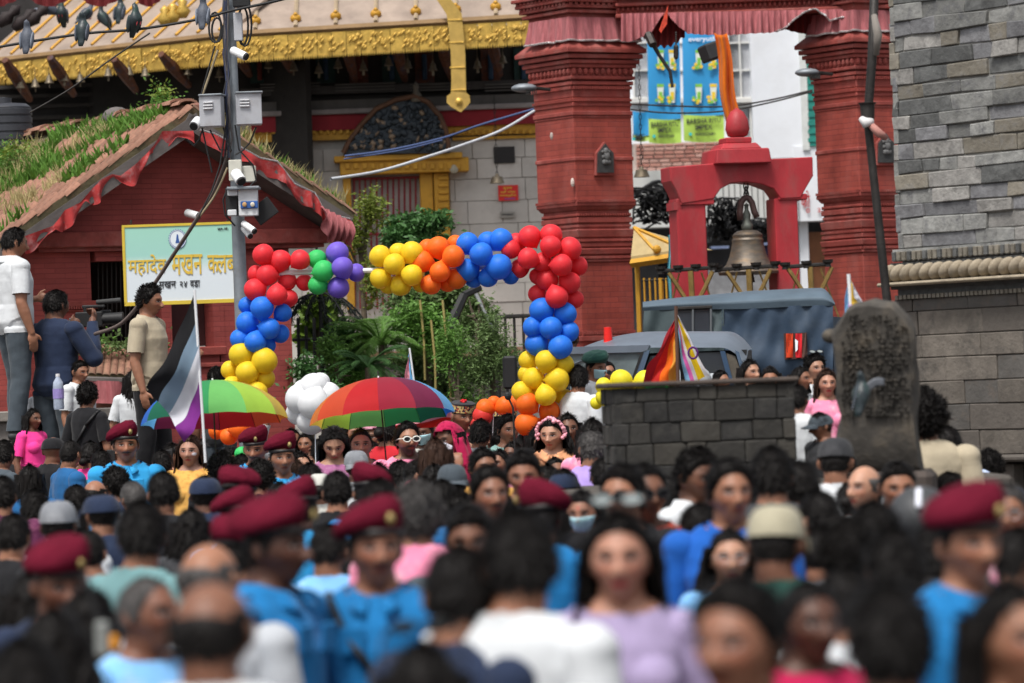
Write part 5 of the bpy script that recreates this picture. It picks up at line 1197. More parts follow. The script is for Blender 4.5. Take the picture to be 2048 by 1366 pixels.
def shrub(name, label, blobs, D, seed, m, trunk=None, leaf=.05, n=900, elong=2.2, cat='shrub', branches=12):
    rr = random.Random(seed); xs = [b[0] for b in blobs]; cx = sum(xs)/len(xs); c_ = P(cx, blobs[0][1], D)
    o = thing(name, label, cat, (c_.x, c_.y, 0)); mb = MB(); kk = D/FPX
    for (x, y, rx, ry) in blobs:
        mb.mi = 0; leafy(mb, rr, P(x, y, D+rr.uniform(-.3,.3)), (rx*kk, rx*kk*.8, ry*kk), int(n*2.7*rx*ry/1600), leaf, elong=elong)
    for (x, y, rx, ry) in blobs:
        for s in range(int(rx/4)):
            a = rr.uniform(0,2*PI); q = P(x+rx*math.cos(a)*1.05, y+ry*math.sin(a)*1.05, D); leafy(mb, rr, q, (.05,.05,.06), 14, leaf, elong=elong)
    mb.build('crown', m, o)
    tx = trunk or cx; f = P(tx, blobs[0][1], D); mb = MB(); b0_ = Vector((f.x, f.y, 0)); ctr = Vector((f.x, f.y, P(tx, max(b[1] for b in blobs), D).z))
    mb.tube([b0_, b0_.lerp(ctr,.5)+Vector((.03,0,0)), ctr], [.05,.04,.03], 8)
    for (x, y, rx, ry) in blobs:
        for s in range(3): e = P(x+rr.uniform(-.6,.6)*rx, y+rr.uniform(-.7,.3)*ry, D); mb.tube([ctr, ctr.lerp(e,.5)+Vector((rr.gauss(0,.04),0,.03)), e], [.022,.014,.006], 5)
    mb.build('trunk', BARK, o)
frond_plant('fern_palm', 'feathery green fern palm left of centre below the balloon arch', 762, 690, 44.6, 60, .55, 3, LEAF, up=1.2)
frond_plant('fern_palm', 'second fern palm, lower and darker, above the rainbow umbrella', 735, 735, 44.0, 24, .5, 4, LEAF_DK, up=1.0)
shrub('leafy_tree', 'bushy dark green tree top in front of the crimson door grille', [(830,450,52,22),(868,440,34,16),(800,470,30,22),(845,500,60,30)], 47.5, 5, LEAF_DK, trunk=850, leaf=.075, n=720, cat='tree')
shrub('leafy_tree', 'olive tree behind the yellow and orange balloons', [(870,620,80,42),(820,600,46,36),(900,580,40,26)], 46.5, 6, LEAF_OL, trunk=905, leaf=.06, n=560, cat='tree')
shrub('shrub', 'yellow green shrub tips left of the yellow balloons', [(710,470,24,30),(745,560,22,50),(690,450,22,14),(740,420,30,40)], 47.0, 7, LEAF_YG, leaf=.055, n=380)
shrub('shrub', 'fine leaved green shrub in front of the iron railing', [(980,680,40,52),(955,740,52,50),(1010,720,34,40)], 44.2, 8, LEAF_OL, leaf=.04, n=900, elong=3.5)
shrub('shrub', 'round glossy dark shrub behind the white balloons', [(690,690,34,44),(700,740,44,40)], 44.9, 9, LEAF_DK, leaf=.06, n=1300, elong=1.7)
shrub('shrub', 'mixed dark shrub at the centre above the band players', [(830,720,46,44),(880,770,60,36),(800,790,70,30)], 45.2, 10, LEAF_OL, leaf=.05, n=700)
shrub('shrub', 'bright green shrub stems at the foot of the railing', [(900,700,28,60),(925,800,40,26)], 44.0, 11, LEAF, leaf=.045, n=420, elong=3)
shrub('shrub', 'low leafy shrub beside the black fence', [(610,740,30,30),(640,790,50,26),(600,800,26,24)], 43.4, 12, LEAF_DK, leaf=.05, n=600)
shrub('shrub', 'full bright green shrub under the orange balloons', [(850,650,44,44),(890,690,44,40),(820,640,34,34)], 44.9, 21, LEAF, leaf=.055, n=620)
shrub('shrub', 'tall mid green shrub behind the dead trunk', [(940,650,34,46),(950,610,26,26),(975,640,22,30)], 46.0, 22, LEAF_OL, leaf=.05, n=700)
shrub('shrub', 'bright low shrub left of the fern palm', [(690,760,50,30),(660,700,26,34)], 44.4, 23, LEAF, leaf=.05, n=500)
shrub('broad_leaf_plant', 'pale green broad leaved plant hanging behind the red and green balloons', [(640,606,26,20),(632,660,22,30)], 46.2, 13, mat('lime broad leaf', (.13,.22,.025), .6, .3, 5, 0, trans=.3), leaf=.16, n=260, elong=1.5)
# drooping dark needle tree with a whorl of branches
c_ = P(640, 592, 44.8); o = thing('dark_conifer', 'dark drooping conifer whorl under the green balloons', 'tree', (c_.x, c_.y, 0)); mb = MB(); rr = random.Random(2); tr_ = MB()
for i in range(13):
    a = 2*PI*i/13; d = Vector((math.cos(a), math.sin(a)*.5, 0)); pts = [c_ + d*.42*t + Vector((0,0,.02+.09*t-.33*t*t)) for t in [j/7 for j in range(8)]]; tr_.tube(pts, .011, 5, False)
    for p in pts[3:]:
        for s in range(26): e = p+Vector((rr.gauss(0,.045), rr.gauss(0,.04), -abs(rr.gauss(0,.05)))); w_ = Vector((.006,0,0)); mb.add([p-w_, p+w_, e], [(0,1,2)])
tr_.tube([Vector((c_.x,c_.y,0)), c_+Vector((0,0,.05))], [.04,.02], 7); tr_.tube([c_+Vector((0,0,.0)), P(632,480,44.8)], [.02,.012], 6)
mb.build('needles', mat('black green needles', (.02,.03,.018), .7), o); tr_.build('trunk', BLACK, o)
for x, lab in ((598,'left'),(662,'right')):
    pass
# leaning dark trunk and thin yellow bamboo
mb = MB(); mb.tube([P(928,590,45.3), P(905,640,45.2), P(880,690,45.0), P(900,810,45.0)], [.05,.06,.05,.06], 7); mb.tube([P(928,590,45.3), P(960,575,45.4)], .04, 6); mb.tube([P(905,640,45.2), P(860,760,45.1)], .02, 6)
tag(mb.build('dead_trunk', BLACK), 'black forked tree trunk standing among the shrubs', 'tree')
for i, (x0, y0, x1, y1) in enumerate(((885,600,905,860),(862,640,872,800),(840,600,850,760))):
    mb = MB(); mb.tube([P(x0,y0,44.1+i*.2), P((x0+x1)/2+3,(y0+y1)/2,44.1+i*.2), P(x1,y1,44.1+i*.2)], .013, 6)
    tag(mb.build('cane', mat('yellow cane', (.32,.26,.09), .6)), ['thick yellow cane in front of the dead trunk','thin yellow cane left of the tall one','short yellow cane nearest the fern palm'][i], 'cane', 'yellow canes among the shrubs')
# grey slanted bar and iron railing
mb = MB(); mb.tube([P(940,563,46), P(990,668,46)], .022, 6); tag(mb.build('slanting_bar', mat('pale steel bar', (.45,.46,.48), .4, metal=.5)), 'pale slanting steel handrail bar before the stone wall', 'handrail')
rl = PL(1030, 700, 45.6, 3); o = thing('iron_railing', 'black iron railing by the stone wall left of the balloon arch leg', 'railing', M=rl.mat())
for i in range(9):
    x = 992+i*18; mb = MB(); mb.tube([rl.at(x,634-i*.6), rl.at(x+6,812)], .015 if i else .024, 6); mb.build('baluster', IRON, o)
mb = MB(); mb.tube([rl.at(988,634), rl.at(1150,628)], .022, 6); mb.build('top_rail', IRON, o)
rl = PL(640, 720, 45.4, 0); o = thing('spiked_fence', 'black spiked iron fence behind the white balloons', 'fence', M=rl.mat())
for i, x in enumerate((596,612,628,644,660,672,690,706)):
    mb = MB(); mb.tube([rl.at(x,652 if i % 2 else 636), rl.at(x+5,840)], .018, 6); mb.build('picket', BLACK, o)
mb = MB(); mb.tube([rl.at(585,680), rl.at(712,676)], .016, 6); mb.build('rail', BLACK, o)
mb = MB(); mb.tube([rl.at(585,790), rl.at(712,787)], .016, 6); mb.build('rail', BLACK, o)
# pale distant house and posters seen through the fence
bk_ = PL(640, 700, 60, 0); o = thing('far_house', 'pale distant house front glimpsed through the fence between club house and shrubs', 'building', M=bk_.mat())
mb = MB(); mb.pbox(bk_, U(bk_,560,700), U(bk_,760,700), 0, Z(bk_,640,470), -.5, 0); mb.build('wall', mat('pale cream wall', (.48,.46,.42), .85, .1, 2), o)
for x0, x1, y0, y1, c3 in ((646,730,596,612,(.55,.6,.72)),(612,640,690,730,(.25,.32,.5)),(576,592,650,760,(.5,.55,.72)),(655,668,620,626,(.6,.12,.12))):
    mb = MB(); mb.pbox(bk_, U(bk_,x0,(y0+y1)/2), U(bk_,x1,(y0+y1)/2), Z(bk_,(x0+x1)/2,y1), Z(bk_,(x0+x1)/2,y0), 0, .02); mb.build('poster', mat('poster %d' % x0, c3, .6, .2, 6), o)

# ------------------------------------------------------------ canvas-topped truck and police jeep
CANV = mat('blue grey canvas', (.028,.050,.085), .7, .18, 3, .5, 9, dirt=(.06,.08,.10), dirt_amt=.5, dirt_s=2); CANVT = mat('paler canvas top', (.075,.108,.14), .7, .15, 3, .4, 9)  # top canvas set paler than the side canvas
tr = PL(1480, 680, 42.6, -12); tk_ = thing('canvas_truck', 'dark blue truck with a pale-topped canvas tilt cover parked behind the plinth', 'truck', M=tr.mat())
def canvas(name, pts, m, f=.02, seed=0, nu=30, nv=14):
    a, b, c2_, d = pts
    mb = MB(); mb.grid(lambda t, v: (a.lerp(b,t)).lerp(d.lerp(c2_,t), v) + tr.n*1.7*f*(noise.noise(Vector((t*5,v*2.5,seed)))*2+.9*math.sin(t*26+v*9)*noise.noise(Vector((t*2,seed,v)))), nu, nv); return mb.build(name, m, tk_, smooth=True)
A1 = tr.at(1286,618,0); B1 = tr.at(1425,606,0); C1 = tr.at(1668,600,0)
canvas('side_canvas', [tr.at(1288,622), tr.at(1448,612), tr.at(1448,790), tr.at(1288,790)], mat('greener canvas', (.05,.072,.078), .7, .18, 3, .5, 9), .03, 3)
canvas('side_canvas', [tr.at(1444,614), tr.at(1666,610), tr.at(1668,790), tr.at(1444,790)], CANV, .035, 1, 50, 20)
mb = MB(); prf = [(0,0),(.02,.10),(-.10,.17),(-.45,.24),(-1.0,.26)]
def topf(t, v):
    i = min(int(v*4),3); w_ = v*4-i; o0 = prf[i]; o1 = prf[i+1]; of = o0[0]+(o1[0]-o0[0])*w_; zz = (o0[1]+(o1[1]-o0[1])*w_)*(.42+.35*min(1,t*1.8)); p = tr.at(1286+t*384, 622-t*8, of)
    r_ = max(0,(t-.93)/.07); return Vector((p.x - .0*r_, p.y, tr.at(1286+t*384, 622-t*10).z + zz*(1-r_**2*.8) + .006*math.sin(t*9)))
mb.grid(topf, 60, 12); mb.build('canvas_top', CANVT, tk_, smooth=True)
mb = MB(); mb.pbox(tr, U(tr,1292,700), U(tr,1664,700), .9, Z(tr,1480,640), -2.0, -.12); mb.build('cargo_box', CANV, tk_)
mb = MB(); mb.pbox(tr, U(tr,1290,700), U(tr,1668,700), .75, .95, -2.0, .0); mb.build('chassis', IRON, tk_)
for x in (1352, 1600):
    mb = MB(); q = tr.at(x, 900, -.2); mb.lathe([(.25,-.1),(.38,-.1),(.40,0),(.38,.1),(.25,.1)], Matrix.Translation((q.x,q.y,.40)) @ Matrix.Rotation(PI/2,4,'X'), 24); mb.build('tyre', BLACK, tk_, smooth=30)
mb = MB(); mb.pbox(tr, U(tr,1354,640), U(tr,1422,640), Z(tr,1390,668), Z(tr,1390,618), .02, .05); mb.build('cab_window', GLASS, tk_, bevel=.01)
for x in (1352, 1386, 1422):
    mb = MB(); mb.tube([tr.at(x,616,.06), tr.at(x,670,.06)], .012, 6); mb.build('window_frame', mat('grey rubber frame', (.12,.13,.14), .6), tk_)
mb = MB(); mb.tube([tr.at(1350,617,.06), tr.at(1424,614,.06)], .018, 6); mb.build('window_frame', IRON, tk_)
mb = MB(); mb.pbox(tr, U(tr,1570,690), U(tr,1616,690), Z(tr,1593,718), Z(tr,1593,666), .05, .07); mb.build('rear_opening', mat('dim truck interior', (.06,.02,.015), .8), tk_)
for x0, x1, c3 in ((1572,1586,(.55,.05,.015)),(1591,1604,(.6,.02,.03)),(1604,1612,(.10,.05,.04))):
    mb = MB(); mb.grid(lambda t, v: tr.at(x0+(x1-x0)*t, 667+48*v, .08+.012*math.sin(t*6+v*5)), 5, 8); mb.build('red_bundle', cloth('bundle %d' % x0, c3), tk_, smooth=True)
mb = MB(); mb.prism(tr, uzs([(1593,678),(1599,682),(1598,700),(1594,704)], tr), .10, .105); mb.build('white_mark', WPR, tk_)
mb = MB(); mb.add([tr.at(1664,705,.1), tr.at(1656,726,.1), tr.at(1652,720,.1)], [(0,1,2)]); 
# jeep with pale windscreen
JB = mat('steel blue car paint', (.07,.11,.17), .35, .1, 3, .05, 40, spec=.6); JG = mat('pale grey car roof', (.12,.145,.18), .45, .15, 3, .1, 30)
jp = PL(1320, 700, 38.8, -6); jeep = thing('police_jeep', 'pale blue grey jeep with a sloping windscreen and red beacon behind the balloon arch', 'car', M=jp.mat())
def jpoly(name, pts, o0, o1, m, **kk): mb = MB(); mb.prism(jp, uzs(pts, jp), o0, o1); return mb.build(name, m, jeep, **kk)
roof_ = lambda t, v: jp.at(1134+t*356, 700-40*math.sin(min(1,t*2.2)*PI/2)**.8+ (0 if t < .86 else ((t-.86)/.14)**2*36) + v*0, 0) + Vector((0,0,-.16*v*v*(1 if v > .5 else .6))) + jp.n*(-1.3*(1-v)+.10*math.sin(PI*min(1,v)))
mb = MB(); mb.grid(roof_, 50, 10); mb.build('roof', JG, jeep, smooth=True)
WS = mat('hazy windscreen glass', (.16,.20,.21), .15, .4, 2.5, .05, 10, spec=.7)
jpoly('windscreen', [(1140,708),(1290,704),(1268,770),(1140,800)], -.04, -.02, WS)
jpoly('screen_frame', [(1134,694),(1300,690),(1293,704),(1136,708)], -.05, .02, JG)
jpoly('screen_pillar', [(1288,702),(1300,700),(1268,800),(1252,800)], -.05, .02, JB)
jpoly('screen_seal', [(1282,704),(1288,703),(1254,800),(1249,800)], -.05, .025, BLACK)
jpoly('side_window', [(1384,706),(1440,704),(1470,790),(1400,790)], -.05, -.03, GLASS); jpoly('side_window', [(1300,712),(1380,706),(1396,790),(1270,790)], -.05, -.03, GLASS)
jpoly('quarter_window', [(1452,706),(1470,712),(1492,770),(1466,780)], -.05, -.028, mat('sandy reflection glass', (.12,.105,.085), .25, .4, 5, 0))
jpoly('door_pillar', [(1440,702),(1450,702),(1476,800),(1466,800)], -.05, .01, mat('dark blue paint', (.035,.07,.13), .4, .1)); jpoly('rear_pillar', [(1470,700),(1478,704),(1505,790),(1496,790)], -.05, .01, JB)
mb = MB(); mb.pbox(jp, U(jp,1110,790), U(jp,1510,790), .45, Z(jp,1320,782), -1.5, .05); mb.build('body', JB, jeep, bevel=.05)
mb = MB(); mb.pbox(jp, U(jp,1150,740), U(jp,1490,740), Z(jp,1320,790), Z(jp,1320,705), -1.4, -.3); mb.build('cabin_interior', BLACK, jeep)
for x in (1180, 1440):
    mb = MB(); q = jp.at(x, 900, -.1); mb.lathe([(.2,-.1),(.33,-.1),(.35,0),(.33,.1),(.2,.1)], Matrix.Translation((q.x,q.y,.35)) @ Matrix.Rotation(PI/2,4,'X'), 24); mb.build('tyre', BLACK, jeep, smooth=30)
bq = jp.at(1216, 672, -.5); mb = MB(); mb.lathe([(.05,-.09),(.05,-.06),(.042,-.05),(.036,.08),(.0,.085)], Matrix.Translation(bq), 14); mb.build('beacon', mat('red beacon plastic', (.75,.02,.015), .3, .05, emis=0), jeep, smooth=30)
mb = MB(); mb.lathe([(.075,-.11),(.075,-.09),(0,-.09)], Matrix.Translation(bq), 14); mb.build('beacon_base', BLACK, jeep)
q = P(1020, 745, 38.5); o = thing('black_van_mirror', 'black wing mirror arm of a vehicle left of the balloon leg', 'mirror', q); mb = MB(); mb.box(q, (.13,.06,.30)); mb.build('mirror_case', BLACK, o, bevel=.02); mb = MB(); mb.tube([P(1044,715,38.6), P(1050,780,38.6)], .02, 6); mb.build('arm', mat('bright blue edge', (.12,.35,.6), .4), o)
# ------------------------------------------------------------ people: one continuous body per pose, hair and clothes as its children
ss = lambda a, b, x: (lambda t: t*t*(3-2*t))(min(1, max(0, (x-a)/(b-a))))
def HS(d):
    """head surface in head space (face towards -y): distance along unit direction d"""
    rx, ry, rz = .0765, .095, .115
    low = max(0, -d.z)
    rx *= 1 - .36*low**1.2
    back = max(0, d.y); ry *= 1 - .30*low*back
    r = 1/math.sqrt((d.x/rx)**2+(d.y/ry)**2+(d.z/rz)**2)
    p = d*r; f = max(0, -d.y)
    g = lambda cx, cz, sx, sz: math.exp(-((abs(p.x)-cx)/sx)**2-((p.z-cz)/sz)**2)
    if f > 0:
        r += f*(-.011*g(.031,.012,.015,.010) + .005*g(.028,.034,.022,.009) + .004*g(.042,-.018,.016,.016) - .004*g(.045,-.055,.016,.02)
                + .006*g(0,-.053,.020,.010) - .003*g(0,-.0535,.02,.0016) - .004*g(0,-.070,.02,.006) + .007*g(0,-.092,.018,.013) + .003*g(0,.0,.012,.03))
    return r
def head_shapes(mb, M):
    nu, nv = 56, 40; vs = []
    for i in range(nv+1):
        t = PI*i/nv
        for j in range(nu):
            a = 2*PI*j/nu; d = Vector((math.sin(t)*math.cos(a), math.sin(t)*math.sin(a), math.cos(t))); vs.append(M @ (d*HS(d)))
    mb.add(vs, [(i*nu+j, (i+1)*nu+j, (i+1)*nu+(j+1)%nu, i*nu+(j+1)%nu) for i in range(nv) for j in range(nu)])
    sub = MB()
    sub.tube([(0,-.084,.022),(0,-.098,0),(0,-.112,-.020),(0,-.108,-.030),(0,-.085,-.034)], [.006,.0085,.012,.012,.007], 10)
    for s in (-1, 1):
        sub.sphere((s*.0115,-.100,-.027), (.0085,.011,.0075), 10, 7)
        sub.sphere((s*.078,.012,-.002), (.009,.019,.031), 12, 8, Matrix.Rotation(R(-18*s),3,'Z') @ Matrix.Rotation(R(-12),3,'X'))
    mb.add([M @ q for q in sub.v], sub.f)
def hand_shapes(mb, w, d, side, curl=.5, palm=None):
    """w wrist, d direction of the hand, side = direction of the thumb"""
    d = Vector(d).normalized(); s = Vector(side); s = (s - d*s.dot(d)).normalized(); n = d.cross(s)
    Mr = Matrix((s, n, d)).transposed()
    mb.sphere(w+d*.048, (.040,.017,.052), 14, 10, Mr)
    for k, (o, l) in enumerate(((.027,.072),(.009,.080),(-.009,.074),(-.026,.058))):
        b = w + d*.085 + s*o; c = curl*1.2; pts = [w+d*.05+s*o*.8, b]; q = b; dd = d.copy()
        for j in range(3):
            ang = c*(j+1)*.55; dd = (d*math.cos(ang) + n*math.sin(ang)*(-1)).normalized(); q = q + dd*l/3; pts.append(q)
        mb.tube(pts, [.010,.0095,.009,.0085,.0072], 8)
        mb.sphere(pts[-1], .0075, 8, 6)
    a = w + d*.02 + s*.025; b = a + (d*.6+s*.75).normalized()*.035; c_ = b + (d*.85+s*.3-n*.3*curl).normalized()*.032
    mb.tube([a, b, c_], [.012,.0115,.009], 8); mb.sphere(c_, .009, 8, 6)
def make_body(name, armL, armR, hyaw=0, hpitch=0, lean=0, fem=False, stride=0, fv=(1,1,1)):
    """arm = (elbow, wrist, hand direction, thumb direction, curl); left arm has +x"""
    mb = MB(); seg = []
    hip = .160 if not fem else .168; sh_ = .190 if not fem else .158; wa = .137 if not fem else .122
    rings = [(.84,.10,.07,0),(.90,hip*.94,.108,0),(.95,hip,.118,.005),(1.02,(hip+wa)/2,.108,0),(1.09,wa,.098,-.004),(1.18,wa+.012,.106,-.004),(1.28,sh_*.92,.118,-.004),(1.35,sh_*.95,.108,.004),(1.405,sh_*.88,.088,.010),(1.445,.122,.066,.012),(1.485,.062,.052,.012)]
    n = 28; vs = []
    for z, rx, ry, yo in rings:
        for j in range(n): a = 2*PI*j/n; vs.append((rx*math.cos(a), yo+lean*(z-1)+ry*math.sin(a), z))
    if fem: pass
    mb.add(vs, [(i*n+j, i*n+(j+1)%n, (i+1)*n+(j+1)%n, (i+1)*n+j) for i in range(len(rings)-1) for j in range(n)]+[list(range(n)), [(len(rings)-1)*n+j for j in range(n)]])
    ly = lean*.45
    if fem:
        for s in (-1, 1): mb.sphere((s*.070,-.075+ly*.6,1.265), (.062,.062,.062), 14, 10)
    else:
        for s in (-1, 1): mb.sphere((s*.075,-.040+ly*.6,1.30), (.075,.055,.065), 14, 10)
    seg += [('torso', Vector((0,0,.86)), Vector((0,ly*.8,1.38)), .13)]
    hc = Vector((0, -.018+lean*.6, 1.578)); HM = Matrix.Translation(hc) @ Matrix.Rotation(R(hyaw),4,'Z') @ Matrix.Rotation(R(hpitch),4,'X')
    nk = HM @ Vector((0,.022,-.062)); mb.tube([(0,.012+ly,1.38), Vector((0,.010+ly,1.46)), nk, nk+Vector((0,0,.04))], [.070,.061,.058,.052], 16)
    seg += [('neck', Vector((0,.01+ly,1.47)), nk, .055), ('head', HM @ Vector((0,0,-.03)), HM @ Vector((0,0,.04)), .085)]
    head_shapes(mb, HM @ Matrix.Diagonal((*fv, 1)))
    for s, arm in ((1, armL), (-1, armR)):
        el, wr, hd, th, cu = arm; el = Vector(el); wr = Vector(wr); so = Vector((s*(sh_-.008), .008+ly, 1.385)); k = .9 if fem else 1
        mb.sphere(so, (.060*k,.058*k,.058*k), 14, 10)
        mb.tube([so, so.lerp(el,.3), so.lerp(el,.7), el], [.056*k,.052*k,.045*k,.040*k], 14); mb.sphere(el, .041*k, 12, 8)
        mb.tube([el, el.lerp(wr,.3), el.lerp(wr,.75), wr], [.040*k,.042*k,.032*k,.026*k], 14); mb.sphere(wr, .027*k, 10, 8)
        hand_shapes(mb, wr, hd, th, cu)
        seg += [('uarm', so+(el-so)*.18, el, .05*k), ('farm', el, wr, .036*k), ('hand', wr+Vector(hd).normalized()*.03, wr+Vector(hd).normalized()*.15, .03)]
    for s in (1, -1):
        st = stride*s; hp = Vector((s*.088,0,.90)); kn = Vector((s*.098,-.02-st*.5,.50)); an = Vector((s*.105,.015-st,.09))
        mb.tube([hp, hp.lerp(kn,.35), hp.lerp(kn,.8), kn], [.094,.086,.064,.058], 16); mb.sphere(kn, .058, 12, 8)
        mb.tube([kn, kn.lerp(an,.3), kn.lerp(an,.8), an], [.057,.058,.042,.038], 14); mb.sphere(an, .04, 10, 8)
        mb.sphere(an+Vector((s*.012,-.07,-.05)), (.042,.125,.040), 14, 10)
        seg += [('leg', hp, kn, .075), ('leg', kn, an, .048), ('foot', an+Vector((0,.02,-.04)), an+Vector((s*.02,-.15,-.06)), .035)]
    me = bpy.data.meshes.new('src'); me.from_pydata([tuple(v) for v in mb.v], [], mb.f); me.update()
    o = bpy.data.objects.new('src', me); col.objects.link(o)
    m1 = o.modifiers.new('r', 'REMESH'); m1.mode = 'VOXEL'; m1.voxel_size = .0075; m1.use_smooth_shade = True
    m2 = o.modifiers.new('s', 'SMOOTH'); m2.factor = .5; m2.iterations = 2
    dg = bpy.context.evaluated_depsgraph_get(); out = bpy.data.meshes.new_from_object(o.evaluated_get(dg)); bpy.data.objects.remove(o)
    out.name = name; nv = len(out.vertices); co = np.empty(nv*3, 'f'); out.vertices.foreach_get('co', co); co = co.reshape(-1,3)
    # drop legs' triangles nobody needs twice: keep whole body continuous
    inv = np.array(HM.inverted()); hp_ = co @ inv[:3,:3].T + inv[:3,3]
    at = out.attributes.new('hp', 'FLOAT_VECTOR', 'POINT'); at.data.foreach_set('vector', hp_.astype('f').ravel())
    out.polygons.foreach_set('use_smooth', [True]*len(out.polygons))
    no = np.empty(nv*3, 'f'); out.vertices.foreach_get('normal', no); no = no.reshape(-1,3)
    # nearest bone
    best = np.full(nv, 1e9); cls = np.zeros(nv, int); tt = np.zeros(nv)
    names = [s_[0] for s_ in seg]
    for i, (nm, a, b, r) in enumerate(seg):
        a = np.array(a); b = np.array(b); ab = b-a; t = np.clip(((co-a)@ab)/(ab@ab), 0, 1); d = np.linalg.norm(co-(a+t[:,None]*ab), axis=1)-r
        m_ = d < best; best[m_] = d[m_]; cls[m_] = i; tt[m_] = t[m_]
    cn = np.array(names)[cls]
    fl = [list(p.vertices) for p in out.polygons]
    nzv = [noise.noise(Vector(q)*9) for q in co[::1]] if False else None
    def garment(gname, sel, off):
        idx = np.where(sel)[0]; keep = set(idx.tolist()); fs = [f for f in fl if all(v in keep for v in f)]
        used = sorted({v for f in fs for v in f}); mp = {v: i for i, v in enumerate(used)}; u = np.array(used)
        P_ = co[u]; N_ = no[u]; 
        nz = np.array([noise.noise(Vector((q[0]*10, q[1]*10, q[2]*5)))*.7+noise.noise(Vector((q[0]*22+9, q[1]*22, q[2]*14)))*.35 for q in P_.tolist()])
        V = P_ + N_*(off(P_, u) + nz*.010)[:,None]
        g = bpy.data.meshes.new(gname); g.from_pydata(V.tolist(), [], [[mp[v] for v in f] for f in fs]); g.update(); g.polygons.foreach_set('use_smooth', [True]*len(g.polygons)); return g
    z = co[:,2]; y = co[:,1]
    neckl = z < 1.462 + .30*(y-.0) if not fem else z < 1.462 + .40*(y-.0)
    tors = (cn == 'torso') | (cn == 'neck') | ((cn == 'leg') & (z > .86))
    lo = lambda P_, u: .012 + .018*np.clip(1-abs(P_[:,2]-1.05)/.25, 0, 1)*(cn[u] == 'torso') + .012*np.clip(tt[u], 0, 1)*(cn[u] == 'uarm')
    d = dict(body=out, HM=HM)
    d['short'] = garment('tee_shirt', (tors & (z > .86) & neckl) | ((cn == 'uarm') & (tt < .72)), lo)
    d['long'] = garment('shirt', (tors & (z > .86) & neckl) | (cn == 'uarm') | ((cn == 'farm') & (tt < .93)), lo)
    if fem: d['vest'] = garment('sleeveless_top', (tors & (z > .86) & neckl & (abs(co[:,0]) < .165)), lo)
    d['trousers'] = garment('trousers', (((cn == 'leg') & (z > .085)) | ((cn == 'torso') & (z < .98))) & (z < .985), lambda P_, u: .010 + .012*np.clip(1-(P_[:,2]-.1)/.6, 0, 1))
    d['shoes'] = garment('shoes', (z < .095), lambda P_, u: .010 + 0*P_[:,2])
    return d
def sideA(s): return ((s*.225,.03,1.10),(s*.235,-.035,.86),(0,-.15,-1),(0,-1,0),.35)
def front(s, el=(.24,-.02,1.12), wr=(.10,-.26,1.18)): return ((s*el[0],el[1],el[2]),(s*wr[0],wr[1],wr[2]),(-s*.5,-.7,.2),(0,-.2,1),.8)
phoneR = ((-.24,-.14,1.16),(-.10,-.27,1.50),(.1,-.25,1),(.9,0,.2),1.0); phoneL = ((.24,-.14,1.16),(.10,-.27,1.50),(-.1,-.25,1),(-.9,0,.2),1.0)
upR = ((-.33,-.02,1.52),(-.26,-.10,1.78),(.1,-.1,1),(.9,-.3,0),.1)
BD = {}
BD['m0'] = make_body('person_body', sideA(1), sideA(-1))
BD['m1'] = make_body('person_body', sideA(1), sideA(-1), -13, 9, fv=(1.07,1,.96))
BD['m2'] = make_body('person_body', sideA(1), sideA(-1), 15, -3, fv=(.95,1.02,1.03))
BD['f1'] = make_body('person_body', sideA(1), sideA(-1), -15, 8, fem=True, fv=(1.06,.98,.96))
BD['mL'] = make_body('person_body', sideA(1), sideA(-1), -38, 0)
BD['mR'] = make_body('person_body', sideA(1), sideA(-1), 38, 4)
BD['f0'] = make_body('person_body', sideA(1), sideA(-1), 0, 0, fem=True)
BD['fR'] = make_body('person_body', sideA(1), sideA(-1), 32, 4, fem=True)
BD['fD'] = make_body('person_body', sideA(1), front(-1), 0, 26, fem=True)
BD['mP'] = make_body('person_body', phoneL, phoneR, 0, 4)
BD['fP'] = make_body('person_body', phoneL, phoneR, 0, 2, fem=True)
BD['fU'] = make_body('person_body', sideA(1), upR, 12, 0, fem=True)
BD['mC'] = make_body('person_body', ((.24,-.16,1.16),(.08,-.25,1.42),(-.3,-.6,.5),(0,-.2,1),.9), ((-.27,-.08,1.14),(-.14,-.22,1.46),(.3,-.6,.5),(0,-.2,1),.9), 0, 4)
BD['mS'] = make_body('person_body', ((.25,.02,1.11),(.17,-.24,1.14),(-.5,-.8,.1),(0,-.2,1),.6), sideA(-1), 0, 8, stride=.05)
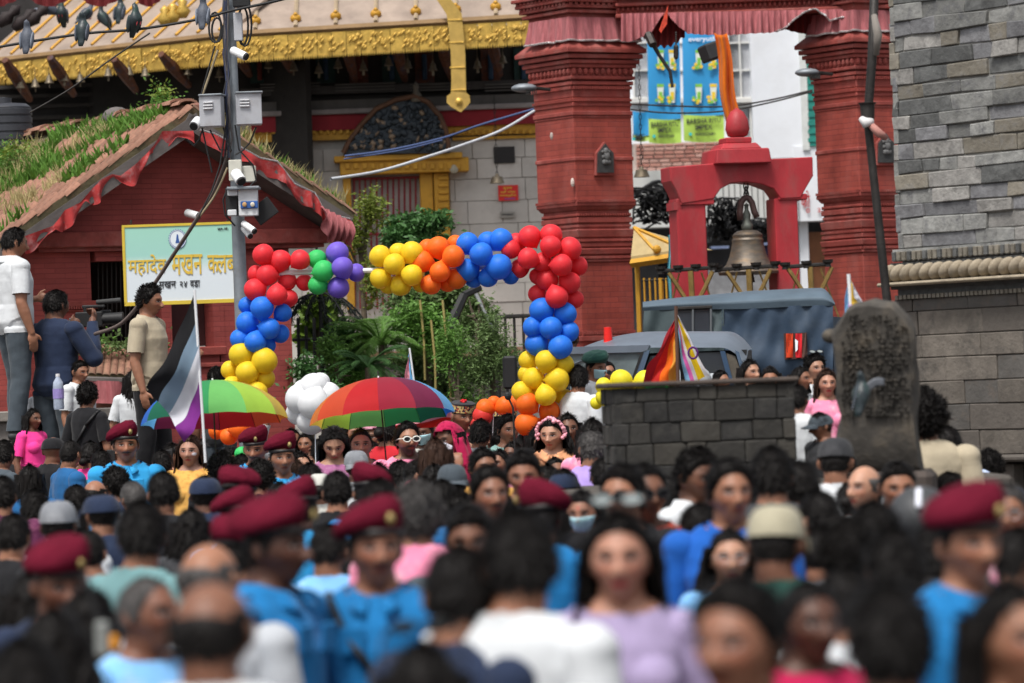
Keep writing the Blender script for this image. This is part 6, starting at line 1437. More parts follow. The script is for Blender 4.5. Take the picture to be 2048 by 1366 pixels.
# skin: features are laid out in head space, carried by the mesh
def skin(name, c, lips=None, beard=0, tache=0, paint=False, tilak=False):
    if name in MATS: return MATS[name]
    m = bpy.data.materials.new(name); m.use_nodes = True; nt = m.node_tree; L = nt.links.new; b = nt.nodes['Principled BSDF']
    b.inputs['Roughness'].default_value = .5; b.inputs['Specular IOR Level'].default_value = .35; b.inputs['Subsurface Weight'].default_value = .12; b.inputs['Subsurface Radius'].default_value = (.02,.008,.004); b.inputs['Subsurface Scale'].default_value = .3
    at = _n(nt, 'ShaderNodeAttribute', attribute_name='hp'); sp_ = _n(nt, 'ShaderNodeSeparateXYZ'); L(at.outputs['Vector'], sp_.inputs[0])
    def M2(op, a, b2=None, c2=None):
        n = _n(nt, 'ShaderNodeMath', operation=op)
        for i, q in enumerate((a, b2, c2)):
            if q is None: continue
            if isinstance(q, (int, float)): n.inputs[i].default_value = q
            else: L(q, n.inputs[i])
        return n.outputs[0]
    ax = M2('ABSOLUTE', sp_.outputs[0]); Y = sp_.outputs[1]; Z_ = sp_.outputs[2]; X = sp_.outputs[0]
    def ell(cx, cz, rx, rz, soft=.35, xs=None, slope=0, ymax=-.055):
        zz = M2('SUBTRACT', Z_, cz)
        if slope: zz = M2('SUBTRACT', zz, M2('MULTIPLY', M2('SUBTRACT', ax, cx), slope))
        u = M2('DIVIDE', M2('SUBTRACT', xs or ax, cx), rx); v = M2('DIVIDE', zz, rz)
        d = M2('SQRT', M2('ADD', M2('MULTIPLY', u, u), M2('MULTIPLY', v, v)))
        mr = _n(nt, 'ShaderNodeMapRange', interpolation_type='SMOOTHSTEP'); mr.inputs[1].default_value = 1+soft; mr.inputs[2].default_value = 1-soft; L(d, mr.inputs[0])
        return M2('MULTIPLY', mr.outputs[0], M2('LESS_THAN', Y, ymax))
    cur = None
    tx = _n(nt, 'ShaderNodeTexNoise', Scale=22.0, Detail=4.0); tcc = _n(nt, 'ShaderNodeTexCoord'); L(tcc.outputs['Object'], tx.inputs['Vector'])
    mr = _n(nt, 'ShaderNodeMapRange'); mr.inputs[1].default_value = .3; mr.inputs[2].default_value = .7; mr.inputs[3].default_value = .88; mr.inputs[4].default_value = 1.12; L(tx.outputs[0], mr.inputs[0])
    oi = _n(nt, 'ShaderNodeObjectInfo'); mo = _n(nt, 'ShaderNodeMapRange'); mo.inputs[3].default_value = .82; mo.inputs[4].default_value = 1.18; L(oi.outputs['Random'], mo.inputs[0])
    vm = _n(nt, 'ShaderNodeVectorMath', operation='SCALE'); vm.inputs[0].default_value = c; L(M2('MULTIPLY', mr.outputs[0], mo.outputs[0]), vm.inputs['Scale']); cur = vm.outputs[0]
    def mixc(fac, colr, amt=1):
        nonlocal cur
        if amt != 1: fac = M2('MULTIPLY', fac, amt)
        mx = _n(nt, 'ShaderNodeMix', data_type='RGBA'); L(fac, mx.inputs[0]); L(cur, mx.inputs[6]); mx.inputs[7].default_value = (*colr, 1); cur = mx.outputs[2]
    dk = (c[0]*.5, c[1]*.38, c[2]*.38)  # shade of eye sockets and nostrils, put into the skin colour
    mixc(ell(.044,-.02,.026,.022,.6), (min(1,c[0]*1.15), c[1]*.85, c[2]*.8), .5)
    mixc(ell(.031,.012,.023,.015,.5), dk, .85)
    if beard: mixc(M2('MULTIPLY', M2('LESS_THAN', Z_, -.045), M2('LESS_THAN', Y, -.0)), (.025,.018,.015), beard); mixc(ell(0,-.065,.055,.035,.4,ymax=-.02), (.02,.015,.012), beard)
    if tache or beard: mixc(ell(.012,-.041,.020,.0065,.4), (.02,.014,.012), max(tache, beard))
    mixc(ell(0,-.055,.023,.0085,.3), lips or (c[0]*.85, c[1]*.45, c[2]*.45), .85)
    mixc(ell(0,-.0545,.021,.0016,.5), (c[0]*.25, c[1]*.12, c[2]*.12), .8)
    mixc(ell(.031,.011,.0140,.0050,.3), (.33,.28,.25))
    mixc(ell(.030,.0115,.0070,.0058,.25), (.02,.012,.01))
    mixc(ell(.031,.0165,.0170,.0030,.4), (.02,.012,.01), .95)
    mixc(ell(.033,.032,.020,.0048,.5,slope=-.12), (.015,.010,.008), .95)
    mixc(ell(.008,-.034,.0045,.0030,.5,ymax=-.09), dk, .9)
    if paint: mixc(ell(.048,-.012,.016,.012,.4,xs=X), (.75,.72,.78), .9)
    if tilak: mixc(ell(0,.047,.004,.008,.4), (.5,.03,.02), 1)
    L(cur, b.inputs['Base Color'])
    MATS[name] = m; return m
SK = dict(l=skin('fair skin', (.42,.225,.15), (.45,.08,.07)), m=skin('tan skin', (.27,.125,.075)), d=skin('brown skin', (.16,.070,.042)), dd=skin('dark brown skin', (.085,.036,.023)),
          mb=skin('tan skin bearded', (.30,.15,.095), beard=.75), mt=skin('tan skin moustached', (.26,.115,.07), tache=.9), dt=skin('brown skin moustached', (.16,.068,.042), tache=.9), lp=skin('fair skin face paint', (.38,.20,.14), (.40,.05,.06), paint=True),
          lr=skin('fair skin red lips', (.38,.19,.13), (.50,.015,.03)), dti=skin('brown skin tilak', (.16,.07,.045), tilak=True), mti=skin('tan skin tilak', (.27,.125,.08), tilak=True))
def hair_mat(name, c, r=.5): return mat(name, c, r, .35, 40, .5, 90, spec=.14, stretch=(1,1,.35))
HB = hair_mat('black hair', (.0095,.008,.0075), .5); HBR = hair_mat('dark brown hair', (.042,.022,.015)); HG = hair_mat('greying hair', (.075,.070,.068)); HLB = hair_mat('light brown hair', (.13,.060,.030))
# hair and headwear meshes in head space
LINE = [(0,.076),(.5,.071),(.85,.053),(1.15,.020),(1.45,-.020),(1.75,-.012),(2.2,-.050),(PI,-.080)]
def hline(a, off=0): return float(np.interp(a, [q[0] for q in LINE], [q[1] for q in LINE]))+off
def hair_mesh(name, top, side, nz=.006, line=0, tufts=900, tl=.022, curl=0, front_=0, bald=False, long_=0, bun=None, seed=1, backd=0, nzs=28):
    rr = random.Random(seed); mb = MB(); nu, nv = 60, 40; vs = []; samp = []
    for i in range(nv+1):
        t = PI*i/nv
        for j in range(nu):
            a = 2*PI*j/nu; d = Vector((math.sin(t)*math.cos(a), math.sin(t)*math.sin(a), math.cos(t))); r = HS(d); p = d*r
            az = abs(math.atan2(d.x, -d.y)); ln = hline(az, line) - (backd if az > 1.5 else 0)
            mk = ss(-.004, .010+.028*max(0,-d.y), p.z-ln)
            if bald: mk *= ss(.070, .030, p.z+ (.02 if az > 2.4 else 0)) if True else 1
            th = side + (top-side)*ss(.0, .09, p.z) + front_*ss(.0,1,-d.y)*ss(.05,.1,p.z)
            rr_ = r*(.95) if mk <= 0 else r + (th*mk - .006*(1-mk)) + nz*noise.noise(Vector(p)*nzs+Vector((seed,0,0)))*mk
            q = d*rr_; vs.append(q)
            if mk > .6: samp.append((q, d))
    mb.add(vs, [(i*nu+j, (i+1)*nu+j, (i+1)*nu+(j+1)%nu, i*nu+(j+1)%nu) for i in range(nv) for j in range(nu)])
    if long_:
        a0 = 1.15
        for layer, (ro, w0) in enumerate(((0,0),(.016,.4))):
            def fn(t, v):
                az = a0 + (2*PI-2*a0)*t; dx = math.sin(az); dy = -math.cos(az); z = .055 - v*(long_+.055+.02*noise.noise(Vector((t*9,layer,seed))))
                fl_ = 1 + .35*ss(0,1,v)*(abs(dx)) ; w = .008*math.sin(az*11+v*9+w0*5+seed)*(.4+v) + .010*noise.noise(Vector((t*14,v*4,seed+layer)))
                rx = (.088+ro+w)*fl_; ry = (.108+ro+w)*(1-.05*v)
                return Vector((dx*rx, dy*ry*(1 if dy > 0 else .6)+.006, z))
            mb.grid(fn, 64, 14)
        for k in range(420):
            t = rr.random(); v = rr.random(); az = a0 + (2*PI-2*a0)*t; p = Vector((math.sin(az)*.11, -math.cos(az)*(.122 if math.cos(az) < 0 else .07)+.006, .04-v*(long_))); w = Vector((math.cos(az), math.sin(az), 0))*.003
            e = p + Vector((rr.gauss(0,.010), rr.gauss(0,.010), -.09)); mid = p.lerp(e,.5)+Vector((math.sin(az),-math.cos(az),0))*.008
            mb.add([p-w, p+w, mid+w, mid-w, e], [(0,1,2,3),(3,2,4)])
    if bun: mb.sphere(bun[:3], bun[3], 14, 10); 
    for k in range(int(tufts*1.7)):
        q, d = rr.choice(samp); dn = Vector((-d.x*d.z, -d.y*d.z, 1-d.z*d.z)); dn = -dn.normalized() if dn.length > 0 else Vector((0,1,0))
        if curl: dirv = (d*rr.uniform(.4,1) + Vector((rr.gauss(0,1), rr.gauss(0,1), rr.gauss(0,1)))*curl).normalized()
        else: dirv = (dn*.9 + d*rr.uniform(.05,.5) + Vector((rr.gauss(0,.35), rr.gauss(0,.35), rr.gauss(0,.2)))).normalized()
        q = q + Vector((rr.gauss(0,.003), rr.gauss(0,.003), 0)); w = d.cross(dirv).normalized()*.0022; l = tl*rr.uniform(.5,1.5); mid = q + dirv*l*.5 + d*.002; e = q + dirv*l
        mb.add([q-w, q+w, mid+w, mid-w, e], [(0,1,2,3),(3,2,4)])
    return mb.mesh(name, smooth=True)
HAIR = {}
HAIR['short'] = hair_mesh('short_hair', .016, .004, seed=1, tufts=1000, tl=.016)
HAIR['thick'] = hair_mesh('thick_hair', .022, .006, .005, seed=2, tufts=1000, tl=.022, front_=.006)
HAIR['fade'] = hair_mesh('short_hair', .026, .003, .008, seed=3, tufts=900, tl=.022, front_=.008)
HAIR['buzz'] = hair_mesh('cropped_hair', .007, .004, .002, seed=4, tufts=900, tl=.007)
HAIR['curly'] = hair_mesh('curly_hair', .038, .022, .016, seed=5, tufts=2600, tl=.026, curl=.9, nzs=40)
HAIR['wavy'] = hair_mesh('wavy_hair', .025, .010, .010, seed=6, tufts=1300, tl=.02, curl=.35, nzs=34)
HAIR['ring'] = hair_mesh('fringe_of_hair', .008, .008, .003, seed=7, tufts=700, tl=.010, bald=True)
HAIR['long'] = hair_mesh('long_hair', .011, .008, .004, line=.004, seed=8, tufts=500, tl=.03, long_=.27)
HAIR['long2'] = hair_mesh('long_hair', .016, .010, .006, line=.0, seed=9, tufts=700, tl=.03, long_=.33)
HAIR['bob'] = hair_mesh('shoulder_hair', .013, .010, .005, seed=10, tufts=500, long_=.13)
HAIR['bun'] = hair_mesh('tied_hair', .010, .007, .003, seed=11, tufts=500, bun=(0,.125,.01,.042))
HAIR['lowbun'] = hair_mesh('tied_hair', .011, .008, .003, seed=12, tufts=500, bun=(0,.118,-.055,.036))
HAIR['pony'] = hair_mesh('ponytail_hair', .016, .014, .003, seed=13, tufts=500, bun=(0,.12,.02,.028))
def shell(name, cond, off, nu=48, nv=32, smooth=True):
    mb = MB(); idx = {}; vs = []
    P_ = {}
    for i in range(nv+1):
        t = PI*i/nv
        for j in range(nu): a = 2*PI*j/nu; d = Vector((math.sin(t)*math.cos(a), math.sin(t)*math.sin(a), math.cos(t))); p = d*HS(d); P_[i,j] = (p + d*off(p, abs(math.atan2(d.x,-d.y))), cond(p, abs(math.atan2(d.x,-d.y))))
    for i in range(nv):
        for j in range(nu):
            q = [P_[i,j], P_[i+1,j], P_[i+1,(j+1)%nu], P_[i,(j+1)%nu]]
            if all(x[1] for x in q): mb.add([x[0] for x in q], [(0,1,2,3)])
    return mb.mesh(name, smooth=smooth, solid=.003)
def beret_mesh(sd=1):
    mb = MB()
    def fn(t, v):
        a = 2*PI*t; rad = [.078,.092,.108,.112,.099,.064,.0][int(min(v*6,5.999))]; r2 = [.078,.092,.108,.112,.099,.064,.0][int(min(v*6,5.999))+1]; f = v*6-int(min(v*6,5.999)); r = rad+(r2-rad)*f
        zz = float(np.interp(v, [0,.17,.33,.5,.67,.83,1], [.0,.010,.028,.055,.083,.101,.107])) ; x = r*math.cos(a); y = r*math.sin(a)*1.12
        x += -sd*.022*ss(.1,.6,v); y += .008
        p = Vector((x, y, zz)); p.z += -(x*sd+.02)*(-.34) if False else sd*x*.34*ss(.0,.4,v); p.z += .004*noise.noise(p*30)
        if y < -.02: p.z += .006*ss(0,.5,v)
        return p + Vector((0,.0,.058-.10*0))
    mb.grid(fn, 48, 18); return mb.mesh('beret', smooth=True)
BERET = beret_mesh(1)
mb = MB(); mb.grid(lambda t, v: Vector(((.084)*math.cos(2*PI*t), .002+.104*math.sin(2*PI*t), .048+.022*v)), 40, 2); BAND = mb.mesh('beret_band', smooth=True, solid=.003)
mb = MB(); mb.sphere((.030,-.112,.100), (.013,.006,.019), 10, 8); mb.sphere((.030,-.115,.100), (.007,.006,.012), 8, 6); BADGE = mb.mesh('cap_badge', smooth=True)
def cap_mesh(brim=True, flat=0):
    mb = MB()
    def fn(t, v):
        a = 2*PI*t; r = math.cos(v*PI/2*.999)**(.55); z = math.sin(v*PI/2); return Vector((.090*r*math.cos(a), .004+.110*r*math.sin(a), .030+ (.105-flat)*z))
    mb.grid(fn, 40, 10)
    for s in range(6):
        a = s*PI/3; mb.tube([Vector((.0905*math.cos(v*PI/2)**.55*math.cos(a), .004+.1105*math.cos(v*PI/2)**.55*math.sin(a), .031+(.105-flat)*math.sin(v*PI/2))) for v in (0,.2,.4,.6,.8,.95)], .0012, 4, False)
    mb.sphere((0,.004,.136-flat), (.007,.007,.004), 8, 5)
    return mb.mesh('cap', smooth=50)
CAP = cap_mesh()
mb = MB(); mb.grid(lambda t, v: (lambda a: Vector((math.sin(a)*(.086+.004*v), -.06-math.cos(a)*(.045+.075*v)*1.0, .036-.012*v-.030*abs(math.sin(a))**2*v)))((t-.5)*PI*.98), 20, 6); BRIM = mb.mesh('cap_brim', smooth=True, solid=.004)
mb = MB(); mb.grid(lambda t, v: Vector((math.cos(2*PI*t)*(.086+.006*v), .004+math.sin(2*PI*t)*(.106+.008*v), .045+.062*v)), 40, 3); GBAND = mb.mesh('chequered_band', smooth=True)
mb = MB(); mb.lathe([(.092,.105),(.094,.118),(.080,.128),(.0,.122)], Matrix.Diagonal((1,1.22,1,1)), 24); GTOP = mb.mesh('cap_crown', smooth=40)
mb = MB(); [mb.sphere((rr_.gauss(0,.010), rr_.gauss(0,.010), .136+rr_.gauss(0,.006)), .012, 7, 5) for rr_ in [random.Random(3)] for _ in range(12)]; POM = mb.mesh('pompom', smooth=True)
MASK = shell('face_mask', lambda p, a: p.y < -.02 and -.088 < p.z < .002 and a < 1.15, lambda p, a: .010+.012*math.exp(-(p.x/.02)**2-((p.z+.02)/.03)**2))
def glasses(dark=True, thick=.004, zz=0):
    mb = MB()
    for s in (-1, 1):
        n = 14; ring = [(s*.033+.026*math.cos(2*PI*j/n)*(1 if abs(math.cos(2*PI*j/n)) < .9 else .97), -.112, .008+.019*math.sin(2*PI*j/n)) for j in range(n)]
        mb.tube([Vector(q) for q in ring]+[Vector(ring[0])], thick, 5, False); mb.tube([Vector((s*.060,-.110,.014)), Vector((s*.080,-.06,.014)), Vector((s*.084,.0,.006))], thick*.7, 5)
    mb.tube([Vector((-.01,-.114,.012)), Vector((.01,-.114,.012))], thick, 5); return mb.mesh('frame', smooth=True)
GFR = glasses(thick=.0045); GTH = glasses(thick=.0018)
mb = MB(); [mb.lathe([(.0,-.001),(.026,-.001),(.026,.002),(0,.003)], Matrix.Translation((s*.033,-.112,.008)) @ Matrix.Rotation(PI/2,4,'X') @ Matrix.Diagonal((1,.74,1,1)), 16) for s in (-1,1)]; GLN = mb.mesh('lens', smooth=30)
mb = MB(); rr_ = random.Random(5)
for j in range(34):
    a = -PI*.1+PI*1.2*j/33; 
    for q in range(2): mb.sphere((.098*math.cos(a)+rr_.gauss(0,.004), -.03+rr_.gauss(0,.012), .018+.105*math.sin(a)+rr_.gauss(0,.005)), rr_.uniform(.010,.016), 7, 5)
FLOW = mb.mesh('flower_band', smooth=True)
HOODM = shell('head_scarf', lambda p, a: (p.z > hline(a,-.012) if a < 1.0 else True) and not (a < .95 and p.z < .062), lambda p, a: .028+.010*noise.noise(p*14))
mb = MB(); mb.grid(lambda t, v: (lambda az: Vector((math.sin(az)*(.105+.05*v+.008*math.sin(az*9)), -math.cos(az)*(.125+.02*v)*(1 if math.cos(az) < 0 else .75), .02-v*.21)))(1.0+(2*PI-2)*t), 40, 8); HOODD = mb.mesh('scarf_drape', smooth=True, solid=.004)
mb = MB(); mb.sphere((0,.005,.035), (.122,.138,.118), 28, 18); HELM = mb.mesh('helmet', smooth=True)
mb = MB()
for j in range(9):
    a = PI*(.12+.22*j/8); mb.sphere((.0, .005+.135*math.cos(a)*-1*-1, .035+.116*math.sin(a)), (.014,.03,.012), 8, 6)
HSTR = mb.mesh('white_stripe', smooth=True)
mb = MB()
for s in (-1, 1): mb.tube([Vector((s*.079,.0,-.03)), Vector((s*.083,-.002,-.05))], .003, 5); mb.lathe([(0,-.012),(.012,-.006),(.006,.006),(0,.01)], Matrix.Translation((s*.085,-.002,-.06)), 8)
EARR = mb.mesh('earring', smooth=True)
mb = MB()
def colf(t, v):
    a = -PI/2 + .42 + (2*PI-.84)*t; fl_ = .010+.030*v; e = abs(t-.5)*2; zz = 1.475-.045*v-.028*ss(.6,1,e)-.004
    return Vector((math.cos(a)*(.066+fl_), .012+math.sin(a)*(.060+fl_)*1.05-(.02*ss(.7,1,e)), zz+.02*(1-v)*.5))
mb.grid(colf, 40, 4); mb.add([(-.018,-.082,1.445),(-.075,-.100,1.415),(-.030,-.122,1.385)], [(0,1,2)]); mb.add([(.018,-.082,1.445),(.075,-.100,1.415),(.030,-.122,1.385)], [(0,1,2)])
COLL = mb.mesh('collar', smooth=True, solid=.005)
mb = MB()
for s in (-1, 1): mb.box((s*.135,.006,1.445), (.095,.045,.010), Matrix.Rotation(R(20*s),3,'Y'))
EPAU = mb.mesh('epaulette', bevel=.003)
mb = MB()
POCK = None
mb = MB(); mb.box((.065,-.142,1.315), (.075,.012,.085), Matrix.Rotation(R(4),3,'X')); POCK = mb.mesh('pocket', bevel=.004)
mb = MB(); pts = [(-.15,.03,1.452),(-.13,-.07,1.42),(-.085,-.135,1.33),(-.01,-.152,1.22),(.07,-.150,1.10),(.13,-.10,1.0),(.15,.0,.95),(.12,.10,1.0),(.03,.145,1.15),(-.07,.135,1.32),(-.14,.07,1.43),(-.15,.03,1.452)]
for a, b in zip(pts, pts[1:]): mb.tube([a, b], .013, 5)
STRAP = mb.mesh('shoulder_strap', smooth=True)
mb = MB()
for s in (-1, 1):
    pts = [(s*.10,.12,1.05),(s*.11,.15,1.25),(s*.105,.11,1.40),(s*.105,.02,1.455),(s*.11,-.09,1.40),(s*.12,-.14,1.28),(s*.13,-.12,1.12)]
    mb.tube(pts, .021, 6)
mb.sphere((0,.21,1.20), (.14,.08,.20), 18, 12)
PACK = mb.mesh('backpack', smooth=True)
NAVY = cloth('navy cloth', (.018,.028,.06)); BERC = cloth('maroon beret wool', (.115,.009,.022), var=.2, bs=40, sheen=0, spec=.05, rough=.95); BERB = mat('black leather band', (.015,.012,.012), .5); BADG = mat('tarnished badge', (.33,.25,.10), .45, .3, 60, .4, 120, metal=.6)
CHK = mat('chequered braid', (.50,.30,.05), .8, 0, brick=None)
_m = CHK; _t = _m.node_tree; _c = _n(_t, 'ShaderNodeTexChecker', Scale=52.0); _c.inputs[1].default_value = (.50,.10,.05,1); _c.inputs[2].default_value = (.02,.02,.045,1); _tc = _n(_t, 'ShaderNodeTexCoord'); _mp = _n(_t, 'ShaderNodeMapping'); _mp.inputs['Rotation'].default_value = (.3,.6,.8); _t.links.new(_tc.outputs['Object'], _mp.inputs[0]); _t.links.new(_mp.outputs[0], _c.inputs[0])
_v = _n(_t, 'ShaderNodeTexVoronoi', Scale=70.0); _t.links.new(_tc.outputs['Object'], _v.inputs['Vector']); _x = _n(_t, 'ShaderNodeMix', data_type='RGBA'); _g = _n(_t, 'ShaderNodeMath', operation='GREATER_THAN'); _g.inputs[1].default_value = .55; _sp = _n(_t, 'ShaderNodeSeparateColor'); _t.links.new(_v.outputs['Color'], _sp.inputs[0]); _t.links.new(_sp.outputs[0], _g.inputs[0]); _t.links.new(_g.outputs[0], _x.inputs[0]); _t.links.new(_c.outputs[0], _x.inputs[6]); _x.inputs[7].default_value = (.62,.50,.20,1); _t.links.new(_x.outputs[2], _t.nodes['Principled BSDF'].inputs['Base Color'])
CL = {}
COLS = dict(black=(.012,.012,.014), charcoal=(.035,.036,.04), navy=(.018,.028,.065), police=(.03,.30,.62), policed=(.012,.16,.40), teal=(.03,.17,.24), tealgrey=(.14,.27,.28), white=(.58,.60,.62), offwhite=(.50,.50,.46), pink=(.85,.05,.28), softpink=(.78,.24,.38), rose=(.55,.22,.30), lavender=(.33,.27,.43), lilac=(.42,.30,.70), mauve=(.36,.13,.27), peach=(.70,.33,.17), orange=(.75,.13,.05), coral=(.72,.10,.06), beige=(.42,.36,.26), khaki=(.36,.33,.24), grey=(.20,.21,.23), lightgrey=(.42,.44,.47), royal=(.012,.10,.42), cobalt=(.015,.10,.26), skyblue=(.20,.45,.78), paleblue=(.50,.60,.85), darkgreen=(.012,.05,.04), green=(.02,.22,.08), yellow=(.72,.40,.10), red=(.50,.02,.03), crimson=(.42,.012,.07), brown=(.10,.05,.03), plum=(.10,.02,.06), mint=(.30,.50,.46), slate=(.06,.075,.09), denim=(.05,.075,.11), cream=(.60,.56,.45))
def C_(n):
    if n not in CL:
        pt = dict(yellow=((.55,.20,.05),24), mauve=((.55,.35,.45),34), softpink=((.80,.50,.55),9), rose=((.6,.4,.45),18), brown=((.22,.15,.10),16), plum=((.25,.08,.15),20), skyblue=((.55,.65,.75),7), grey=((.32,.33,.35),12), darkgreen=((.03,.09,.07),14), navy=((.03,.045,.09),6), charcoal=((.07,.07,.075),10)).get(n)
        CL[n] = cloth(n+' cloth', COLS[n], **(dict(dirt=pt[0], dirt_s=pt[1], dirt_amt=.9) if pt else {}))
    return CL[n]
SHOE = mat('dark shoe', (.03,.03,.032), .6); SHOEW = mat('pale trainers', (.55,.53,.50), .6, dirt=(.2,.18,.15), dirt_amt=.5, dirt_s=20)
GOLDJ = mat('gold jewellery', (.6,.42,.15), .3, .1, metal=.9)
def person(x, yt, h, yaw, pose, hair, sk, top, label, D=None, z0=None, hc=None, sleeve=None, hat=None, face=None, collar=None, trouser='slate', pol=False, extra=(), wide=1.05, hatc=None, roll=0, group=None):
    """x, yt: top of the head as seen; h: height of the head; D None: distance so that the feet reach the ground"""
    yc = yt+h*.5; kd = ray(x, yc); k = kd.z/kd.y
    if D is None:
        D = HC/(6.4*h/FPX - k) if 6.4*h/FPX-k > 0 else 60
        s = 4*h*D/FPX*1.0
        sc2 = min(1.09, max(.86, s))
        if sc2 != s: D = sc2*FPX/(4*h); s = sc2
        D = max(5.5, min(D, 46))
    s = 4*h*D/FPX
    s = min(1.16, max(.6, s))
    hp_ = P(x, yc, D); zf_ = hp_.z - 1.573*s
    if z0 is not None: zf_ = z0
    if pose == 'm0': pose = ['m0','m1','m2'][int(x) % 3]
    if pose == 'f0' and int(x) % 2: pose = 'f1'
    b = BD[pose]; fem = pose[0] == 'f'
    # place so that the head (not the feet) lands on the sight line
    Rz = Matrix.Rotation(R(yaw),4,'Z') @ Matrix.Rotation(R(roll),4,'Y'); S = Matrix.Diagonal((s*wide, s*wide, s, 1))
    hl = Rz @ S @ b['HM'].translation; stretch_ = (hp_.z-0)/(1.573*s) if z0 is None else 1
    feet = 0 if (abs(zf_) < .30 and z0 is None) else zf_
    if feet == 0 and z0 is None: S = Matrix.Diagonal((s*wide, s*wide, s, 1))
    M = Matrix.Translation((hp_.x-hl.x, hp_.y-hl.y, hp_.z-hl.z)) @ Rz @ S
    o = link('person', b['body'], [SK[sk]], None, M); tag(o, label, 'person', group or 'people crowding the square')
    sl = sleeve or ('long' if pol else 'short')
    link('shirt', b[sl], [C_(top)], o, M)
    link('trousers', b['trousers'], [C_('navy' if pol else trouser)], o, M); link('shoes', b['shoes'], [SHOE], o, M)
    MH = M @ b['HM']
    hm = hc or HB
    if hair: link('hair', HAIR[hair], [hm], o, MH)
    if collar or pol: link('collar', COLL, [C_(collar or top)], o, M)
    if pol:
        link('epaulette', EPAU, [C_('navy')], o, M); link('pocket', POCK, [C_(top)], o, M); link('pocket', POCK, [C_(top)], o, M @ Matrix.Diagonal((-1,1,1,1)))
    if hat == 'beret':
        bo = link('beret', BERET, [BERC], o, MH @ Matrix.Diagonal((.93*(hatc or 1),.95,.88+.3*((x*7) % 10)/10,1)) @ Matrix.Rotation(R(-6+(x*13) % 14),4,'Y') @ Matrix.Rotation(R(-7+(x*11) % 13),4,'X')); link('band', BAND, [BERB], bo, MH); link('badge', BADGE, [BADG], bo, MH @ Matrix.Diagonal(((hatc or 1),1,1,1)))
    if hat in ('cap', 'capback'):
        F = MH if hat == 'cap' else MH @ Matrix.Rotation(PI,4,'Z')
        bo = link('cap', CAP, [C_(hatc or 'navy')], o, F); link('brim', BRIM, [C_(hatc or 'navy')], bo, F)
    if hat == 'kepi': bo = link('cap', CAP, [C_(hatc or 'navy')], o, MH @ Matrix.Translation((0,0,-.01)) @ Matrix.Diagonal((1.04,1.04,.88,1))); link('brim', BRIM, [C_(hatc or 'navy')], bo, MH)
    if hat == 'softberet': bo = link('beret', BERET, [C_('darkgreen')], o, MH)
    if hat == 'band': bo = link('bandsman_cap', GTOP, [C_('charcoal')], o, MH); link('band', GBAND, [CHK], bo, MH); link('pompom', POM, [mat('red wool', (.55,.012,.02), .8)], bo, MH)
    if hat == 'flowers': link('flower_band', FLOW, [mat('pink blossom', (.80,.35,.42), .7, .5, 60)], o, MH)
    if hat == 'floralhat': bo = link('floral_hat', CAP, [mat('pink floral cotton', (.70,.06,.22), .8, .6, 40, dirt=(.75,.65,.65), dirt_amt=.95, dirt_s=30)], o, MH @ Matrix.Diagonal((1.12,1.12,1,1)))
    if hat == 'hood': link('head_scarf', HOODM, [C_(hatc or 'crimson')], o, MH); link('scarf_drape', HOODD, [C_(hatc or 'crimson')], o, MH)
    if hat == 'helmet': bo = link('helmet', HELM, [mat('grey helmet shell', (.045,.047,.05), .5, .2)], o, MH); link('white_stripe', HSTR, [mat('helmet white decal', (.75,.77,.85), .4)], bo, MH)
    if face == 'mask': link('face_mask', MASK, [mat('pale blue mask', (.38,.60,.66), .8, .08)], o, MH)
    if face == 'sun': g_ = link('sunglasses', GFR, [BLACK], o, MH); link('lens', GLN, [mat('black lens', (.006,.006,.008), .15, 0, bump=0)], g_, MH)
    if face == 'wsun': g_ = link('sunglasses', GFR, [mat('white frame plastic', (.80,.80,.74), .35, 0, bump=0)], o, MH); link('lens', GLN, [mat('black lens', (.006,.006,.008), .15, 0, bump=0)], g_, MH)
    if face == 'thin': g_ = link('spectacles', GTH, [mat('thin steel frame', (.4,.4,.42), .3, metal=.8)], o, MH)
    if face == 'up': Mg = MH @ Matrix.Translation((0,.012,.095)) @ Matrix.Rotation(R(-52),4,'X') @ Matrix.Translation((0,.03,-.0)) @ Matrix.Diagonal((1.15,1,1.15,1)); g_ = link('sunglasses', GFR, [BLACK], o, Mg); link('lens', GLN, [mat('sky grey lens', (.22,.25,.25), .15, .1, bump=0)], g_, Mg)
    if 'ear' in extra: link('earring', EARR, [GOLDJ], o, MH)
    if 'strap' in extra: link('shoulder_strap', STRAP, [BLACK], o, M)
    if 'pack' in extra: link('backpack', PACK, [C_('charcoal')], o, M)
    return o, M, MH
# ------------------------------------------------------------ balloons
BC = dict(red=(.84,.045,.06), blue=(.03,.22,.84), yellow=(.90,.66,.03), orange=(.97,.19,.02), green=(.06,.60,.16), purple=(.22,.14,.68), white=(.82,.83,.85), silver=(.50,.53,.56), palered=(.80,.06,.05), lemon=(.85,.75,.04))
BMT = {}
for k_, c3 in BC.items():
    m_ = mat(k_+' latex', c3, .5, .04, 3, 0, spec=.3, trans=.30); b_ = m_.node_tree.nodes['Principled BSDF']; b_.inputs['Subsurface Weight'].default_value = .25; b_.inputs['Subsurface Radius'].default_value = (.04,.04,.04); b_.inputs['Subsurface Scale'].default_value = 1; BMT[k_] = m_
mb = MB(); mb.lathe([(0,-1.16),(.07,-1.17),(.05,-1.12),(.05,-1.10),(.16,-1.03),(.40,-.88),(.66,-.68),(.86,-.42),(.98,-.12),(1.0,.12),(.93,.42),(.77,.68),(.53,.87),(.27,.97),(0,1.0)], None, 24); BLN = mb.mesh('balloon', smooth=True)
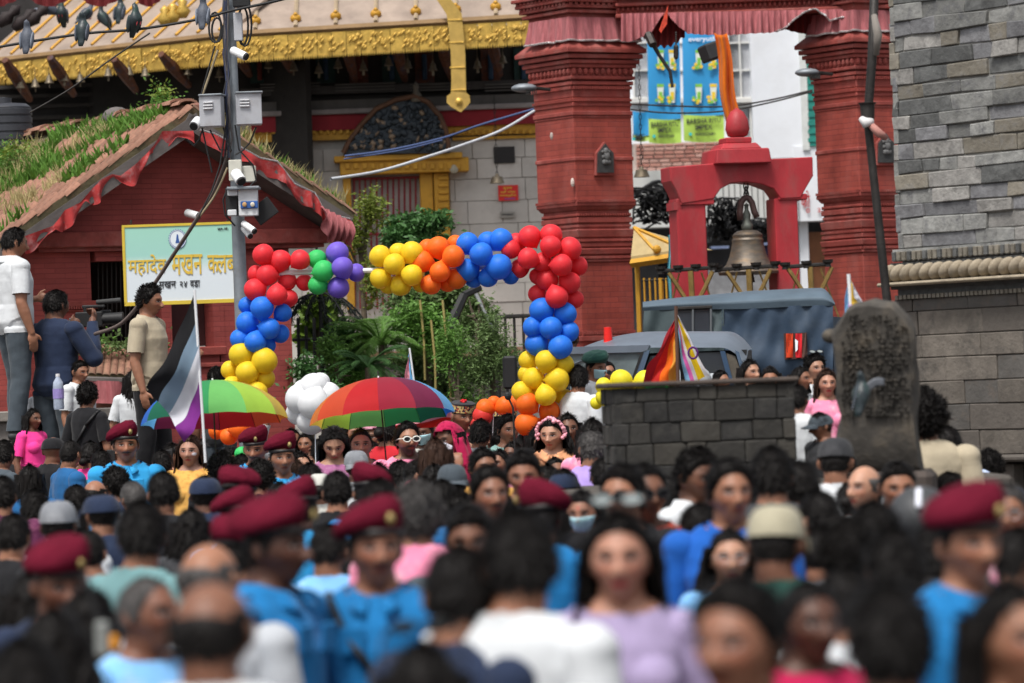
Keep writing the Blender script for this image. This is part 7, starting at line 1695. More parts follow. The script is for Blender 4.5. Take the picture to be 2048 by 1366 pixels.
def balloon(x, y, r, c, D, parent, cx=None, cy=None, rr=random):
    p = P(x, y, D); R_ = 1.09*r*D/FPX
    d = Vector(((cx or x)-x, rr.uniform(-.2,.5), -((cy or y)-y)))
    if d.length < 1: d = Vector((rr.uniform(-1,1), .6, rr.uniform(-1,.2)))
    q = (-d.normalized()).to_track_quat('Z','Y').to_matrix().to_4x4()
    s = rr.uniform(.96,1.03)
    o = link('balloon', BLN, [BMT[c]], parent, Matrix.Translation(p) @ q @ Matrix.Diagonal((R_*s,R_*s,R_*s,1))); o['label'] = c+' balloon'; return o
DA = 36.0
b0 = P(1095, 800, DA)
arch_ = thing('balloon_arch', 'rectangular arch of red, blue, yellow, orange, green and purple balloons on a white frame', 'balloon arch', (P(820,600,DA).x, DA, 0))
g = {'red': [(527,510,20,0),(561,522,20,0),(600,520,18.5,0),(513,548,17,1),(535,550,20.5,0),(574,562,18,1),(511,579,21,0),(554,589,20.5,-1),(577,596,18,1),(608,565,16,1)],
 'green': [(634,519,18.5,0),(646,542,20,-1),(636,569,18.5,0)], 'purple': [(675,507,22,0),(685,536,21,-1),(711,545,17,1),(677,574,21,0)],
 'blue': [(494,611,16,1),(524,617,22,-1),(565,626,18,0),(495,646,22,0),(538,657,20,-1),(560,667,18,1),(481,678,19,0),(511,683,21,-1),(533,690,17,1)],
 'yellow': [(483,710,23,0),(528,722,24,-1),(460,740,17,1),(495,746,21.5,-1),(530,757,19,0),(465,770,18,0),(514,783,20,-1),(490,788,18,1)],
 'orange': [(434,862,16,1),(458,872,17,0),(499,860,20,0),(478,857,20,-1),(440,846,16,1)]}
g2 = {'yellow': [(761,513,21,0),(797,505,18,1),(824,506,21,0),(789,529,20.5,-1),(761,556,20,0),(823,550,20.5,-1),(801,570,20,0),(776,570,17,1),(841,567,16,1)],
 'orange': [(855,497,17,1),(877,496,21,0),(911,488,17,1),(846,523,20.5,0),(906,513,21,-1),(880,543,19.5,-1),(862,568,19.5,0),(913,557,19,0),(896,564,18,1)],
 'blue': [(936,488,21,0),(976,484,19,1),(1002,480,21.5,0),(963,509,21.5,-1),(936,539,21.5,0),(997,533,24,-1),(976,554,19,0),(947,557,17,1),(1021,551,17,1)],
 'red': [(1033,485,18,1),(1022,499,19,0),(1060,474,22,0),(1057,517,20.5,-1),(1040,537,18,1),(1102,471,21,0),(1101,493,21,-1),(1139,498,22.5,0),(1086,525,19,0),(1122,530,21.5,-1),(1156,532,18,1),(1094,558,21.5,0),(1139,565,21,0),(1075,587,17.5,1),(1113,593,21.5,-1),(1149,598,18,1),(1076,552,16,1)]}
g3 = {'blue': [(1084,621,23,0),(1130,628,22,0),(1067,654,20,0),(1102,657,21,-1),(1137,663,20,0),(1074,688,22.5,0),(1120,693,23,-1)],
 'yellow': [(1057,721,18,1),(1092,723,21,-1),(1127,729,19,0),(1067,757,21,0),(1114,759,22.5,-1),(1053,748,16,1),(1045,783,20,0),(1091,790,20.5,-1),(1125,795,18,1),(1068,786,16,1)],
 'orange': [(1055,808,22,0),(1098,822,20,0),(1053,848,22,0),(1129,828,16,1),(1106,846,17,1),(1075,852,16,1)]}
rb = random.Random(5)
for G in (g, g2, g3):
    for c_, L_ in G.items():
        cx = sum(q[0] for q in L_)/len(L_); cy = sum(q[1] for q in L_)/len(L_)
        for x, y, r, d in L_: balloon(x, y, r, c_, DA+d*.09+rb.uniform(-.02,.02), arch_, cx, cy, rb)
WPIPE = mat('white plastic pipe', (.72,.73,.75), .4, .05)
for a, b in (((505,560),(484,720)),((484,720),(455,1000))):
    pass
mb = MB(); mb.tube([P(505,548,DA+.05), P(1112,530,DA+.05)], .022, 8); mb.build('frame_pipe', WPIPE, arch_)
mb = MB(); q = P(540,545,DA+.05); mb.tube([P(540,545,DA+.05), P(500,720,DA+.05), Vector((P(470,860,DA).x, DA+.05, 0))], .022, 8); mb.build('frame_pipe', WPIPE, arch_)
mb = MB(); mb.tube([P(1112,530,DA+.05), P(1095,720,DA+.05), Vector((P(1085,860,DA).x, DA+.05, 0))], .022, 8); mb.build('frame_pipe', WPIPE, arch_)
def cluster(name, label, L_, D, base):
    o = thing(name, label, 'balloons', P(base[0], base[1], D)); cx = sum(q[0] for q in L_)/len(L_); cy = sum(q[1] for q in L_)/len(L_)
    for x, y, r, c_, d in L_: balloon(x, y, r, c_, D+d*.1, o, cx, cy, rb)
    mb = MB(); mb.tube([P(cx,cy,D), P(base[0],base[1],D)], .004, 4); mb.build('string', WPR, o)
cluster('white_balloon_bunch', 'bunch of white balloons left of the rainbow umbrella', [(628,776,27,'white',0),(600,798,27,'white',0),(655,792,26,'white',0),(628,806,30,'white',-1),(595,826,22,'white',1),(622,840,27,'white',0),(650,832,24,'white',1),(606,780,19,'white',1),(641,764,18,'white',1),(668,812,20,'white',1)], 34.6, (632,960))
cluster('yellow_balloon_bunch', 'bunch of yellow balloons at the left corner of the dark plinth', [(1242,762,21,'lemon',0),(1208,772,15.5,'lemon',0),(1289,764,21,'lemon',0),(1209,794,17,'lemon',0),(1193,806,12,'lemon',1),(1262,776,14,'lemon',1),(1226,800,18,'lemon',0),(1222,782,14,'lemon',1)], 34.0, (1240,960))
cluster('green_and_white_balloons', 'green, silver and white balloons peeping over the dark plinth', [(1326,767,20,'green',0),(1345,758,18,'green',1),(1306,772,16,'green',1),(1372,762,24,'silver',0),(1398,760,24,'silver',0),(1424,766,18,'silver',1),(1355,772,16,'silver',1),(1384,770,16,'white',0)], 33.0, (1370,930))
cluster('orange_balloon_bunch', 'loose orange and red balloons behind the bandsmen', [(971,817,18,'orange',0),(1010,813,19,'orange',0),(1030,806,15,'orange',1),(966,832,19,'palered',0),(960,850,17,'palered',0),(988,806,13,'orange',1)], 37.5, (980,980))
cluster('orange_balloon_pair', 'two orange balloons just right of the right arch leg', [(1154,797,19,'orange',0),(1126,816,17,'orange',1),(1136,838,15,'orange',0)], 36.8, (1140,980))
cluster('green_balloon', 'single green balloon near the flag pole', [(483,908,14,'green',0)], 33.5, (483,980))

# ------------------------------------------------------------ umbrellas
UCO = [('red',(.62,.025,.03)),('scarlet',(.75,.10,.04)),('orange',(.85,.24,.03)),('gold',(.85,.60,.08)),('lime',(.50,.80,.10)),('leaf',(.22,.66,.18)),('green',(.05,.38,.13)),('dark green',(.02,.17,.10)),('blue',(.02,.18,.75)),('sky',(.16,.52,.95)),('plum',(.24,.03,.09)),('maroon',(.42,.03,.06))]
def umbrella(label, x, y, D, rad, tilt_x, tilt_y, spin, depth=.42, n=12):
    M = Matrix.Translation(P(x, y, D)) @ Matrix.Rotation(R(tilt_y),4,'Y') @ Matrix.Rotation(R(tilt_x),4,'X')
    o = thing('rainbow_umbrella', label, 'umbrella', M=M, group='rainbow umbrellas')
    rc = rad; H = depth*rad
    def pt(a, v, sc=1.0):
        r = rc*math.sin(v*PI/2*.92)/math.sin(PI/2*.92); z = -H*(1-math.cos(v*PI/2*.92))/(1-math.cos(PI/2*.92))
        return r, z
    for i in range(n):
        a0 = 2*PI*i/n+R(spin); a1 = 2*PI*(i+1)/n+R(spin); mb = MB()
        def fn(t, v):
            r, z = pt(0, v); a = a0+(a1-a0)*t; e = math.sin(PI*t); rr = r*math.cos(PI/n)/math.cos((t-.5)*2*PI/n); rr *= 1-.035*e*v*v
            return M @ Vector((rr*math.cos(a), rr*math.sin(a), z+.012*e*v))
        mb.grid(fn, 6, 12); nm, c3 = UCO[-i % 12]; q = mb.build('canopy_panel', cloth('umbrella '+nm, c3, trans=.5, bump=.1, var=.04, rough=.6), o, smooth=True); q['label'] = nm+' canopy panel'
    mb = MB(); mb.tube([M @ Vector((0,0,.06)), M @ Vector((0,0,-.80))], .006, 6); mb.build('shaft', IRON, o)
    mb = MB(); mb.tube([M @ Vector((0,0,.0)), M @ Vector((0,0,.05))], [.008,.003], 6); mb.build('tip', mat('white plastic tip', (.7,.7,.7), .4), o)
    mb = MB(); mb.tube([M @ Vector((0,0,-.80)), M @ Vector((0,0,-.9))], .014, 8); mb.build('handle', BLACK, o)
    for i in range(n):
        a = 2*PI*i/n+R(spin); mb = MB(); mb.tube([M @ Vector((pt(0,v)[0]*math.cos(a), pt(0,v)[0]*math.sin(a), pt(0,v)[1]-.004)) for v in (0,.25,.5,.75,1)], .0022, 4, False); mb.build('rib', IRON, o)
umbrella('large rainbow umbrella in the middle, seen red and orange in front', 757, 757, 33.0, .565, -7, -3.5, 240, .56)
umbrella('green and yellow side of a rainbow umbrella behind the striped flag', 425, 762, 31.5, .545, -7, -1, 60, .56)

# ------------------------------------------------------------ flags
def strip_mat(nm, c3): return cloth('flag '+nm, c3, trans=.3, bump=.15, var=.05)
def flag(name, label, A0, A1, B0, B1, D, stripes, pole=None, dd=.0, amp=.05, seed=0, wrinkle=3.0, polem=None, sagk=.0, cat='flag'):
    """A0-A1 down the hoist, B0-B1 down the fly (pixels); stripes from A0 to A1"""
    o = thing(name, label, cat, (P(*A1, D).x, D, P(*A1, D).z))
    n = len(stripes)
    def F(s, t):
        x = (A0[0]*(1-s)+A1[0]*s)*(1-t)+(B0[0]*(1-s)+B1[0]*s)*t; y = (A0[1]*(1-s)+A1[1]*s)*(1-t)+(B0[1]*(1-s)+B1[1]*s)*t
        w = math.sin(t*wrinkle*2.4+s*3.1+seed)*t; p = P(x+sagk*math.sin(PI*t)*10+w*4*math.sin(s*4+seed), y+sagk*math.sin(PI*t)*12+5*w*math.cos(s*5), D)
        return p + Vector((0, dd*t + amp*math.sin(s*7+t*wrinkle+seed)*(.2+t)+.02*noise.noise(Vector((s*5,t*5,seed))), 0))
    for i, (nm, c3) in enumerate(stripes):
        mb = MB(); mb.grid(lambda t, v, i=i: F((i+v)/n, t), 26, 8); q = mb.build('stripe', strip_mat(nm, c3), o, smooth=True); q['label'] = nm+' stripe'
    if pole:
        mb = MB(); mb.tube([P(*pole[0], D), P(*pole[1], D)], pole[2], 8); mb.build('flag_pole', polem or WPIPE, o)
    return o, F
flag('striped_flag', 'black, grey-blue, white and purple striped flag on a white pole', (389,584), (406,806), (294,778), (371,884), 30.5, [('black',(.012,.012,.014)),('grey blue',(.19,.27,.36)),('white',(.66,.66,.72)),('purple',(.20,.03,.24))], ((389,580),(411,925),.010), dd=.10, amp=.09, seed=.6, wrinkle=4.6, sagk=.35)
fo, F = flag('rainbow_flag', 'red, orange and yellow flag hanging left of its brown pole above the dark plinth', (1352,634), (1353,655), (1282,764), (1356,772), 32.0, [('dark red',(.30,.012,.02)),('red',(.55,.02,.015)),('orange',(.82,.14,.01)),('amber',(.80,.36,.05))], None, dd=.05, amp=.04, seed=2, wrinkle=5)
fo2, F2 = flag('chevron_flag', 'black, blue, pink and yellow half of the pride flag with a purple ring', (1352,640), (1355,628), (1362,768), (1418,752), 31.95, [('black',(.015,.012,.015)),('light blue',(.25,.50,.75)),('hot pink',(.75,.14,.45)),('off white',(.70,.68,.70)),('yellow',(.75,.50,.01)),('deep yellow',(.72,.47,.01)),('white edge',(.72,.70,.72))], ((1352,612),(1357,800),.014), dd=.03, amp=.03, seed=3, wrinkle=3, polem=mat('brown flag pole', (.10,.05,.035), .5))
mb = MB(); c_ = P(1386,706,31.84); mb.tube([c_+Vector((.034*math.cos(a),0,.042*math.sin(a))) for a in [2*PI*j/18 for j in range(19)]], .008, 6, False); mb.build('purple_ring', strip_mat('violet', (.13,.03,.20)), fo2, smooth=True)
flag('blue_pink_flag', 'narrow sky blue and pink flag tip above the rainbow umbrella', (820,698), (816,712), (806,772), (832,776), 34.0, [('pink',(.78,.30,.36)),('sky blue',(.18,.52,.85))], ((819,696),(833,800),.008), amp=.02, seed=4)
flag('flag_tip', 'white, violet and gold flag tip sticking up behind the carved stele', (1698,550), (1702,560), (1684,640), (1726,606), 27.0, [('light blue',(.15,.45,.60)),('lilac',(.55,.35,.65)),('gold',(.70,.45,.05)),('white',(.75,.75,.75))], ((1697,548),(1712,760),.012), amp=.02, seed=5)
flag('folded_flag', 'light blue and pink flag folded low under the rainbow umbrella rim', (790,828), (792,862), (898,812), (902,850), 35.0, [('sky blue',(.12,.40,.80)),('pink',(.80,.35,.42)),('red',(.75,.05,.04))], None, amp=.05, seed=6)

# ------------------------------------------------------------ the crowd
p = person
# onlookers on the ledge
ZL = zt
p(28,455,66,118,'mS','short','m','white','heavy-set man in a white polo shirt and grey trousers on the ledge, leftmost onlooker',D=39.6,z0=ZL,trouser='slate',collar='white',wide=1.12)
CAM_OWNER = p(112,582,62,142,'mC','short','d','navy','cameraman in a dark hooded jacket filming with a shoulder camera on the ledge',D=39.7,sleeve='long',wide=1.2)
p(300,573,62,72,'mS','wavy','m','beige','young bearded man in a beige tee shirt standing high before the sign',D=38.3,sleeve='short',trouser='black')
p(160,722,46,60,'m0','short','m','white','boy in a white shirt sitting behind the water bottle on the ledge',D=39.5)
p(266,742,46,170,'f0','long','m','white','girl with long dark hair in a white tee shirt below the lean-to roof',D=38.8)
p(176,768,54,150,'f0','wavy','m','black','woman in a black tee shirt with rainbow headphones and a bag strap',D=37.6,extra=('strap',))
p(66,818,44,52,'f0','long','d','pink','girl in a bright pink dress in front of the stone ledge',D=37.0)
p(434,738,46,170,'m0','wavy','m','charcoal','dark curly head just behind the green and yellow umbrella',D=38.5)
p(92,752,40,150,'m0','short','m','lightgrey','small onlooker crouching behind the cameraman legs',D=40.0)
# far left rows
p(8,882,62,120,'mR','short','d','slate','man in a slate blue jacket cut by the left edge of the picture',sleeve='long')
p(45,874,60,160,'mL','short','m','black','short-haired man in black, left of the black cap wearer')
p(107,872,62,135,'mR',None,'d','black','man in a plain black cap and black tee shirt',hat='kepi',hatc='black')
p(141,880,62,118,'mR','buzz','m','cobalt','cropped-haired man in a teal blue shirt')
p(181,884,60,172,'f0','lowbun','m','pink','woman in pink with a pale clip in her hair bun',sleeve='short')
p(252,856,74,6,'m0','buzz','mt','police','smiling policeman in maroon beret and sky blue shirt at left',hat='beret',pol=True)
p(218,880,56,30,'mP','short','m','charcoal','person lifting hands beside the smiling policeman')
p(345,888,56,84,'f0','long','m','black','dark long-haired girl left of the face-painted woman')
p(380,872,66,-8,'f0','long2','lp','yellow','woman with brown hair and white face paint in a yellow top',hc=HBR)
p(436,870,50,4,'f0','bun','dti','black','woman with a forehead mark left of the white flag pole')
p(463,866,44,10,'m0','short','d','black','dark face behind the flag pole')
p(462,893,54,12,'fD','bob','m','charcoal','woman looking down in front of the orange balloons')
p(511,866,68,4,'m0','buzz','mt','police','stern policeman in maroon beret under the umbrella tip',hat='beret',pol=True)
p(446,914,66,180,'m0','curly','m','black','round curly black head seen from behind under the striped flag')
p(484,912,60,150,'mR','thick','m','teal','dark head beside the stern policeman')
p(411,950,84,172,'m0','buzz','d','navy','man in a navy cap seen from behind beneath the striped flag',hat='kepi',hatc='navy')
p(327,946,92,150,'mR','short','m','black','large dark head behind the navy cap, short hair')
p(266,962,76,196,'m0','buzz','m','charcoal','greying cropped head below the smiling policeman',hc=HG)
p(190,957,70,176,'m0','ring','m','slate','balding man seen from behind near the left')
p(203,984,96,168,'mR','buzz','m','navy','officer in navy cap and navy shirt looking away',hat='kepi',hatc='navy')
p(152,972,70,200,'m0','short','m','police','dark head with a bright blue shirt beside the navy cap')
p(117,1006,100,180,'m0','buzz','d','white','person in an olive grey cap and white shirt seen from behind',hat='cap',hatc='grey')
p(70,984,76,178,'m0','thick','d','darkgreen','dark bushy head between grey cap and left edge')
p(28,1030,98,128,'mR','short','m','black','dark head near the left edge, turned right')
p(6,955,84,170,'m0','short','m','plum','dark head at the very left edge')
p(30,1068,90,200,'m0','thick','d','offwhite','dark head above a white collar at lower left')
p(286,1010,138,140,'mR','thick','m','tealgrey','tall man with thick black hair in a grey teal shirt')
p(384,1018,92,170,'f0','bob','d','charcoal','dark-haired head behind the tall teal-shirted man')
p(118,1102,146,40,'m0','buzz','dt','navy','policeman in maroon beret at the left, face half hidden',hat='beret')
p(108,1222,176,165,'f0','bob','m','black','woman with dark shoulder-length hair at the bottom left')
p(48,1292,210,185,'m0','thick','d','black','blurred dark head in the bottom left corner')
p(296,1152,166,40,'m0','buzz','dt','skyblue','man with receding hair and moustache looking right',hc=HG)
p(418,1078,170,170,'m0','ring','m','lightgrey','balding grey man in the second row, bare crown',hc=HG)
p(424,1150,240,180,'m0','ring','d','white','bald man in white seen from behind at the bottom left',hc=HB,wide=1.05)
# maroon berets in the middle left
p(478,950,94,165,'m0','buzz','m','police','maroon beret seen from behind, highest of the stacked berets',hat='beret',pol=True)
p(476,988,104,150,'mR','buzz','d','police','maroon beret in the middle of the stacked berets',hat='beret',hatc=-1,pol=True)
p(478,1056,130,160,'m0','buzz','m','policed','maroon beret low behind the bald grey man',hat='beret',pol=True)
p(552,1016,168,62,'m0','buzz','dd','policed','dark-skinned policeman in maroon beret facing right, yellow shoulder badge',hat='beret',pol=True)
p(602,972,100,138,'mR','buzz','d','police','policeman seen from behind, flat maroon beret and bare neck',hat='beret',hatc=-1,pol=True)
p(564,882,74,14,'m0','buzz','m','police','young policeman in maroon beret below the umbrella, light face',hat='beret',pol=True)
p(590,919,62,180,'f0','long','m','black','woman with long brown hair seen from behind',hc=HBR)
p(584,858,50,20,'fU','long','m','white','woman raising her arm with a wrist watch',sleeve='long')
p(522,925,70,170,'mR','wavy','m','black','person holding up fingers beside the brown-haired woman')
p(574,900,60,200,'m0','short','m','teal','dark head between the two far policemen')
p(640,950,66,180,'f0','bun','m','offwhite','head with a white cap edge behind the flat beret',hat='cap',hatc='offwhite')
p(545,935,64,190,'m0','thick','d','navy','dark head in front of the young policeman')
p(668,856,70,2,'fD','long2','l','mauve','woman in a patterned mauve dress looking down')
p(722,858,68,4,'f0','bun','lr','lilac','fair woman with hair pulled back beside the mauve dress')
p(746,848,58,-20,'f0','long','m','softpink','woman with a pale pink scarf behind the fair woman',hat='hood',hatc='rose')
p(704,842,56,20,'m0','thick','m','navy','dark hair behind the fair woman',hc=HB)
p(776,836,64,150,'f0','bun','m','red','woman with a large gold earring and red strap',extra=('ear',))
p(769,822,48,10,'m0','short','d','black','man under the rainbow umbrella holding its shaft')
p(815,847,70,2,'m0','thick','mb','softpink','bearded man in white sunglasses and pale pink shirt',face='wsun')
p(847,836,60,-6,'m0','short','d','offwhite','man with a pale blue surgical mask',face='mask')
p(864,824,56,30,'m0','buzz','m','crimson','bandsman in chequered cap, leftmost of the band',hat='band')
p(925,804,60,40,'m0','buzz','m','crimson','bandsman in chequered cap under the red pompom',hat='band')
p(1010,812,60,60,'m0','buzz','m','crimson','bandsman in chequered cap before the orange balloons',hat='band')
p(1155,806,62,10,'m0','buzz','m','crimson','bandsman with red pompom right of the arch leg',hat='band')
p(899,846,70,-30,'f0','long','d','crimson','woman wrapped in a crimson head scarf',hat='hood')
p(928,844,56,24,'f0','long','l','red','pale woman behind the crimson scarf')
p(962,842,60,120,'mR','thick','d','grey','dark-haired man right of the crimson scarf, turned away')
p(980,838,58,150,'mR','short','m','mint','man in front of the bandsmen with short black hair')
p(1017,832,62,22,'m0','fade','m','mint','young man in a mint shirt looking right')
p(1048,866,58,178,'m0','buzz','m','charcoal','cropped head seen from behind before the orange balloons')
p(1080,852,64,40,'f0','long','l','slate','smiling woman with loose hair beside the pink flower band')
p(1105,836,70,-6,'f0','bob','l','peach','woman with pink flower headband in a peach shirt',hat='flowers',collar='peach')
p(1136,828,64,8,'f0','long','d','orange','woman with long black hair in a coral dress')
p(1207,812,62,20,'f0',None,'m','softpink','person in a pink floral hat at the plinth corner',hat='floralhat')
p(1186,838,74,165,'f0','long','m','softpink','dark long hair from behind, pink dress')
p(1184,862,78,150,'mR','short','m','lilac','greying man in a lilac shirt seen from behind',hc=HG)
p(713,904,66,178,'m0','buzz','m','white','person in a grey sports cap with a white tick mark',hat='capback',hatc='grey')
p(675,945,86,180,'m0','short','m','black','short-haired man in a black tee shirt seen from behind')
p(738,944,92,150,'mR','buzz','m','policed','maroon beret behind the round black head',hat='beret',pol=True)
p(759,965,108,180,'m0','thick','d','black','big round black head in the middle of the crowd')
p(757,928,70,172,'f0','long','m','black','dark head in front of the fair woman')
p(835,920,70,110,'m0','short','m','white','dark-haired person in a white shirt in the middle')
PHONE_OWNER = p(872,878,76,172,'fP','long','m','crimson','long-haired woman holding up a white phone with both hands',hc=HBR)
p(905,932,80,170,'m0','buzz','m','charcoal','person in a washed grey cap right of centre',hat='capback',hatc='slate')
p(966,899,78,26,'m0','thick','m','yellow','man with a thick fringe looking right, half hidden')
p(980,938,112,2,'m0','fade','mt','cobalt','man in a royal blue jacket facing the camera at the centre',sleeve='long')
p(1048,905,98,8,'m0','thick','mt','charcoal','young man with full black hair right of the blue jacket')
p(884,962,88,172,'m0','short','m','yellow','dark head with a yellow patterned shirt')
p(833,975,128,176,'m0','wavy','m','softpink','curly-haired man in a pink shirt seen from behind',hc=HG)
p(752,1024,162,-4,'m0','buzz','mt','policed','smiling policeman with moustache and black strap at the centre',hat='beret',pol=True,extra=('strap',))
p(658,1052,110,176,'m0','short','m','skyblue','dark head in a sky blue shirt just behind the smiling policeman')
p(920,1098,205,138,'mR','short','m','navy','broad dark head near the centre bottom turned right')
p(1040,1030,215,150,'mR','thick','m','white','man in a white tee shirt seen from behind at the centre bottom',wide=1.04)
p(940,1018,130,10,'m0','thick','d','slate','forehead and hair between blue jacket and white tee shirt')
p(1078,984,118,175,'mR','buzz','m','policed','maroon beret above the man in the white tee shirt',hat='beret',pol=True)
p(1165,982,92,0,'f0','bob','mti','lilac','woman with red forehead mark and surgical mask',face='mask')
p(1128,940,80,170,'m0','short','m','grey','head in a dark blue cap before the peach shirt',hat='kepi',hatc='navy')
p(1208,918,80,178,'m0','short','d','plum','dark head right of the lilac shirt')
p(1246,934,124,12,'mL','thick','m','black','man in black wrap sunglasses facing left of the camera',face='sun')
p(1290,930,122,20,'m0','short','d','coral','man in a coral shirt with a black backpack strap',extra=('pack',),face='sun')
p(1240,1030,188,-4,'f0','long2','lr','lavender','woman in a lavender top with sunglasses on her hair and red lips',face='up')
p(848,1288,215,185,'f0','long','l','navy','head with sunglasses pushed up at the bottom centre',face='up')
p(1393,905,106,56,'m0','wavy','d','white','young man in profile with an open white collar',collar='white')
p(1352,998,88,190,'m0','short','m','white','dark head before the open white collar')
p(1460,926,132,0,'m0','fade','m','royal','teenager with a side fringe in a bright blue jacket',sleeve='long',collar='royal')
p(1398,1010,110,190,'m0','short','d','darkgreen','person in a dark green shirt under the bright blue jacket')
p(1460,1060,118,2,'f0','bob','l','skyblue','woman in thin spectacles near the camouflage cap',face='thin')
p(1552,1018,156,178,'m0','buzz','d','darkgreen','person in a khaki camouflage cap',hat='cap',hatc='khaki')
p(1545,900,118,172,'m0','thick','m','charcoal','dark rounded head right of the teenager')
p(1600,926,112,160,'mR','short','m','black','dark head turned to the plinth')
p(1640,986,118,168,'mR','short','m','black','black-haired man with a green mark on his cheek')
p(1672,880,96,180,'m0','buzz','m','white','person in a black cap with an orange logo',hat='cap',hatc='charcoal')
p(1730,930,100,-62,'m0','ring','l','white','bald fair man in profile facing left',hc=HG)
p(1795,926,102,18,'m0','short','m','slate','man with a high forehead beside the bald man')
p(1848,793,98,178,'m0','curly','m','beige','curly-haired man in a beige tee shirt by the tower foot',wide=1.1)
p(1893,855,86,170,'mR','short','m','paleblue','man in a pale blue shirt behind the beige tee shirt')
p(1748,1010,150,176,'m0','thick','d','black','wide black head in front of the bald man')
p(1700,1050,150,165,'m0','wavy','dd','black','dark head left of the helmet')
p(1842,986,124,172,'m0','buzz','m','grey','person in a grey helmet with white marks',hat='helmet')
p(1938,1004,182,24,'m0','buzz','m','policed','policeman in maroon beret and blue shirt at the right edge',hat='beret',pol=True)
p(2016,972,120,-10,'m0','short','m','rose','older man with glasses at the right edge',hc=HG,face='thin')
p(1790,1066,165,150,'mR','thick','d','black','black-haired man with a visible ear before the right beret')
p(1620,1164,178,22,'m0','bun','dd','crimson','dark-skinned woman peering over a crimson shoulder')
p(1478,1168,255,6,'mL','fade','mt','black','large blurred face of a man at the bottom right')
p(1778,1182,240,176,'m0','thick','d','charcoal','huge blurred dark head at the bottom right')
p(2028,1166,240,30,'f0','long','m','black','dark-haired person cut by the right edge at the bottom')
# behind the plinth
p(1500,720,54,38,'f0','long','l','peach','woman with long dark hair and an earring behind the plinth',D=30.5,extra=('ear',))
p(1541,734,50,10,'f0','bob','m','black','woman with short dark hair behind the plinth, right of the earring woman',D=31.0)
p(1602,734,52,54,'f0','bob','m','white','person in white smiling to the right beside the plinth corner',D=29.6)
p(1630,712,54,26,'f0','wavy','l','white','woman with sunglasses pushed on her hair near the stele',D=31.5,face='up')
p(1654,740,58,6,'f0','long2','lr','softpink','laughing woman with brown hair in a pink top next to the stele',D=29.0,hc=HBR)
p(1442,742,46,30,'m0','short','m','black','dark head peeping over the plinth beside the silver balloons',D=32)
p(1596,772,62,150,'m0','short','m','white','person in a bright white shirt turned away at the plinth corner',D=25.6)
p(1642,826,56,-60,'m0','short','m','charcoal','man in a dark cap facing left by the stele foot',D=25.0,hat='kepi',hatc='slate')
p(1192,710,54,60,'m0','short','m','white','soldier in a dark green beret with a blue mask',D=36.6,hat='softberet',face='mask')
p(1214,724,48,12,'m0','short','m','black','man in sunglasses next to the green beret',D=37.0,face='sun')
p(1157,734,56,140,'mR','thick','m','white','dark-haired man in white left of the green beret',D=36.0)
p(1146,664,34,110,'mR','short','d','charcoal','small dark head beside the jeep roof',D=41)
p(985,815,44,180,'m0','thick','d','black','dark head behind the orange balloon bunch',D=40.0)
# standing platform behind the plinth (low stage the women stand on)
mb = MB(); a = P(1420,900,29.0); b = P(1700,900,29.0); mb.box(((a.x+b.x)/2, 30.2, .22), (b.x-a.x, 3.6, .44)); tag(mb.build('low_stage', mat('worn stage boards', (.12,.09,.06), .8, .25, 5), bevel=.02), 'low wooden stage behind the dark plinth that the women stand on', 'stage')
# fill the gaps: backs of heads between the ones described
rf = random.Random(77)
hh_ = ['short','thick','buzz','wavy','bun','long','fade','bob']
desc = ['black tee shirt','navy shirt','grey shirt','dark green top','white shirt','brown shirt','plum top','blue shirt']
cols_ = ['black','navy','grey','darkgreen','white','brown','plum','cobalt']
fill = [(232,940,70),(150,1012,86),(60,930,66),(180,1060,100),(60,1150,130),(560,965,70),(800,925,66),(860,1010,100),(920,990,92),(1000,990,100),(1100,1000,96),(1330,950,84),(1520,985,96),(1700,965,84),(1870,1060,140),(1900,950,80),(1980,905,70),(2035,1060,130),(180,1180,150),(1640,1060,110),(870,930,70),(800,985,84),(620,930,64),(1560,950,90),(1350,935,76),(1690,1140,160),(1440,985,90)]
sides = ['with ear showing on the right','with ear showing on the left','seen straight from behind','tilted slightly down']
def near_of(x, y):
    xn = 'far left' if x < 350 else 'left' if x < 750 else 'centre' if x < 1250 else 'right' if x < 1700 else 'far right'
    yn = 'distant rows' if y < 950 else 'middle rows' if y < 1080 else 'nearest rows'
    return xn, yn
land = [(45,874,'the short-haired man in black'),(252,856,'the smiling policeman at left'),(380,872,'the face-painted woman'),(511,866,'the stern policeman'),(564,882,'the young policeman'),(668,856,'the mauve dress'),(722,858,'the fair woman'),(815,847,'the white sunglasses'),(899,846,'the crimson scarf'),(1048,905,'the young man with full hair'),(1105,836,'the pink flower band'),(1184,862,'the lilac shirt'),(1246,934,'the wrap sunglasses'),(1290,930,'the coral shirt'),(1238,1024,'the lavender top'),(1040,1030,'the white tee shirt at centre bottom'),(752,1024,'the central smiling policeman'),(833,975,'the pink shirt'),(980,938,'the royal blue jacket'),(1460,926,'the teenager in blue'),(1460,1060,'the thin spectacles'),(1552,1018,'the camouflage cap'),(1672,880,'the orange-logo cap'),(1730,930,'the bald fair man'),(1848,793,'the beige tee shirt'),(1938,1004,'the right-edge policeman'),(286,1010,'the tall teal-shirted man'),(424,1150,'the bald man in white'),(117,1006,'the olive grey cap'),(203,984,'the navy-capped officer'),(118,1102,'the left beret'),(1478,1166,'the large blurred face'),(2028,1166,'the right-edge dark hair'),(48,1292,'the corner head'),(411,950,'the navy cap under the flag'),(552,1016,'the dark-skinned policeman'),(675,945,'the black tee shirt'),(602,972,'the flat beret'),(1778,1182,'the huge dark head'),(1620,1164,'the crimson shoulder')]
used_ = set()
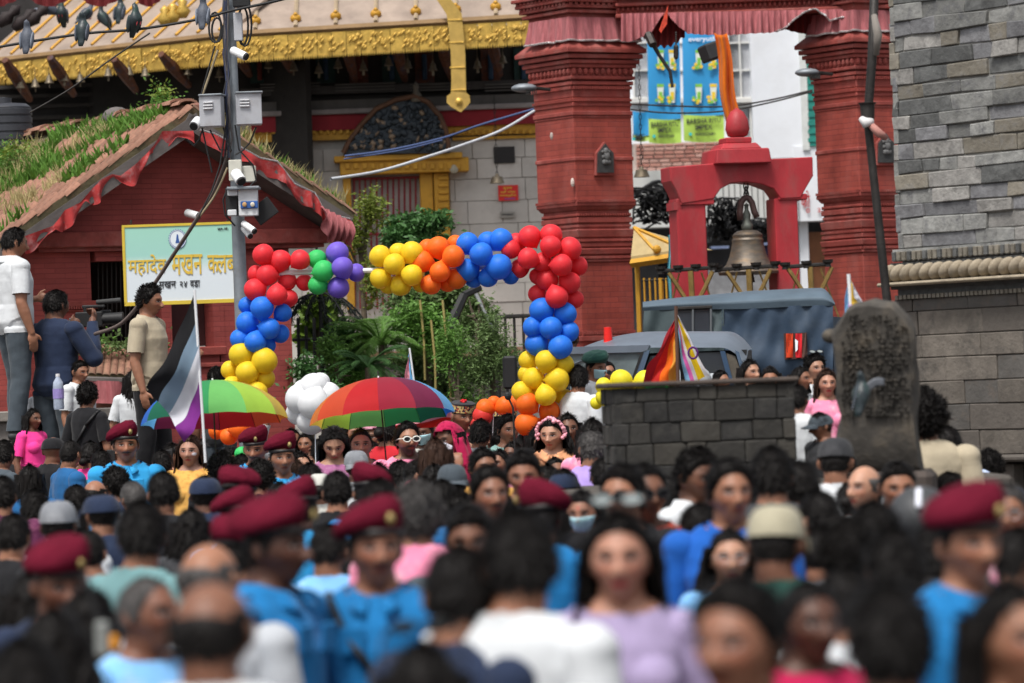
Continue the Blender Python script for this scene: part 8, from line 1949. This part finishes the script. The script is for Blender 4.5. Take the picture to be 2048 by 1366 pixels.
for i, (x, y, h) in enumerate(fill):
    hr = hh_[(i*5+3) % 8]; ci = (i*3+1) % 8; fem = hr in ('bun','long','bob'); yaw = rf.choice([150,165,180,195,210,140])
    L_ = sorted(land, key=lambda q: math.hypot(q[0]-x, q[1]-y)); l0 = L_[0]
    dirn = ('left of ' if x < l0[0]-12 else 'right of ' if x > l0[0]+12 else 'just below ' if y > l0[1] else 'just above ')
    hn = dict(short='short-haired',thick='thick-haired',buzz='cropped',wavy='wavy-haired',bun='tied-haired',long='long-haired',fade='neat-haired',bob='bobbed')[hr]
    lab = '%s head in %s %s%s' % (hn, desc[ci], dirn, l0[2])
    if lab in used_: lab = '%s head in %s between %s and %s' % (hn, desc[ci], l0[2], L_[1][2])
    used_.add(lab)
    p(x, y, h, yaw, 'f0' if fem else rf.choice(['m0','mR','mL']), hr, rf.choice(['m','d','m']), cols_[ci], lab[:150])
# things held by people
PHONES = []
for x, y, h, yw, ps, hr, tp_, lb in [(325,902,58,175,'mP','short','grey','short-haired man in grey filming with a dark phone, left of the face-painted woman'),(641,878,56,178,'fP','bun','navy','woman with a hair bun filming toward the white balloons with a dark phone'),(1001,866,56,178,'mP','fade','white','man in white filming the bandsmen with a dark phone'),(1333,908,78,176,'mP','thick','brown','thick-haired man in brown filming in front of the dark plinth'),(203,902,58,170,'mP','short','teal','man in teal filming beside the pink shirt with a dark phone'),(1095,930,74,182,'fP','long','mauve','long-haired woman in mauve filming the pink flower band with a dark phone')]:
    PHONES.append(p(x,y,h,yw,ps,hr,'m',tp_,lb))

fc = [(612,866,50,'softpink','long'),(692,850,48,'white','short'),(744,884,54,'skyblue','bob'),(792,868,54,'offwhite','fade'),(862,868,54,'yellow','long'),(942,874,54,'white','short'),(1026,884,56,'peach','bun'),(1072,898,58,'skyblue','fade'),(1130,874,54,'pink','long'),(1158,902,58,'white','short'),(302,884,52,'rose','bun'),(405,882,52,'white','fade'),(160,908,54,'coral','long'),(30,905,54,'lightgrey','short'),(545,868,48,'police','buzz'),(602,905,56,'lilac','long'),(830,905,58,'paleblue','bob'),(1000,900,58,'softpink','long'),(1110,915,60,'lavender','bun')]
for i, (x, y, h, c_, hr) in enumerate(fc):
    L_ = sorted(land, key=lambda q: math.hypot(q[0]-x, q[1]-y)); l0 = L_[0]; fem = hr in ('long','bun','bob')
    lab = 'small %s facing us in a %s top %s %s' % ('woman' if fem else 'man', {'softpink':'pale pink','skyblue':'sky blue','offwhite':'off white','lightgrey':'light grey','paleblue':'pale blue','police':'light blue'}.get(c_, c_), 'left of' if x < l0[0]-8 else 'right of' if x > l0[0]+8 else 'by', l0[2])
    if len(lab.split()) > 16: lab = lab.replace('small ', '').replace(' facing us', '')
    p(x, y, h, rf.choice([-35,-15,0,20,40]), 'f0' if fem else 'm0', hr, rf.choice(['m','l','d']), c_, lab, sleeve='short')
# ------------------------------------------------------------ things held or set down
def simple(name, label, cat, pos, size, m, rz=0, ry=0, bevel=.004, **k):
    mb = MB(); mb.box(pos, size, Matrix.Rotation(R(rz),3,'Z') @ Matrix.Rotation(R(ry),3,'Y')); return tag(mb.build(name, m, bevel=bevel), label, cat)
o_, M_, H_ = PHONE_OWNER
pos = M_ @ Vector((0,-.33,1.60)); mb = MB(); mb.box(pos, (.075,.010,.145), Matrix.Rotation(R(25),3,'Y')); tag(mb.build('phone', mat('white phone back', (.72,.72,.80), .3, 0, bump=0), bevel=.006), 'white phone held up by the long-haired woman in crimson', 'phone')
# shoulder camera on the ledge
o_, M_, H_ = CAM_OWNER
c = M_ @ Vector((0,-.36,1.47)); Mc = Matrix.Translation(c) @ Matrix.Rotation(R(84),4,'Z')
vc = thing('video_camera', 'black shoulder video camera held by the cameraman on the ledge', 'camera', M=Mc)
def vb(nm, pos, size, m=BLACK, **k):
    mb = MB(); mb.box(Mc @ Vector(pos), size, Mc.to_3x3()); mb.build(nm, m, vc, bevel=.008)
vb('camera_body', (0,.02,0), (.10,.26,.14)); vb('top_handle', (0,-.02,.12), (.03,.22,.03)); vb('handle_post', (0,.06,.09), (.03,.03,.06)); vb('viewfinder', (.07,-.12,.06), (.05,.10,.05)); vb('side_screen', (.12,-.05,-.03), (.012,.12,.09), mat('camera screen', (.05,.05,.06), .2)); vb('battery', (0,.18,-.03), (.09,.06,.10), mat('grey battery', (.10,.10,.11), .5))
mb = MB(); mb.tube([Mc @ Vector((0,-.10,0)), Mc @ Vector((0,-.30,0))], [.05,.06], 14); mb.build('lens', BLACK, vc, smooth=40)
mb = MB(); mb.tube([Mc @ Vector((0,-.05,.16)), Mc @ Vector((0,-.28,.17))], [.02,.024], 10); mb.build('microphone', mat('foam grey', (.05,.05,.05), .9), vc, smooth=40)
# water bottle on the ledge
q = P(118,820,38.9); q.z = ZL
bo = thing('water_bottle', 'large clear plastic water bottle standing on the ledge', 'bottle', q)
mb = MB(); mb.lathe([(0,0),(.045,0),(.05,.02),(.047,.08),(.05,.12),(.047,.16),(.05,.20),(.045,.25),(.02,.29),(.018,.30)], Matrix.Translation(q), 14); mb.build('bottle_body', mat('clear bluish plastic', (.42,.48,.60), .15, .2, 20, 0, trans=.2), bo, smooth=40)
mb = MB(); mb.lathe([(0,.30),(.02,.30),(.02,.325),(0,.327)], Matrix.Translation(q), 10); mb.build('cap', mat('white cap', (.7,.7,.72), .4), bo)
mb = MB(); mb.lathe([(.0515,.10),(.0515,.19)], Matrix.Translation(q), 14, cap=False); mb.build('bottle_label', mat('violet label print', (.28,.22,.50), .5, .2, 20), bo)
# microphone stand in front of the orange balloons, tripod leg pieces
mb = MB(); mb.tube([P(1016,793,35.4), P(1026,815,35.4), Vector((P(1030,860,35.4).x,35.4,0))], .008, 6); mb.sphere(P(1016,792,35.4), (.03,.03,.035), 8, 6); tag(mb.build('microphone_stand', BLACK), 'black microphone on a thin stand before the orange balloons', 'microphone')
# radio on the teal-shirted man's shoulder, with aerial
q = P(205,1278,10.6); rd = thing('radio_handset', 'grey walkie talkie with a long aerial at the lower left', 'radio', q)
mb = MB(); mb.box(q, (.036,.03,.09)); mb.build('radio_body', mat('grey radio case', (.20,.21,.20), .5), rd, bevel=.008); mb = MB(); mb.tube([q+Vector((-.01,0,.045)), q+Vector((-.04,0,.17))], .007, 6); mb.build('aerial', BLACK, rd); mb = MB(); mb.box(q+Vector((.03,-.01,-.01)), (.02,.02,.04)); mb.build('amber_knob', mat('amber plastic', (.7,.28,.02), .5), rd, bevel=.006)
for i, (o_, M_, H_) in enumerate(PHONES):
    pos = M_ @ Vector((0,-.32,1.63)); mb = MB(); mb.box(pos, (.15,.010,.075) if i % 2 else (.075,.010,.15), M_.to_3x3().normalized()); tag(mb.build('phone', BLACK, bevel=.005), 'dark phone in the raised hands of the ' + o_['label'].split(' film')[0], 'phone')
